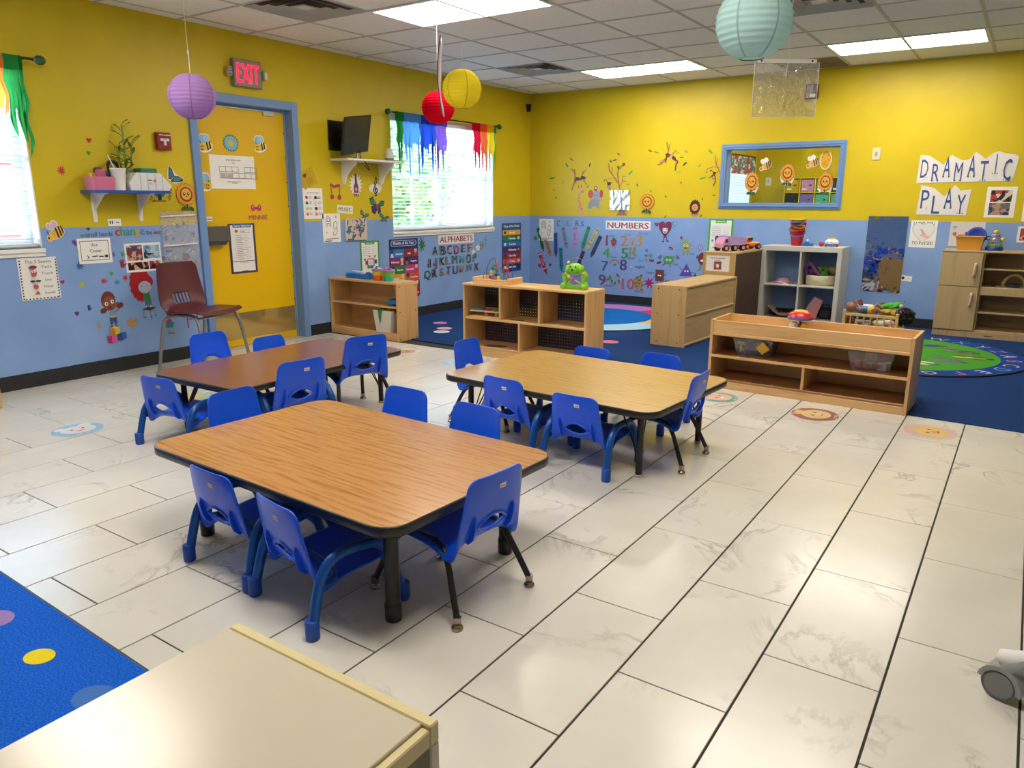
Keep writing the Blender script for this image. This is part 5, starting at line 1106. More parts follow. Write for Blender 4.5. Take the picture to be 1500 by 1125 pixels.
def sheet(wall, box, label, shapes, name='wall_sheet', cat='paper', color='paper', rot=0, w0=.001, outline=None, partname='printed_design', parent_kind=None):
    """a sheet of paper or card on the wall, with its print as a part."""
    u, v, hw, hh = rect(box); to = WALLS[wall]; o0 = Vector(to(u, v, 0)); z0 = Vector(to(0, 0, 0)); mb = MB()
    pl_ = [(x * hw, y * hh) for x, y in (outline or [(-1, -1), (1, -1), (1, 1), (-1, 1)])]; c_, s_ = math.cos(R(rot)), math.sin(R(rot)); pl_ = [(x * c_ - y * s_, x * s_ + y * c_) for x, y in pl_]
    n = len(pl_); V = [Vector(to(x, y, w)) - z0 for w in (w0, w0 + .0012) for x, y in pl_]
    mb.add(V, [tuple(range(n, 2 * n)), tuple(range(n))[::-1]] + [(i, (i + 1) % n, n + (i + 1) % n, n + i) for i in range(n)], color)
    o = tag(mb.build(name, None, o0), label, cat)
    if shapes: flat(MB(), lambda a, b_, w: Vector(to(a, b_, w)) - z0, shapes, hw, hh, w0 + .0013, R(rot)).build(partname, o)
    return o
K = '#1b1b1d'; Wt = '#f2f1ee'
SPL = lambda c, seed=1, n=9: [('star', 0, 0, .98, n, .42, c, .2)] + [('e', .8 * math.cos(seed + k * 2.1), .8 * math.sin(seed + k * 2.1), .1, .1, c) for k in range(4)]
def hand(c): return [('e', 0, -.35, .5, .5, c)] + [('l', [(.12 * k, -.1), (.28 * k, .85 - .12 * abs(k))], .1, c) for k in (-2, -1, 0, 1)] + [('l', [(.3, -.4), (.85, .014)], .11, c)]
SUNF = [('er', .76 * math.cos(2 * PI * k / 13), .18 + .62 * math.sin(2 * PI * k / 13), .26, .2, '#c27418', 0) for k in range(13)] + [('er', .74 * math.cos(2 * PI * k / 13), .18 + .60 * math.sin(2 * PI * k / 13), .21, .15, '#e0a030', 0) for k in range(13)] + [('e', 0, .18, .66, .53, '#a8521c'), ('e', 0, .18, .60, .48, '#8a2f1c'), ('e', 0, .2, .5, .40, '#e6b22c'), ('e', -.2, .22, .12, .12, K), ('e', .2, .22, .12, .12, K), ('e', -.17, .26, .04, .04, Wt), ('e', .23, .26, .04, .04, Wt), ('er', 0, .02, .08, .05, '#8a2020', 0), ('l', [(0, -.5), (0, -.95)], .05, '#254a20'), ('er', -.35, -.78, .3, .13, '#2f5a24', 20), ('er', .38, -.82, .3, .15, '#2f5a24', -30)]
BEE = lambda wing, body='#e8b02c': [('er', -.0, .62, .34, .42, Wt, 20), ('er', -.5, .5, .3, .34, Wt, 30), ('er', .0, .60, .28, .36, wing, 20), ('er', -.48, .48, .24, .28, wing, 30), ('er', .12, -.12, .82, .44, Wt, 25), ('er', .12, -.12, .76, .40, body, 25), ('l', [(.05, .35), (.3, -.45)], .07, K), ('l', [(.32, .48), (.56, -.3)], .07, K), ('l', [(.58, .5), (.76, -.08)], .06, K), ('e', -.58, -.48, .3, .3, Wt), ('e', -.58, -.48, .26, .27, body), ('e', -.68, -.46, .08, .1, K), ('l', [(-.62, -.2), (-.8, .1)], .03, K)]
def dbee(flip): f = -1 if flip else 1; return [('e', -.25 * f, .45, .55, .52, Wt), ('e', .2 * f, .55, .5, .44, Wt), ('er', .1 * f, -.4, .95, .55, Wt, 15 * f), ('e', -.25 * f, .42, .48, .45, '#8cc0d8'), ('e', .22 * f, .52, .42, .38, '#a4d0e2'), ('er', .2 * f, -.35, .7, .38, '#e8c022', 15 * f), ('l', [(.25 * f, .1), (.4 * f, -.65)], .09, K), ('l', [(.6 * f, .15), (.7 * f, -.5)], .09, K), ('e', -.4 * f, -.4, .42, .42, '#e8c022'), ('e', -.5 * f, -.35, .07, .08, K), ('e', -.28 * f, -.32, .07, .08, K), ('l', [(-.55 * f, -.6), (-.35 * f, -.68), (-.2 * f, -.58)], .04, K), ('l', [(-.5 * f, -.02), (-.62 * f, .2)], .04, K)]
def bfly(c1, c2): return [('p', [(0, -.1), (-.15, .5), (-.55, .98), (-.85, .7), (-.8, .2), (-.3, -.1)], K), ('p', [(0, -.1), (.3, .3), (.85, .25), (.98, -.1), (.6, -.3), (.2, -.3)], K), ('p', [(0, -.1), (-.35, -.2), (-.7, -.5), (-.5, -.9), (-.1, -.7)], K), ('p', [(0, -.15), (.2, -.35), (.5, -.6), (.3, -.95), (0, -.7)], K), ('p', [(-.08, 0), (-.2, .48), (-.55, .85), (-.74, .6), (-.7, .25)], c1), ('p', [(.05, -.08), (.32, .2), (.78, .14), (.84, -.06), (.3, -.22)], c1), ('p', [(-.06, -.2), (-.4, -.3), (-.58, -.52), (-.42, -.78), (-.12, -.6)], c2), ('p', [(.04, -.25), (.2, -.42), (.38, -.6), (.25, -.82), (.02, -.6)], c2)]
LEAF = lambda c='#4f9a34', r=40: [('er', 0, 0, .95, .36, c, r), ('l', [(-.6 * math.cos(R(r)), -.6 * math.sin(R(r))), (.8 * math.cos(R(r)), .8 * math.sin(R(r)))], .05, '#2c6a28')]
HE = lambda c: [('heart', 0, 0, .95, c)]
# --- left wall, near the window
decal('L', (-5.714, 1.635, -5.676, 1.677), 'small red heart sticker above the foam cup', HE('#b8202c'))
decal('L', (-5.725, 1.552, -5.692, 1.589), 'small green heart sticker under a red heart', HE('#5a9a2c'))
decal('L', (-5.938, 1.408, -5.875, 1.485), 'red paint splat sticker between the window and the art shelf', SPL('#c8283a'))
decal('L', (-5.135, 1.379, -4.997, 1.507), 'blue butterfly sticker beside the door frame', [('p', [(-.75, 1.02), (-.3, .75), (.1, .1), (1.02, -.4), (.9, -.8), (-.2, -1), (-.7, -.7), (-1.02, -.45), (-.95, .3)], '#e8e0c0'), ('p', [(-.7, .95), (-.35, .7), (-.1, -.15), (-.5, -.5), (-.85, -.5), (-.8, .2)], K), ('p', [(-.1, -.15), (.4, -.15), (.95, -.5), (.85, -.75), (.2, -.85), (-.5, -.85), (-.6, -.65), (-.25, -.35)], K), ('p', [(-.66, .82), (-.4, .58), (-.18, -.1), (-.5, -.4), (-.76, -.38), (-.72, .2)], '#1f6f9c'), ('p', [(-.05, -.25), (.4, -.22), (.82, -.52), (.2, -.75), (-.45, -.74), (-.2, -.42)], '#2a7fa6')])
decal('L', (-5.080, 1.167, -4.909, 1.386), 'smiling sunflower sticker between the fire alarm and the chair', SUNF)
arc = [('e', 0, -.05, .52, .52, '#2a628c'), ('p', [(-.1, .35), (.1, .35), (.16, -.75), (-.16, -.75)], '#20242c'), ('p', [(-.5, .42), (0, .6), (.5, .42), (.3, .3), (-.3, .3)], '#3a1f22'), ('r', -.5, -.86, .5, -.78, '#20242c')]
q = MB(); u, v, hw, hh = rect((-5.309, 1.230, -5.115, 1.412)); z0 = Vector((0, 0, 0)); to = lambda a, b_, w_: Vector((w_, a, b_)); flat(q, to, arc, hw, hh)
S_ = 'PLAY. RESCUE. REPEAT.'
for i, ch in enumerate(S_):
    if ch == ' ': continue
    a = R(232 - 284 * i / (len(S_) - 1)); V, F, x0, x1 = text_geo(ch, .05); sc = .042; rot_ = a - PI / 2
    X = [((x - (x0 + x1) / 2) * sc, y * sc) for x, y in V]; rr_ = .80
    q.add([(.0022, hw * rr_ * math.cos(a) + x * math.cos(rot_) - y * math.sin(rot_), hh * rr_ * math.sin(a) + x * math.sin(rot_) + y * math.cos(rot_)) for x, y in X], F, '#5a1a22')
tag(q.build('wall_sticker', None, (0, u, v)), 'round motto sticker with lettering around a blue disc', 'wall sticker')
decal('L', (-6.072, 0.957, -5.934, 1.117), 'striped bee sticker with pink wings by the window corner', BEE('#d8b8d8'))
sheet('L', (-5.631, 1.070, -5.536, 1.119), 'small white card with hand pictures on the paint line', [('e', -.7, 0, .1, .5, K), ('e', -.35, 0, .1, .5, K), ('r', .2, -.15, .7, .15, '#6a6a6a')], 'wall_card', 'card')
lt = [('t', 'small hands', -.62, -.35, .62, K, .3, 0.0), ('t', 'the', .55, -.35, .7, '#2a4a6a', .07, 0.0)]
for i, (ch, c) in enumerate(zip('change', ['#c8283a', '#5a9a34', '#3f8ac0', '#58a83a', '#e0b62c', '#3a8ac8'])): lt.append(('t', ch, -.2 + .118 * i, -.35, 1.25, c, .05, .012))
for i, (ch, c) in enumerate(zip('world', ['#a8243a', '#b83040', '#4a9a3a', '#5a9a3a', '#2f6fa8'])): lt.append(('t', ch, .70 + .062 * i, -.35, .75, c, .028, .012))
decal('L', (-5.829, 0.965, -5.185, 1.068), 'wall lettering reading small hands change the world', lt, 'wall_lettering', 'lettering')
for bx_, c, lb, fn_ in [((-5.793, 1.037, -5.764, 1.065), '#4a2a7a', 'tiny purple heart sticker above the wall lettering', 'h'), ((-5.841, 0.991, -5.808, 1.019), '#3f9a4a', 'tiny green heart sticker before the wall lettering', 'h'), ((-5.903, 0.932, -5.852, 0.983), '#6a3a8a', 'large purple heart sticker at the art center sign edge', 'h'),
    ((-5.905, 0.764, -5.835, 0.836), '#2a5a9a', 'blue paint splat sticker under the art center sign', 's'), ((-6.016, 0.679, -5.985, 0.712), '#b8243a', 'red heart sticker beside the five senses sheet', 'h'), ((-5.904, 0.644, -5.843, 0.696), '#a8b83a', 'yellow green star splat sticker on the blue wall', 'st'), ((-5.744, 0.654, -5.684, 0.703), '#c0283a', 'spiky red splat sticker above the girl sticker', 's'),
    ((-5.645, 0.641, -5.595, 0.685), '#3a8ac8', 'blue star splat sticker above the girl sticker', 'st'), ((-5.668, 0.708, -5.638, 0.743), '#3f9a5a', 'small green heart sticker under the art center sign', 'h'), ((-5.580, 0.665, -5.529, 0.715), '#b81f34', 'round red splat sticker under the photo sheet', 's'), ((-5.864, 0.474, -5.821, 0.522), '#4a2a6a', 'purple handprint sticker low on the blue wall', 'hd'),
    ((-5.950, 0.445, -5.917, 0.484), '#5a2a6a', 'purple heart sticker low on the blue wall', 'h'), ((-5.814, 0.332, -5.770, 0.387), '#b88a4a', 'tan handprint sticker left of the toy block sticker', 'hd'), ((-5.596, 0.298, -5.491, 0.401), '#c8902a', 'gold paint splat sticker beside the toy block sticker', 's'), ((-5.635, 0.845, -5.605, 0.885), '#3a6ab0', 'small blue handprint sticker beside the art center sign', 'hd'),
    ((-5.580, 0.842, -5.528, 0.886), '#5aa05a', 'green handprint sticker beside the photo sheet', 'hd'), ((-5.598, 0.757, -5.527, 0.832), '#9a2a3a', 'red handprint sticker beside the photo sheet', 'hd')]:
    decal('L', bx_, lb.replace('left of', 'near'), HE(c) if fn_ == 'h' else SPL(c, len(lb)) if fn_ == 's' else hand(c) if fn_ == 'hd' else [('star', 0, 0, 1, 5, .5, c, .2)])
SK = '#8a4a34'
decal('L', (-5.776, 0.214, -5.543, 0.612), 'sticker of a brown haired child standing on three coloured toy blocks', [('e', -.35, .62, .46, .34, '#6a3020'), ('er', -.72, .26, .22, .1, '#6a3020', 20), ('e', -.3, .5, .42, .27, SK), ('e', .2, .42, .12, .12, SK), ('er', .38, .4, .2, .1, '#6a3020', 30), ('e', -.5, .50, .11, .07, Wt), ('e', -.12, .56, .11, .07, Wt), ('e', -.48, .50, .05, .035, K), ('e', -.1, .56, .05, .035, K), ('p', [(-.45, .36), (-.15, .42), (-.25, .3), (-.4, .3)], '#7a2020'),
    ('p', [(-.4, .2), (.0, .22), (.04, -.02), (-.44, -.02)], '#5a9ac8'), ('l', [(.0, .18), (.3, .3), (.52, .42)], .018, SK), ('p', [(-.42, .02), (.02, .02), (.02, -.26), (-.14, -.26), (-.2, -.12), (-.26, -.26), (-.42, -.26)], '#2a4a86'), ('er', -.2, .02, .26, .05, '#c8a04a', 0), ('l', [(-.34, -.26), (-.34, -.34)], .02, SK), ('l', [(-.08, -.26), (-.08, -.34)], .02, SK), ('er', -.36, -.36, .1, .025, '#5a2a20', 0), ('er', -.02, -.36, .1, .025, '#5a2a20', 0),
    ('p', [(-.5, -.4), (-.2, -.42), (-.2, -.7), (-.5, -.66)], '#b8803a'), ('p', [(-.2, -.42), (.12, -.4), (.12, -.66), (-.2, -.7)], '#d8c22a'), ('p', [(-.5, -.4), (-.18, -.36), (.12, -.4), (-.2, -.43)], '#e8d84a'), ('p', [(-.75, -.68), (-.45, -.7), (-.45, -.98), (-.75, -.92)], '#a8246a'), ('p', [(-.45, -.7), (-.12, -.66), (-.12, -.92), (-.45, -.98)], '#d85a98'), ('p', [(-.08, -.66), (.24, -.62), (.24, -.92), (-.08, -.9)], '#1a4a9a'), ('p', [(.24, -.62), (.5, -.6), (.52, -.84), (.24, -.92)], '#2a6ac0')])
decal('L', (-5.529, 0.369, -5.319, 0.725), 'sticker of a red haired child standing on a stool', [('star', -.2, .52, .82, 16, .9, '#a81a22', 0), ('er', .38, .56, .42, .26, '#a81a22', -20), ('e', .12, .34, .5, .26, '#a8b4cc'), ('e', -.1, .4, .05, .03, '#7080a8'), ('e', .25, .42, .05, .03, '#7080a8'), ('p', [(-.1, .06), (.4, .08), (.46, -.24), (-.04, -.24)], '#2f8a3a'), ('p', [(-.02, -.2), (.48, -.2), (.5, -.46), (.26, -.46), (.22, -.34), (.18, -.46), (0, -.46)], '#5a6a72'), ('l', [(.06, -.46), (.06, -.54)], .02, Wt), ('l', [(.4, -.46), (.4, -.54)], .02, Wt), ('p', [(-.3, -.6), (.1, -.52), (.8, -.56), (.4, -.68)], '#232a30'), ('l', [(-.18, -.64), (-.14, -.94)], .015, '#9a9a4a'), ('l', [(.3, -.67), (.34, -.98)], .015, '#9a9a4a'), ('l', [(.62, -.62), (.7, -.92)], .015, '#9a9a4a'), ('e', -.14, -.94, .07, .03, K), ('e', .34, -.97, .07, .03, K), ('e', .7, -.92, .07, .03, K)])
decal('L', (-5.307, 0.219, -5.193, 0.348), 'sticker of a child in a teal skirt, behind the maroon chair legs', [('p', [(-.8, .98), (.3, 1), (.6, .3), (-.2, .3)], '#b83a6a'), ('p', [(-.4, .4), (.8, .5), (.6, -.2), (-.5, -.15)], '#2a8a9a'), ('l', [(-.1, -.2), (.0, -.8)], .06, '#b89a8a'), ('l', [(.4, -.2), (.4, -.85)], .06, '#b89a8a'), ('er', .0, -.86, .3, .1, '#8a8a5a', 0), ('er', .5, -.9, .3, .1, '#8a8a5a', 0)])
decal('L', (-5.100, 0.251, -4.984, 0.356), 'red ladder sticker under the maroon chair seat', [('l', [(-.8, 1), (-.7, -1)], .1, '#b02038'), ('l', [(.75, 1), (.85, -.9)], .1, '#b02038'), ('l', [(-.75, .2), (.8, .35)], .08, '#b02038')])
rb_ = []
for k, c in enumerate(['#8a5aa8', '#6a7ac8', '#5ab05a', '#b8c84a']):
    r_ = 1.0 - .15 * k; rb_.append(('p', [(-1 + r_ * 1.9 * math.cos(a), -1 + r_ * 1.9 * math.sin(a)) for a in [PI / 2 * i / 10 for i in range(11)]] + [(-1 + (r_ - .15) * 1.9 * math.cos(a), -1 + (r_ - .15) * 1.9 * math.sin(a)) for a in [PI / 2 * (10 - i) / 10 for i in range(11)]], c))
decal('L', (-5.250, 0.730, -5.124, 0.835), 'rainbow arc sticker behind the clear wall pocket', rb_)
sheet('L', (-5.869, 0.810, -5.632, 0.988), 'white art center sign with a thin black border', [('l', [(-.84, -.74), (.84, -.74), (.84, .78), (-.84, .78), (-.84, -.74)], .02, K), ('t', 'Art', .0, .34, .26, K, .2, 0), ('t', 'Center', .05, -.12, .26, K, .36, 0), ('l', [(-.5, -.35), (-.4, -.5), (-.5, -.6)], .03, K), ('l', [(-.2, -.45), (.1, -.42)], .04, K), ('l', [(.2, -.45), (.45, -.48)], .04, K), ('star', .65, -.46, .14, 7, .7, '#4a3a3a', 0)], 'art_center_sign', 'sign')
dots = []
for k in range(14): dots += [('r', -.95, -.95 + .137 * k, -.88, -.88 + .137 * k, K), ('r', .88, -.95 + .137 * k, .95, -.88 + .137 * k, K)]
for k in range(10): dots.append(('r', -.88 + .18 * k, -.96, -.79 + .18 * k, -.91, K))
ic = [('er', -.3, .55, .2, .09, '#8a2a3a', 0), ('p', [(-.42, .5), (-.18, .5), (-.3, .42)], '#c85a6a'), ('e', -.3, .2, .14, .1, '#b85a5a'), ('l', [(-.4, .22), (-.42, .33)], .03, '#b85a5a'), ('l', [(-.3, .25), (-.3, .36)], .03, '#b85a5a'), ('l', [(-.2, .22), (-.16, .34)], .03, '#b85a5a'), ('e', -.4, -.1, .14, .05, '#3a3a3a'), ('e', -.12, -.1, .14, .05, '#3a3a3a'), ('er', -.28, -.36, .13, .12, '#b8504a', 60), ('p', [(-.4, -.74), (-.1, -.74), (-.22, -.54)], '#c0584a')]
sheet('L', (-6.271, 0.591, -6.022, 0.875), 'white five senses sheet with dashed border under the window', dots + [('t', 'The 5 Senses', .0, .74, .15, '#3a3a42', .68, 0)] + ic + [('t', s_, .38, .5 - .31 * k, .12, '#4a4a52', .3, 0) for k, s_ in enumerate(['Taste', 'Touch', 'See', 'Hear', 'Smell'])], 'five_senses_sheet', 'sheet')
sheet('L', (-5.536, 0.725, -5.251, 0.939), 'white sheet of four photographs behind the maroon chair', [('r', -.9, -.2, -.05, .86, P1), ('r', .02, -.1, .92, .82, P2), ('r', -.9, -.85, .22, -.32, P3), ('r', .28, -.85, .92, -.28, P3)], 'photo_sheet', 'photo sheet')
# clear wall pocket with rods
u, v, hw, hh = rect((-5.231, 0.713, -4.922, 1.167)); t = thing('wall_pocket', 'clear plastic wall pocket on white rods beside the door frame', 'pocket', (0, u, v))
part(MB().grid(lambda a, b_: Vector((.012 + .004 * math.sin(9 * a + 5 * b_), hw * (2 * a - 1), hh * (2 * b_ - 1))), 20, 30, 'vinyl'), 'clear_sheet', t)
for zz in (hh * .86, -hh * .12): part(MB().tube([(.016, -hw, zz - .006), (.016, hw * .9, zz + .004)], .006, 'white', 8), 'rod', t)
q = MB()
for (a, b_, c, d, col) in ((-.1, .52, .1, .08, '#3a5aa8'), (.25, .58, .08, .08, '#a83a5a'), (-.8, .12, .12, .1, '#4a6ab8'), (-.4, .1, .08, .06, '#4a6ab8'), (.1, .02, .07, .04, '#a82a3a'), (.75, .2, .08, .1, '#2f5aa0'), (-.7, -.32, .2, .05, '#3f62b8'), (.2, -.55, .22, .14, '#6a3a5a'), (.7, -.72, .12, .08, '#a8705a')): q.add([(.004, a * hw + c * hw * math.cos(k), b_ * hh + d * hh * math.sin(k)) for k in [2 * PI * j / 8 for j in range(8)]], [tuple(range(8))], col)
part(q, 'stickers_inside', t)['kind'] = 'stuff'
# fire alarm pull station
u, v, hw, hh = rect((-5.207, 1.623, -5.096, 1.747)); t = thing('fire_alarm_pull', 'red fire alarm pull station with a white T handle', 'fire alarm', (0, u, v))
part(MB().box(0, -hw, -hh, .045, hw, hh, mat('#8a1420', .4), .004), 'red_case', t); part(MB().box(.045, -hw * .6, hh * .0, .052, hw * .6, hh * .3, 'white').box(.045, -hw * .16, -hh * .5, .052, hw * .16, hh * .0, 'white'), 't_handle', t)
part(flat(MB(), lambda a, b_, w: (.0455 + w, a, b_), [('t', 'FIRE ALARM', 0, .62, .16, Wt, .8), ('t', 'PULL', 0, .1, .12, '#8a1420', .3, .02), ('r', -.5, -.78, .5, -.72, '#3a0a10')], hw, hh, .0073), 'printed_lettering', t)
# exit sign
u, v, hw, hh = rect((-4.535, 2.149, -4.208, 2.373)); hw = .135; hh = .105; t = thing('exit_sign', 'lit red EXIT sign with two emergency lamp heads above the door', 'exit sign', (0, -4.355, 2.262))
part(MB().box(0, -hw, -hh, .05, hw, hh, mat('#8f8877', .5), .006), 'housing', t)
lm = MB()
V, F, x0, x1 = text_geo('EXIT', .012); sc = .15 / .7; sx = .215 / (x1 - x0)
for k_ in (-1, 1): lm.add([(.0512 + .0001 * k_, (x - (x0 + x1) / 2) * sx + .0015 * k_, -.075 + y * sc) for x, y in V], F, 'exit_red')
part(lm, 'lit_letters', t)
for s in (-1, 1):
    h_ = part(MB().box(.01, s * (hw + .035) - .02, -.035, .06, s * (hw + .035) + .02, .04, mat('#b0aa9c', .4), .01).box(.015, s * hw - .012, -.01, .035, s * (hw + .02) + .012, .01, mat('#8a8474', .5)), 'lamp_head', t)
    if s < 0:
        q = MB()
        for a in range(3):
            for b_ in range(3): q.cyl((.0605, -hw - .046 + .011 * a, -.02 + .02 * b_), (.062, -hw - .046 + .011 * a, -.02 + .02 * b_), .0042, '#2a2a2a', 8)
        part(q, 'led_grid', h_)['kind'] = 'stuff'
    else: part(MB().box(.06, hw + .022, -.026, .0625, hw + .048, .03, mat('#dedbd2', .1), .003), 'lens', h_)
# --- door
decal('D', (-4.803, 1.624, -4.660, 1.777), 'blue winged bee sticker high on the door, hinge-far side', dbee(False)); decal('D', (-4.267, 1.651, -4.125, 1.798), 'blue winged bee sticker high on the door near the hinges', dbee(False)); decal('D', (-4.847, 1.321, -4.691, 1.475), 'blue winged bee sticker at the edge of the floor plan sheet', dbee(True))
decal('D', (-4.564, 1.642, -4.404, 1.789), 'teal daisy sticker between two bees on the door', [('star', 0, 0, 1, 18, .86, '#3f7f8a', 0), ('star', 0, 0, .88, 18, .8, '#7cb8b8', .1), ('e', 0, 0, .34, .34, '#d8b46a')])
fp = [('t', 'EVACUATION PLAN', .05, .68, .09, K, .32, .01)]
for a in range(6): fp.append(('l', [(-.6 + .28 * a, .32), (-.32 + .28 * a, .32), (-.32 + .28 * a, .02), (-.6 + .28 * a, .02), (-.6 + .28 * a, .32)], .012, '#4a4a4a')) if a != 3 else None
for a in range(6): fp.append(('l', [(-.6 + .28 * a, -.06), (-.32 + .28 * a, -.06), (-.32 + .28 * a, -.36), (-.6 + .28 * a, -.36), (-.6 + .28 * a, -.06)], .012, '#4a4a4a'))
for a in (0, 1): fp.append(('r', -.56 + .3 * a, -.32, -.36 + .3 * a, -.1, '#b8b6b4'))
fp += [('r', -.3, -.58, .3, -.55, '#6a6a6a'), ('r', -.1, -.66, .15, -.63, '#6a6a6a'), ('r', -.05, .54, .1, .57, '#6a6a6a')]
sheet('D', (-4.703, 1.346, -4.268, 1.616), 'white evacuation plan sheet on the yellow door', fp, 'evacuation_plan', 'sheet')
decal('D', (-4.338, 1.148, -4.224, 1.223), 'pink bow sticker on the door', [('p', [(0, .1), (-.6, .95), (-.98, .5), (-.9, -.5), (-.4, -.7)], '#c2306a'), ('p', [(0, .1), (.6, .95), (.98, .5), (.9, -.5), (.4, -.7)], '#c2306a'), ('e', 0, 0, .22, .3, '#a02050'), ('e', -.6, .3, .12, .15, '#e8b0c8'), ('e', .6, .3, .12, .15, '#e8b0c8')])
decal('D', (-4.366, 1.084, -4.166, 1.136), 'pink name lettering sticker on the door', [('t', 'MINNIE', 0, -.8, 1.5, '#a82860', .98, .014)], 'wall_lettering', 'lettering')
sheet('D', (-4.842, 1.083, -4.722, 1.121), 'narrow white strip label on the door', [('t', 'Sign up to Room', 0, -.35, .8, '#4a1a2a', .92, .02)], 'strip_label', 'label')
u, v, hw, hh = rect((-4.843, 0.900, -4.619, 1.043)); t = thing('lock_cover_box', 'grey metal box on the yellow door', 'box', (DX, u, v)); part(MB().box(0, -hw, -hh * .75, .075, hw, hh, mat('#55534e', .45), .006), 'box_body', t); part(MB().prism([(-hw * .9, -hh * 1.15), (hw * .7, -hh * 1.15), (hw * .95, -hh * .75), (-hw * .9, -hh * .75)], .01, .06, mat('#45433f', .45), Matrix(((0, 0, 1, 0), (1, 0, 0, 0), (0, 1, 0, 0), (0, 0, 0, 1)))).cyl((.06, hw * .3, -hh * .98), (.062, hw * .3, -hh * .98), .006, K, 10), 'lower_lip', t)
ln = [('r', -.84, -.92, .84, .94, '#e6e4e2'), ('rr', -.66, .84, .74, .99, '#2a5a9a', .03), ('t', 'Tips for Talking Too', .04, .88, .07, Wt, .62, .02), ('e', -.42, .7, .12, .06, '#c0543a'), ('l', [(-.1, .74), (.56, .74), (.56, .64), (-.1, .64), (-.1, .74)], .006, '#8a8a92'), ('r', -.05, .66, .2, .68, '#5a5a66'), ('r', -.84, -.52, .84, -.50, '#2a2446'), ('t', 'Notes to Remember', .0, -.58, .03, '#4a4a52', .3, 0), ('r', -.2, -1, .26, -.9, '#3a2a6a')]
for k in range(14): ln += [('r', -.62, .52 - .072 * k, -.58, .535 - .072 * k, '#5a5a66'), ('r', -.5, .52 - .072 * k, -.1 + .08 * (k % 3), .535 - .072 * k, '#5a5a66'), ('r', .1, .522 - .072 * k, .3 + .1 * ((k * 7) % 5) / 1.5, .532 - .072 * k, '#8a8a92')]
sheet('D', (-4.583, 0.638, -4.314, 1.059), 'purple framed list poster on the yellow door', ln, 'list_poster', 'poster', '#3a2444')
# --- wall between door and window
sheet('L', (-3.832, 1.374, -3.664, 1.531), 'yellow note card tilted beside the door frame', [('heart', -.35, .4, .28, '#7a2028')] + [('r', -.5, -.1 - .18 * k, .45, -.06 - .18 * k, '#6a5a1a') for k in range(4)], 'note_card', 'card', '#c8a418', 24, .004)
jb = [('t', 'Jelly Bean Prayer', .05, .66, .11, '#4a4a4a', .62, 0)]
for k, c in enumerate(['#a8283a', '#2a6a3a', '#d8c42a', '#d8823a', '#1c1a20', '#e8e6e2', '#2a2024', '#d88a98']):
    a, b_ = (-.62, .25)[k // 4], .4 - .36 * (k % 4); jb += [('er', a, b_, .12, .12, c, 60)] + [('r', a + .2, b_ + .06 - .06 * j, a + .5, b_ + .085 - .06 * j, '#9a9a9a') for j in range(3)]
jb.append(('l', [(.25, .2), (.15, .04), (.25, -.1)], .012, '#9a9a9a'))
sheet('L', (-3.827, 1.086, -3.590, 1.363), 'white jelly bean sheet beside the door frame', jb, 'jelly_bean_sheet', 'sheet')
def colouring(extra=''): return [('l', [(-.62, .1), (-.62, .65), (-.4, .85), (-.1, .65), (-.1, .1)], .02, '#7a7a80'), ('l', [(-.5, .1), (-.5, .3), (-.22, .3), (-.22, .1)], .02, '#7a7a80'), ('l', [(-.5, .45), (-.5, .6), (-.36, .7), (-.22, .6), (-.22, .45), (-.5, .45)], .02, '#7a7a80'), ('l', [(.2, .3), (.45, .45), (.65, .3), (.55, .05), (.6, -.2), (.4, -.5), (.1, -.5), (.25, -.2), (.2, .3)], .02, '#6a6a70'), ('l', [(.2, .0), (.6, -.05)], .015, '#7a7a80'), ('e', -.6, -.3, .08, .06, '#c8a8a8'), ('l', [(-.7, -.78), (.7, -.74)], .03, '#8a8a8a'), ('r', -.85, -.93, -.1, -.88, K), ('star', .5, .75, .14, 5, .5, '#b0b0b4', 0)]
sheet('L', (-3.607, 0.864, -3.383, 1.133), 'white letter A colouring page below the MUSIC label', colouring(), 'colouring_page', 'paper')
decal('L', (-3.497, 1.259, -3.350, 1.417), 'magenta music note sticker above the MUSIC label', [('p', [(-.85, .98), (-.2, .7), (.4, .85), (.85, .85), (.85, .5), (.3, .45), (-.2, .35), (-.85, .6)], '#b8305c'), ('l', [(-.78, .8), (-.6, -.6)], .05, '#5a1a3a'), ('l', [(.78, .7), (.7, -.7)], .05, '#5a1a3a'), ('er', -.62, -.66, .34, .3, '#b8305c', 20), ('er', .62, -.72, .36, .3, '#b8305c', 20)])
gt_ = [('star', 0, .05, 1, 16, .62, '#eee6e0', .1), ('p', [(-.12, .95), (.12, .95), (.18, .2), (.34, -.1), (.3, -.6), (-.28, -.6), (-.34, -.1), (-.14, .2)], '#6a3050'), ('e', 0, -.3, .22, .22, '#b8486a'), ('e', 0, -.3, .1, .1, '#e8d0d0'), ('t', 'MU', 0, -.9, .24, '#4a2a3a', .3, .02)]
decal('L', (-3.248, 1.280, -3.055, 1.513), 'white feathery sticker with a guitar under the monitor shelf', gt_)
decal('L', (-2.932, 1.294, -2.834, 1.488), 'dark blue treble clef sticker under the monitor shelf end', [('er', 0, -.2, .98, .95, '#e8e4dc', 90), ('l', [(.2, -.9), (.1, -.2), (-.3, .3), (.2, .95), (.55, .6), (-.2, .0), (-.7, -.4), (-.1, -.75), (.6, -.5), (.3, -.15), (-.2, -.3), (.0, -.5)], .06, '#2a2a5a'), ('e', 0, -.92, .3, .08, '#2a2a5a')])
sheet('L', (-3.414, 1.131, -3.209, 1.208), 'small MUSIC label on the yellow wall', [('t', 'MUSIC', 0, -.45, .95, '#7a7a2a', .82, .014)], 'music_label', 'label', '#e6e4d8', -4)
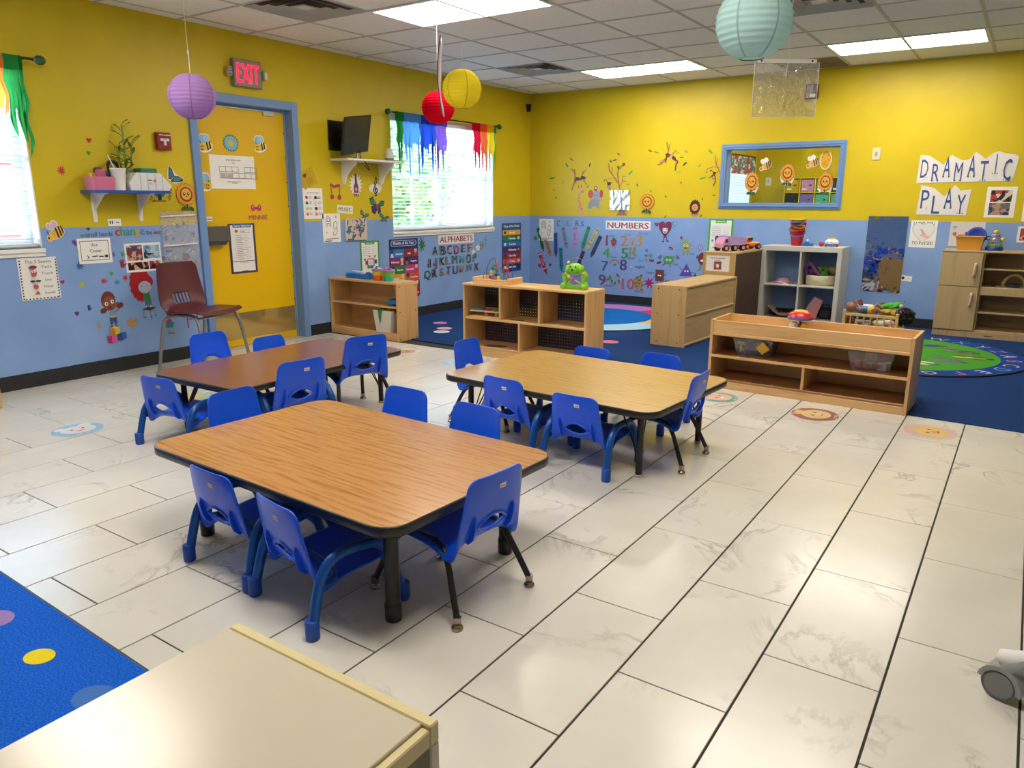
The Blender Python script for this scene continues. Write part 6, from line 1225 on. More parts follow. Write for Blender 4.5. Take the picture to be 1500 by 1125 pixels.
decal('L', (-2.981, 1.112, -2.755, 1.301), 'large green and purple butterfly sticker by the window', [('p', [(0, 0), (-.5, .95), (-.98, .7), (-.8, .1), (-.1, -.1)], '#14503c'), ('p', [(0, 0), (.5, .5), (.98, .45), (.8, -.05), (.15, -.2)], '#14503c'), ('p', [(-.05, .1), (-.5, .75), (-.78, .55), (-.6, .15)], '#1f8a68'), ('p', [(.1, .05), (.5, .38), (.8, .34), (.6, 0)], '#1f8a68'), ('p', [(0, .05), (-.75, -.1), (-.7, -.75), (-.3, -.98), (.05, -.3)], '#2a2860'), ('p', [(0, .05), (.4, -.2), (.45, -.7), (.1, -.95), (-.05, -.3)], '#2a2860'), ('er', 0, -.15, .14, .3, '#b83a5a', 10)])
decal('L', (-3.120, 1.054, -2.987, 1.167), 'small teal butterfly sticker behind the canvas painting', bfly('#2a8a98', '#2a7a90')); decal('L', (-2.852, 1.035, -2.690, 1.131), 'small teal butterfly sticker at the window corner', bfly('#2a8a98', '#2a7a90'))
u, v, hw, hh = rect((-3.330, 0.871, -3.043, 1.083)); t = thing('canvas_painting', 'small abstract painting in purple and blue on the paint line', 'painting', (0, u, v)); part(MB().box(0, -hw, -hh, .02, hw, hh, mat('#cfc4b4', .8), .002), 'canvas', t)
rr = random.Random(21); sh_ = []
for k in range(46):
    c = rr.choice(['#6a4a68', '#3a5a86', '#4a7a9a', '#8a6a80', '#5a3a52', '#2f4a74', '#a89a98', '#3f8090']); g_ = 1 if k > 14 else .5; a, b_ = rr.gauss(0, .42 / g_ ** .5), rr.gauss(.0, .34 / g_ ** .5); sh_.append(('er', max(-.8, min(.8, a)), max(-.75, min(.8, b_)), rr.uniform(.08, .26), rr.uniform(.04, .12), c, rr.uniform(0, 180)))
part(flat(MB(), lambda a, b_, w: (.02 + w * .3, a, b_), sh_ + [('r', -.9, -.92, -.3, -.84, K)], hw, hh), 'painted_strokes', t)['kind'] = 'stuff'
gp = [('r', -.84, -.97, .84, .90, '#eef0ec'), ('r', -.5, .78, .5, .98, '#4a9a3c'), ('t', 'Math Ideas', 0, .83, .07, '#d8ecd0', .4, .02)]
for k in range(5): gp += [('l', [(-.7, .62 - .13 * k), (-.3, .66 - .13 * k), (.0, .6 - .13 * k)], .012, '#b8a8a8'), ('r', .15, .62 - .13 * k, .7, .64 - .13 * k, '#b8b8b8')]
gp += [('r', -.3, -.5, .35, -.1, '#e6e8e8'), ('l', [(-.3, -.5), (.35, -.5), (.35, -.1), (-.3, -.1), (-.3, -.5)], .03, '#b85a3a'), ('r', -.2, -.3, .25, -.28, K), ('r', -.2, -.4, .25, -.38, K), ('er', -.6, -.12, .12, .07, '#3f9a3a', 0), ('p', [(-.55, -.2), (-.3, -.2), (-.3, -.42), (-.55, -.42)], '#a8283a'), ('r', .42, -.4, .66, -.16, '#2a4a9a'), ('er', .5, .05, .1, .06, '#d8823a', 0), ('er', -.1, .06, .1, .05, '#d8623a', 0), ('r', -.35, -.66, .25, -.54, '#2f8a6a'), ('er', .6, -.62, .14, .05, '#3a6ab8', 0)]
sheet('L', (-3.136, 0.527, -2.864, 0.856), 'green bordered idea poster behind the buckets', gp, 'idea_poster', 'poster', '#4a9a3c')
MO = [('January', '#1f7ac8'), ('July', '#8a1f34'), ('February', '#8a2466'), ('August', '#4a2060'), ('March', '#2a7a46'), ('September', '#c83f86'), ('April', '#d8a02a'), ('October', '#d8503a'), ('May', '#2a86b8'), ('November', '#1f2a66'), ('June', '#8a3a8a'), ('December', '#a8243a')]
mp_ = [('rr', -.88, .76, .88, .95, '#c8d8ec', .08), ('rr', -.85, .775, .85, .935, '#1c3f86', .07), ('t', 'Months of the Year', 0, .815, .1, Wt, .72, .014)]
for k, (n_, c) in enumerate(MO):
    a, b_ = k % 2, k // 2; x0, x1 = (-.98, 0) if a == 0 else (0, .98); y1 = .66 - .27 * b_; y0 = y1 - .265; px_ = (.16 if (a == 0) == (b_ % 2 == 0) else .82); mp_ += [('r', x0, y0, x1, y1, c), ('t', n_, (x0 + x1) / 2 + (.14 if px_ < .5 else -.14), y0 + .09, .06, Wt, .28, .03), ('e', x0 + px_ * .98, y0 + .17, .09, .05, ['#6a3a2a', '#e0b090', '#e8c8a8', '#4a2a20'][k % 4]), ('er', x0 + px_ * .98, y0 + .22, .1, .035, ['#2a1a1a', '#d8d0c8', '#e0c060', '#181414'][k % 4], 0), ('p', [(x0 + px_ * .98 - .1, y0 + .01), (x0 + px_ * .98 + .1, y0 + .01), (x0 + px_ * .98 + .06, y0 + .13), (x0 + px_ * .98 - .06, y0 + .13)], ['#d8d8dc', '#c83a4a', '#e0a0b0', '#4a9a4a'][k % 4])]
sheet('L', (-2.718, 0.223, -2.263, 0.857), 'Months of the Year poster in bright blocks under the window', mp_, 'months_poster', 'poster', '#142a5a', partname='printed_months')
decal('L', (-2.263, 0.690, -2.126, 0.875), 'dark green paint splat sticker beside the months poster', SPL('#2f6a44', 2))
sheet('L', (-1.911, 0.767, -1.245, 0.877), 'white ALPHABETS sign under the window', [('t', 'ALPHABETS', 0, -.6, 1.2, '#8a1438', .92, .014)], 'alphabets_sign', 'sign', '#e2dcdc')
AL = {'A': (-2.023, 0.655, -1.928, 0.754), 'B': (-1.903, 0.647, -1.781, 0.755), 'C': (-1.768, 0.648, -1.668, 0.757), 'D': (-1.643, 0.641, -1.540, 0.751), 'E': (-1.514, 0.658, -1.408, 0.754), 'F': (-1.382, 0.651, -1.288, 0.756), 'H': (-1.122, 0.671, -1.052, 0.778), 'I': (-2.122, 0.516, -2.028, 0.622), 'J': (-2.016, 0.525, -1.932, 0.624), 'K': (-1.907, 0.532, -1.809, 0.625), 'L': (-1.797, 0.533, -1.709, 0.634), 'M': (-1.684, 0.532, -1.569, 0.635), 'N': (-1.543, 0.531, -1.438, 0.627), 'O': (-1.411, 0.523, -1.303, 0.636), 'P': (-1.276, 0.531, -1.193, 0.638), 'Q': (-2.185, 0.398, -2.057, 0.497), 'R': (-2.044, 0.403, -1.948, 0.503), 'S': (-1.912, 0.408, -1.826, 0.502), 'T': (-1.788, 0.414, -1.700, 0.516), 'U': (-1.674, 0.412, -1.558, 0.516), 'V': (-1.545, 0.419, -1.440, 0.515), 'W': (-1.426, 0.425, -1.278, 0.514), 'X': (-1.264, 0.422, -1.153, 0.521)}
AC = ['#20201f', '#2a2420', '#2a2622', '#8a2a34', '#3a4a3a', '#9a3a34', '#7a7a6a', '#20281f', '#6a4a5a', '#1f1a18', '#6a5a2a', '#3a5a2f', '#3f8a8a', '#201c1c', '#2f6a4a', '#2f5a44', '#221f1d', '#8a5a4a', '#2a3a5a', '#5a3a5a', '#8a7040', '#2f5a74', '#2a2422']
for k, (ch, bx_) in enumerate(AL.items()):
    decal('L', bx_, 'letter %s sticker with a little animal, from the alphabet under the window' % ch, [('t', ch, .1, -.95, 1.9, AC[k], .8, .05), ('er', -.5, -.55, .42, .32, ['#5a4a3a', '#6a8a4a', '#a8743a', '#4a5a6a'][k % 4], 20), ('e', -.62, -.2, .24, .17, ['#5a4a3a', '#6a8a4a', '#a8743a', '#4a5a6a'][k % 4])], 'letter_sticker', 'letter sticker', 'alphabet letter stickers')
FLW = [('star', 0, 0, 1, 5, .6, '#e6e2d8', 0), ('e', 0, 0, .2, .2, '#c8b48a')]
decal('L', (-1.219, 0.658, -1.108, 0.740), 'small white flower sticker over the alphabet row', FLW); decal('L', (-1.302, 0.606, -1.206, 0.687), 'smallest white flower sticker at the alphabet letter P', FLW); decal('L', (-1.037, 0.700, -0.980, 0.833), 'green vine sticker beyond the alphabet letters', [('l', [(-.5, -1), (.3, -.3), (-.2, .4), (.5, 1)], .06, '#3f8a6a'), ('e', .2, .3, .6, .2, '#4f9a7a')])
DY = [('Sunday', '#d8a52c'), ('Monday', '#2a7a46'), ('Tuesday', '#1f78c4'), ('Wednesday', '#57205a'), ('Thursday', '#9a1f34'), ('Friday', '#d2583a'), ('Saturday', '#1c2f74')]
dp_ = [('t', 'Days of the Week', 0, .83, .1, Wt, .8, .014)]
for k, (n_, c) in enumerate(DY): y1 = .72 - .235 * k; dp_ += [('rr', -.93, y1 - .205, .93, y1, c, .06), ('t', n_, .05, y1 - .145, .085, Wt, .42, .03), ('e', -.7 if k % 2 == 0 else .7, y1 - .1, .12, .06, ['#4a2a20', '#e8c8b8', '#d8e4f0', '#d88a5a'][k % 4])]
sheet('L', (-0.656, 0.357, -0.216, 0.976), 'Days of the Week poster in coloured bars by the corner', dp_, 'days_poster', 'poster', '#1d4a8c', partname='printed_days')
solo(MB().prism([(-.03, .045), (.03, .045), (.004, -.045), (-.004, -.045)], 0, .05, K, Matrix(((0, 0, 1, 0), (1, 0, 0, 0), (0, 1, 0, 0), (0, 0, 0, 1)))), 'corner_sensor', 'small black wedge shaped sensor high on the wall by the corner', 'sensor', (0, *(-0.090, 2.403)))
# --- back wall, blue part
sheet('B', (0.149, 0.742, 0.370, 1.024), 'white letter A colouring page by the room corner', colouring(), 'colouring_page', 'paper')
for ch, x0, x1, c in (('C', 816, 821, '#2f6a6a'), ('O', 823, 829, '#6a8ac8'), ('L', 830, 836, '#5a8a9a'), ('O', 838, 843, '#7aa0c0'), ('R', 844, 848, '#2f7a3f'), ('S', 850, 856, '#2a6ac8')): pass
CO = [('C', (0.421, 0.931, 0.462, 1.009), '#2f6a6a'), ('O', (0.493, 0.932, 0.554, 1.010), '#6f96c8'), ('L', (0.564, 0.934, 0.615, 1.011), '#5a8a9a'), ('O', (0.635, 0.935, 0.686, 1.013), '#8ab0c8'), ('R', (0.696, 0.937, 0.746, 1.013), '#2f7a3f'), ('S', (0.766, 0.938, 0.825, 1.006), '#2a6ac8')]
for k, (ch, bx_, c) in enumerate(CO): decal('B', bx_, 'letter %s of the COLORS lettering%s' % (ch, '' if ch != 'O' else ', first O' if k == 1 else ', second O'), [('t', ch, 0, -.9, 1.8, c, .9, .02)], 'letter_sticker', 'letter sticker', 'COLORS letters')
def crayon(p0, p1, hw_, c, lb, dark):
    (a, b_), (x, y) = p0, p1; L = math.hypot(x - a, y - b_) / 2; rot_ = math.degrees(math.atan2(a - x, -(b_ - y))) ; rot_ = math.degrees(math.atan2(-(x - a), -(y - b_))); cx, cy = (a + x) / 2, (b_ + y) / 2
    sh_ = [('r', -1, -.66, 1, 1, c), ('p', [(-1, -.66), (1, -.66), (.3, -.92), (.1, -1), (-.1, -1), (-.3, -.92)], c), ('r', -1, .8, 1, .88, dark), ('r', -1, -.5, 1, -.42, dark), ('e', 0, .15, .5, .32, dark), ('e', 0, .15, .34, .27, c)]
    decal('B', (cx - hw_, cy - L, cx + hw_, cy + L), lb, sh_, 'crayon_sticker', 'wall sticker', 'crayon stickers', -rot_)
for p0, p1, c, n_, dk in [((0.127, 0.907), (0.222, 0.597), '#2f6a34', 'dark green', '#17401c'), ((0.246, 0.768), (0.335, 0.539), '#a8703f', 'orange brown', '#6a3f1c'), ((0.402, 0.851), (0.411, 0.534), '#1f4f9a', 'royal blue', '#10306a'), ((0.482, 0.660), (0.501, 0.346), '#2a7a9a', 'teal blue', '#145068'), ((0.509, 0.924), (0.577, 0.638), '#7a88b0', 'grey blue', '#3a4468'), ((0.692, 0.936), (0.697, 0.633), '#b88ac8', 'pale pink', '#8a5aa0'), ((0.895, 0.940), (0.795, 0.637), '#2f8a6a', 'bright green', '#14583f'), ((1.023, 0.917), (0.864, 0.648), '#c8b878', 'pale yellow', '#6a6238'), ((1.064, 0.825), (0.927, 0.551), '#3f3a5a', 'black', '#1a1828'), ((0.825, 0.629), (0.745, 0.434), '#4a2a5f', 'purple', '#2a1438'), ((0.153, 0.586), (0.275, 0.303), '#a83048', 'red', '#e8d8d8')]:
    crayon(p0, p1, .026, c, '%s crayon sticker on the blue back wall' % n_, dk)
for bx_, c, n_ in [((0.064, 0.745, 0.118, 0.799), '#2f8a5a', 'green'), ((0.133, 0.387, 0.187, 0.442), '#b83048', 'red'), ((0.305, 0.414, 0.347, 0.450), '#7a3a2a', 'brown')]: decal('B', bx_, 'small round %s dot sticker among the crayons' % n_, [('e', 0, 0, 1, 1, c)])
sheet('B', (1.127, 0.910, 1.734, 1.017), 'white NUMBERS sign with red letters', [('t', 'NUMBERS', 0, -.65, 1.3, '#a83a2c', .94, .014)], 'numbers_sign', 'sign', '#e8e8ec')
NB = [('1', (1.114, 0.710, 1.191, 0.845), '#a83a48'), ('2', (1.342, 0.710, 1.435, 0.842), '#b8823f'), ('3', (1.545, 0.717, 1.636, 0.856), '#b8924a'), ('4', (1.100, 0.557, 1.196, 0.684), '#4a9a4a'), ('5', (1.357, 0.559, 1.451, 0.693), '#3a8a44'), ('6', (1.579, 0.577, 1.670, 0.693), '#6ab0e0'), ('7', (1.087, 0.393, 1.183, 0.522), '#3a5a9a'), ('8', (1.344, 0.415, 1.438, 0.550), '#4a3a82'), ('9', (1.054, 0.210, 1.151, 0.348), '#6a3f86'), ('10', (1.382, 0.182, 1.550, 0.318), '#b85a68')]
for ch, bx_, c in NB: decal('B', bx_, 'large number %s sticker on the blue back wall' % dict(zip('1 2 3 4 5 6 7 8 9 10'.split(), 'one two three four five six seven eight nine ten'.split()))[ch], [('t', ch, 0, -.98, 1.96, c, .98, .014)], 'number_sticker', 'number sticker', 'number stickers')
for s_, bx_, c in [('one', (1.179, 0.813, 1.255, 0.855), '#3a5a8a'), ('two', (1.395, 0.836, 1.487, 0.877), '#7a7a9a'), ('three', (1.577, 0.849, 1.703, 0.898), '#6a7a9a'), ('four', (1.198, 0.553, 1.303, 0.595), '#3f6a8a'), ('five', (1.444, 0.547, 1.545, 0.597), '#2f6a5a'), ('six', (1.593, 0.519, 1.665, 0.569), '#4a8ac8'), ('eight', (1.550, 0.444, 1.678, 0.494), '#3a4a86'), ('nine', (1.134, 0.189, 1.240, 0.241), '#5a3f86'), ('ten', (1.554, 0.148, 1.637, 0.190), '#4a4a6a')]: decal('B', bx_, 'small word %s beside its number' % s_, [('t', s_, 0, -.7, 1.4, c, .98, .01)], 'word_sticker', 'word sticker', 'number words')
decal('B', (1.201, 0.696, 1.296, 0.805), 'red strawberry sticker beside number 1', [('p', [(-.9, .4), (-.4, .8), (.4, .8), (.9, .4), (.6, -.4), (0, -1), (-.6, -.4)], '#a82038'), ('star', 0, .7, .6, 5, .5, '#3a6a2a', 0), ('e', -.3, .1, .1, .1, '#e0a0a0'), ('e', .3, 0, .1, .1, '#e0a0a0')])
decal('B', (1.435, 0.713, 1.546, 0.820), 'two small giraffe stickers beside number 2', [('l', [(-.7, -1), (-.5, 0), (-.4, .6)], .12, '#c89a5a'), ('e', -.35, .7, .2, .15, '#c89a5a'), ('l', [(.2, -1), (.3, .1), (.5, .8)], .12, '#c08a4a'), ('e', .6, .85, .22, .14, '#c08a4a'), ('e', .4, -.3, .4, .3, '#c08a4a'), ('e', -.55, -.4, .3, .25, '#c89a5a')])
decal('B', (1.191, 0.452, 1.343, 0.553), 'rainbow and blue star sticker beside number 7', [('p', [(math.cos(a) * r_, -.4 + math.sin(a) * r_ * 1.3) for r_, s_ in ((.98, 1), (.7, -1)) for a in ([PI * i / 10 for i in range(11)] if s_ > 0 else [PI * (10 - i) / 10 for i in range(11)])], '#b8924a'), ('p', [(math.cos(a) * r_, -.4 + math.sin(a) * r_ * 1.3) for r_, s_ in ((.88, 1), (.76, -1)) for a in ([PI * i / 10 for i in range(11)] if s_ > 0 else [PI * (10 - i) / 10 for i in range(11)])], '#a8683f'), ('star', .1, -.5, .42, 6, .5, '#2a7ad0', 0)])
decal('B', (1.467, 0.413, 1.532, 0.496), 'pale blue flower sticker beside number 8', [('e', 0, .2, .9, .7, '#7aa0d8'), ('e', -.3, .2, .2, .2, '#c8d8ec'), ('e', .3, .2, .2, .2, '#c8d8ec'), ('l', [(0, -.4), (0, -1)], .1, '#6a90c8')])
for k, (bx_, c, n_) in enumerate([((1.671, 0.589, 1.725, 0.630), '#b8623f', 'orange'), ((1.725, 0.583, 1.788, 0.640), '#5aa8a8', 'teal'), ((1.674, 0.523, 1.728, 0.572), '#6ab0a8', 'pale teal'), ((1.737, 0.526, 1.800, 0.575), '#8a2f2c', 'dark red'), ((1.677, 0.646, 1.713, 0.695), '#6a7ab0', 'grey blue')]): decal('B', bx_, 'tiny %s butterfly sticker near number 6' % n_, [('p', [(0, 0), (-.9, .9), (-1, -.2), (-.5, -.9)], c), ('p', [(0, 0), (.9, .9), (1, -.2), (.5, -.9)], c), ('l', [(0, .8), (0, -.8)], .1, K)])
for k, (x, y) in enumerate([(923, 365), (930, 365), (923, 371), (928, 370), (930, 374), (896, 365), (904, 364), (907, 369)]):
    pass
def tiny(pts, half, shp, lb, grp):
    for k, (x, z) in enumerate(pts): tag(flat(MB(), lambda a, b_, w: Vector((a, -w, b_)), shp, half[0], half[1], .0012, R((k * 67) % 90 - 45)).build('wall_sticker', None, (x, 0, z)), lb, 'wall sticker', grp)
tiny([(1.476, 0.679), (1.540, 0.682), (1.478, 0.629), (1.524, 0.639), (1.544, 0.607)], (.022, .026), [('e', 0, 0, .8, 1, '#8a8a68')], 'small olive turtle sticker around number 5', 'turtle stickers')
tiny([(1.224, 0.662), (1.299, 0.677), (1.329, 0.640)], (.022, .022), [('star', 0, 0, 1, 6, .5, '#8ab4e8', 0)], 'small pale blue snowflake sticker after number 4', 'snowflake stickers')
tiny([(1.180, 0.284), (1.218, 0.312), (1.239, 0.261), (1.278, 0.238), (1.322, 0.343), (1.339, 0.267)], (.014, .034), [('e', 0, 0, 1, 1, '#4a6a3a'), ('e', 0, -.4, .6, .4, '#a8983a')], 'small green leaf sticker beside number 9', 'leaf stickers by number 9')
tiny([(1.566, 0.315), (1.603, 0.326), (1.638, 0.344), (1.595, 0.283), (1.632, 0.290), (1.569, 0.252), (1.615, 0.246), (1.653, 0.236), (1.589, 0.211), (1.655, 0.177)], (.022, .03), [('e', 0, -.2, .8, .8, '#a8863f'), ('e', 0, .6, .9, .4, '#7a6a34')], 'small acorn sticker beside number 10', 'acorn stickers')
FACE = lambda y: [('e', -.22, y, .16, .14, Wt), ('e', .22, y, .16, .14, Wt), ('e', -.2, y, .07, .07, K), ('e', .24, y, .07, .07, K), ('l', [(-.2, y - .24), (0, y - .32), (.2, y - .24)], .04, K)]
decal('B', (1.836, 0.777, 2.010, 1.001), 'purple heart character sticker with legs', [('l', [(-.1, -.3), (-.2, -.9)], .04, '#3a3a6a'), ('l', [(.2, -.3), (.35, -.85)], .04, '#3a3a6a'), ('er', -.25, -.95, .2, .06, '#2a4a7a', 0), ('er', .45, -.88, .2, .07, '#2a4a7a', 0), ('heart', 0, .3, .95, '#7a2a52'), ('e', 0, .2, .36, .3, '#e0d8e0')] + FACE(.35))
decal('B', (1.778, 0.951, 1.848, 1.007), 'small purple heart sticker beside the heart character', HE('#7a3a7a')); decal('B', (2.013, 0.955, 2.073, 1.019), 'green outlined heart balloon sticker', [('heart', 0, .1, .95, '#4a7a5a'), ('heart', 0, .15, .7, '#98b8d8'), ('l', [(-.2, -.7), (-.7, -1.2)], .06, '#4a7a5a')])
decal('B', (2.114, 0.626, 2.274, 0.824), 'yellow green star character sticker', [('l', [(-.2, -.5), (-.3, -.95)], .05, '#7a8a5a'), ('l', [(.2, -.5), (.25, -.9)], .05, '#7a8a5a'), ('star', 0, .15, 1, 5, .5, '#98a850', 0)] + FACE(.2)); decal('B', (2.107, 0.807, 2.158, 0.862), 'small dark red star sticker above the star character', [('star', 0, 0, 1, 5, .45, '#8a3a48', 0)])
decal('B', (1.835, 0.479, 2.131, 0.657), 'green oval character sticker lifting weights', [('l', [(-.7, .5), (.7, .5)], .04, '#6a8ab0'), ('p', [(-.98, .2), (-.7, .7), (-.55, .3), (-.7, 0)], '#5a7290'), ('p', [(.98, .3), (.7, .8), (.6, .4), (.75, .1)], '#5a7290'), ('l', [(-.35, .0), (-.45, .45)], .04, '#3a7a3a'), ('l', [(.35, .0), (.45, .45)], .04, '#3a7a3a'), ('e', 0, 0, .45, .55, '#4a9a4f'), ('l', [(-.2, -.45), (-.5, -.75)], .05, '#2a5a3a'), ('l', [(.15, -.45), (.2, -.95)], .05, '#2a5a3a'), ('e', -.1, .0, .1, .14, Wt), ('e', .15, .0, .1, .14, Wt), ('e', -.08, -.02, .04, .07, K), ('e', .15, -.02, .04, .07, K)])
decal('B', (1.977, 0.683, 2.037, 0.731), 'small brown football sticker above the oval character', [('er', 0, 0, 1, .6, '#7a3038', -20), ('l', [(-.4, .1), (.4, -.15)], .1, '#d8c8c8')]); decal('B', (1.828, 0.506, 1.899, 0.555), 'small dark brown bean sticker beside the oval character', [('er', 0, 0, 1, .6, '#5a2a2c', 20)])
decal('B', (1.801, 0.276, 1.969, 0.449), 'brown square character sticker', [('l', [(-.3, -.6), (-.3, -.98)], .05, '#3a4a6a'), ('l', [(.2, -.6), (.2, -.98)], .05, '#3a4a6a'), ('l', [(-.6, .2), (-.95, -.1)], .05, '#3a4a6a'), ('l', [(.6, .2), (.95, .4)], .05, '#3a4a6a'), ('r', -.7, -.6, .6, .98, '#6a3a30'), ('e', -.2, .2, .12, .1, Wt), ('e', .1, .15, .12, .1, Wt)])
decal('B', (2.122, 0.346, 2.308, 0.538), 'purple triangle character sticker', [('l', [(-.6, .2), (-.95, .5)], .04, '#5a4aa0'), ('l', [(.5, .0), (.95, -.1)], .04, '#5a4aa0'), ('l', [(0, -.5), (0, -.98)], .04, '#4a6aa0'), ('p', [(0, 1), (.9, -.55), (-.9, -.55)], '#5f4aa8'), ('e', -.15, .05, .12, .1, Wt), ('e', .2, .05, .12, .1, Wt)])
decal('B', (2.326, 0.452, 2.450, 0.681), 'red brown circle character sticker half hidden by the tall cabinet', [('e', .2, .3, .8, .62, '#7a2f34'), ('e', -.75, .45, .2, .2, '#3a5a9a'), ('l', [(0, -.3), (-.2, -.9)], .06, '#6a7a5a'), ('er', -.4, -.9, .3, .1, '#8a9a6a', 20), ('e', .2, .1, .3, .12, Wt)]); decal('B', (2.341, 0.696, 2.407, 0.759), 'small pale ring sticker under the green poster', [('e', 0, 0, 1, 1, '#8a7ab8'), ('e', 0, 0, .66, .66, '#a8b8e0'), ('e', 0, 0, .3, .3, '#8a7ab8')])
decal('B', (1.669, 0.200, 1.823, 0.359), 'magenta paint splat sticker by the shelf end', SPL('#a01f62', 3, 7)); decal('B', (2.302, 0.376, 2.353, 0.440), 'small dark green tree sticker beside the triangle character', [('p', [(0, 1), (.8, -.7), (-.8, -.7)], '#2f5a4a'), ('r', -.1, -1, .1, -.7, '#5a3a2a')]); decal('B', (1.954, 0.298, 2.007, 0.339), 'small olive bow tie sticker by the square character', [('p', [(-1, 1), (0, .2), (1, 1), (1, -1), (0, -.2), (-1, -1)], '#6a7a3a')])
for s_, bx_, c in [('Heart', (1.917, 0.978, 2.012, 1.025), '#4a3a6a'), ('Star', (2.245, 0.637, 2.312, 0.669), '#6a7a5a'), ('Oval', (2.039, 0.500, 2.108, 0.540), '#3a6a4a'), ('Square', (1.699, 0.384, 1.807, 0.434), '#5a5a4a')]: decal('B', bx_, 'small word %s beside its shape character' % s_, [('t', s_, 0, -.6, 1.3, c, .98, .01)], 'word_sticker', 'word sticker', 'shape words')
g2 = [('r', -.84, -.97, .84, .92, '#eceeee'), ('r', -.45, .76, .45, .98, '#4fa83c'), ('t', 'Building Ideas', 0, .82, .08, '#d8ecd0', .38, .02)]
for k in range(6): g2 += [('l', [(-.7, .55 - .11 * k), (-.3, .58 - .11 * k), (.05, .53 - .11 * k)], .012, '#a8a0b0'), ('r', .2, .54 - .11 * k, .7, .56 - .11 * k, '#b8b8b8')]
g2 += [('r', -.4, -.42, -.1, -.08, '#4a2a5a'), ('e', -.25, -.05, .15, .1, '#5a3a6a'), ('r', .08, -.42, .36, -.16, '#c8683a'), ('e', .2, -.1, .14, .08, '#d87a44'), ('e', .55, -.05, .1, .06, '#2a5aa8'), ('star', -.62, -.25, .1, 5, .5, '#2f7ac8', 0), ('r', -.6, -.66, .6, -.62, '#a8a8a8')]
sheet('B', (2.456, 0.667, 2.743, 1.058), 'green bordered idea poster behind the tall cabinet', g2, 'idea_poster', 'poster', '#55aa40')
# --- back wall, yellow part: jungle stickers
BR = '#9a6a3f'; MK = '#4a2430'; PKN = '#c89a8a'
def monk(cx, cy, s): return [('er', cx, cy, .5 * s, .28 * s, MK, -10), ('e', cx + .5 * s, cy - .05, .22 * s, .2 * s, MK), ('e', cx + .58 * s, cy - .1 * s, .14 * s, .12 * s, PKN), ('l', [(cx - .3 * s, cy), (cx - .45 * s, cy - .5 * s)], .05, MK)]
decal('B', (0.612, 1.386, 0.887, 1.660), 'brown branch sticker with sleeping monkeys above the giraffe', [('l', [(-.85, -.95), (-.6, -.3), (-.55, .3), (-.62, .85)], .07, BR), ('l', [(-.58, .55), (-.98, .95)], .05, BR), ('l', [(-.75, -.55), (-.2, .02), (.3, .0), (.65, -.5)], .05, BR), ('l', [(.1, .0), (.3, .7)], .05, BR), ('l', [(.2, .35), (.6, .8)], .04, BR)] + monk(-.25, .02, .55) + monk(.3, .12, .5))
decal('B', (0.688, 1.082, 0.826, 1.461), 'tall giraffe sticker on the yellow wall', [('p', [(-.5, .5), (-.1, .5), (.05, -.1), (.4, -.45), (.75, -.6), (.7, -1), (.4, -1), (.35, -.7), (-.1, -.7), (-.2, -1), (-.5, -1), (-.45, -.4)], '#d8a06a'), ('er', .1, .62, .5, .2, '#dca874', 0), ('l', [(-.3, .75), (-.45, .92)], .03, '#8a5a34'), ('l', [(.2, .78), (.25, .95)], .03, '#8a5a34'), ('er', .45, .52, .35, .1, '#c88a5a', 0)] + [('e', x, y, .1, .04, '#9a5a3a') for x, y in ((-.25, .3), (-.2, .1), (-.3, -.1), (-.1, -.25), (.1, -.4), (.4, -.6), (-.2, -.5))])
decal('B', (0.865, 1.160, 1.077, 1.434), 'grey elephant sticker with pink ears and a monkey on its head', [('p', [(-.95, -1), (-.9, -.55), (-.5, -.15), (.5, -.15), (.6, -1), (.3, -1), (.2, -.8), (-.35, -.8), (-.45, -1)], '#8a92a8'), ('e', -.62, .3, .36, .38, '#c8505c'), ('e', .78, .32, .24, .36, '#b83a44'), ('e', .15, .22, .46, .42, '#949cb2'), ('l', [(.15, -.1), (.5, -.3), (.9, -.15)], .08, '#949cb2'), ('e', .0, .18, .05, .05, K), ('e', .3, .18, .05, .05, K), ('e', .05, .85, .24, .16, '#6a5a5a'), ('e', .05, .82, .15, .1, '#e0d0c0'), ('r', -.12, .55, .2, .75, '#6a5a5a')])
decal('B', (1.049, 1.375, 1.420, 1.714), 'tree top sticker with branches and a hanging monkey', [('l', [(.42, -1), (.3, -.5), (.2, .1), (.22, .45), (.5, .75)], .05, BR), ('l', [(.32, -.55), (-.1, .05), (-.42, .4), (-.5, .9)], .04, BR), ('l', [(-.25, .2), (-.2, .65)], .03, BR), ('l', [(.4, -.65), (.6, -.3), (.85, -.35)], .03, BR), ('l', [(.55, -.35), (.55, .0)], .025, BR), ('l', [(-.85, -.35), (-.6, -.15), (-.1, -.1), (.3, -.55)], .02, '#b8844a'), ('e', -.42, -.5, .14, .12, MK), ('e', -.42, -.72, .14, .13, '#a88a80'), ('l', [(-.5, -.45), (-.62, -.25)], .025, MK), ('l', [(-.32, -.45), (-.18, -.4)], .025, MK), ('l', [(-.36, -.8), (-.3, -1)], .025, MK), ('er', .62, .82, .12, .1, '#a8404a', 40), ('e', .58, .88, .05, .05, '#7a2a34')])
decal('B', (1.262, 1.081, 1.420, 1.171), 'flared tree trunk base sticker under the foil sheet', [('p', [(-.4, 1), (.45, 1), (.6, 0), (1, -1), (-1, -1), (-.55, -.2)], '#a07058'), ('l', [(-.1, .9), (-.2, -.9)], .05, '#7a5040'), ('l', [(.2, .9), (.35, -.9)], .05, '#7a5040')])
m, nt, b = newmat('foil'); n = N(nt, 'TexNoise', i_Scale=10, i_Detail=2, i_Distortion=1.5); nt.links.new(coords(nt, 'Object', (1, 1, .4)), n.inputs['Vector']); b.inputs['Metallic'].default_value = .95; b.inputs['Base Color'].default_value = lin('#dfe3e8'); b.inputs['Roughness'].default_value = .16; bump(nt, b, n.outputs['Fac'], .3, .02)
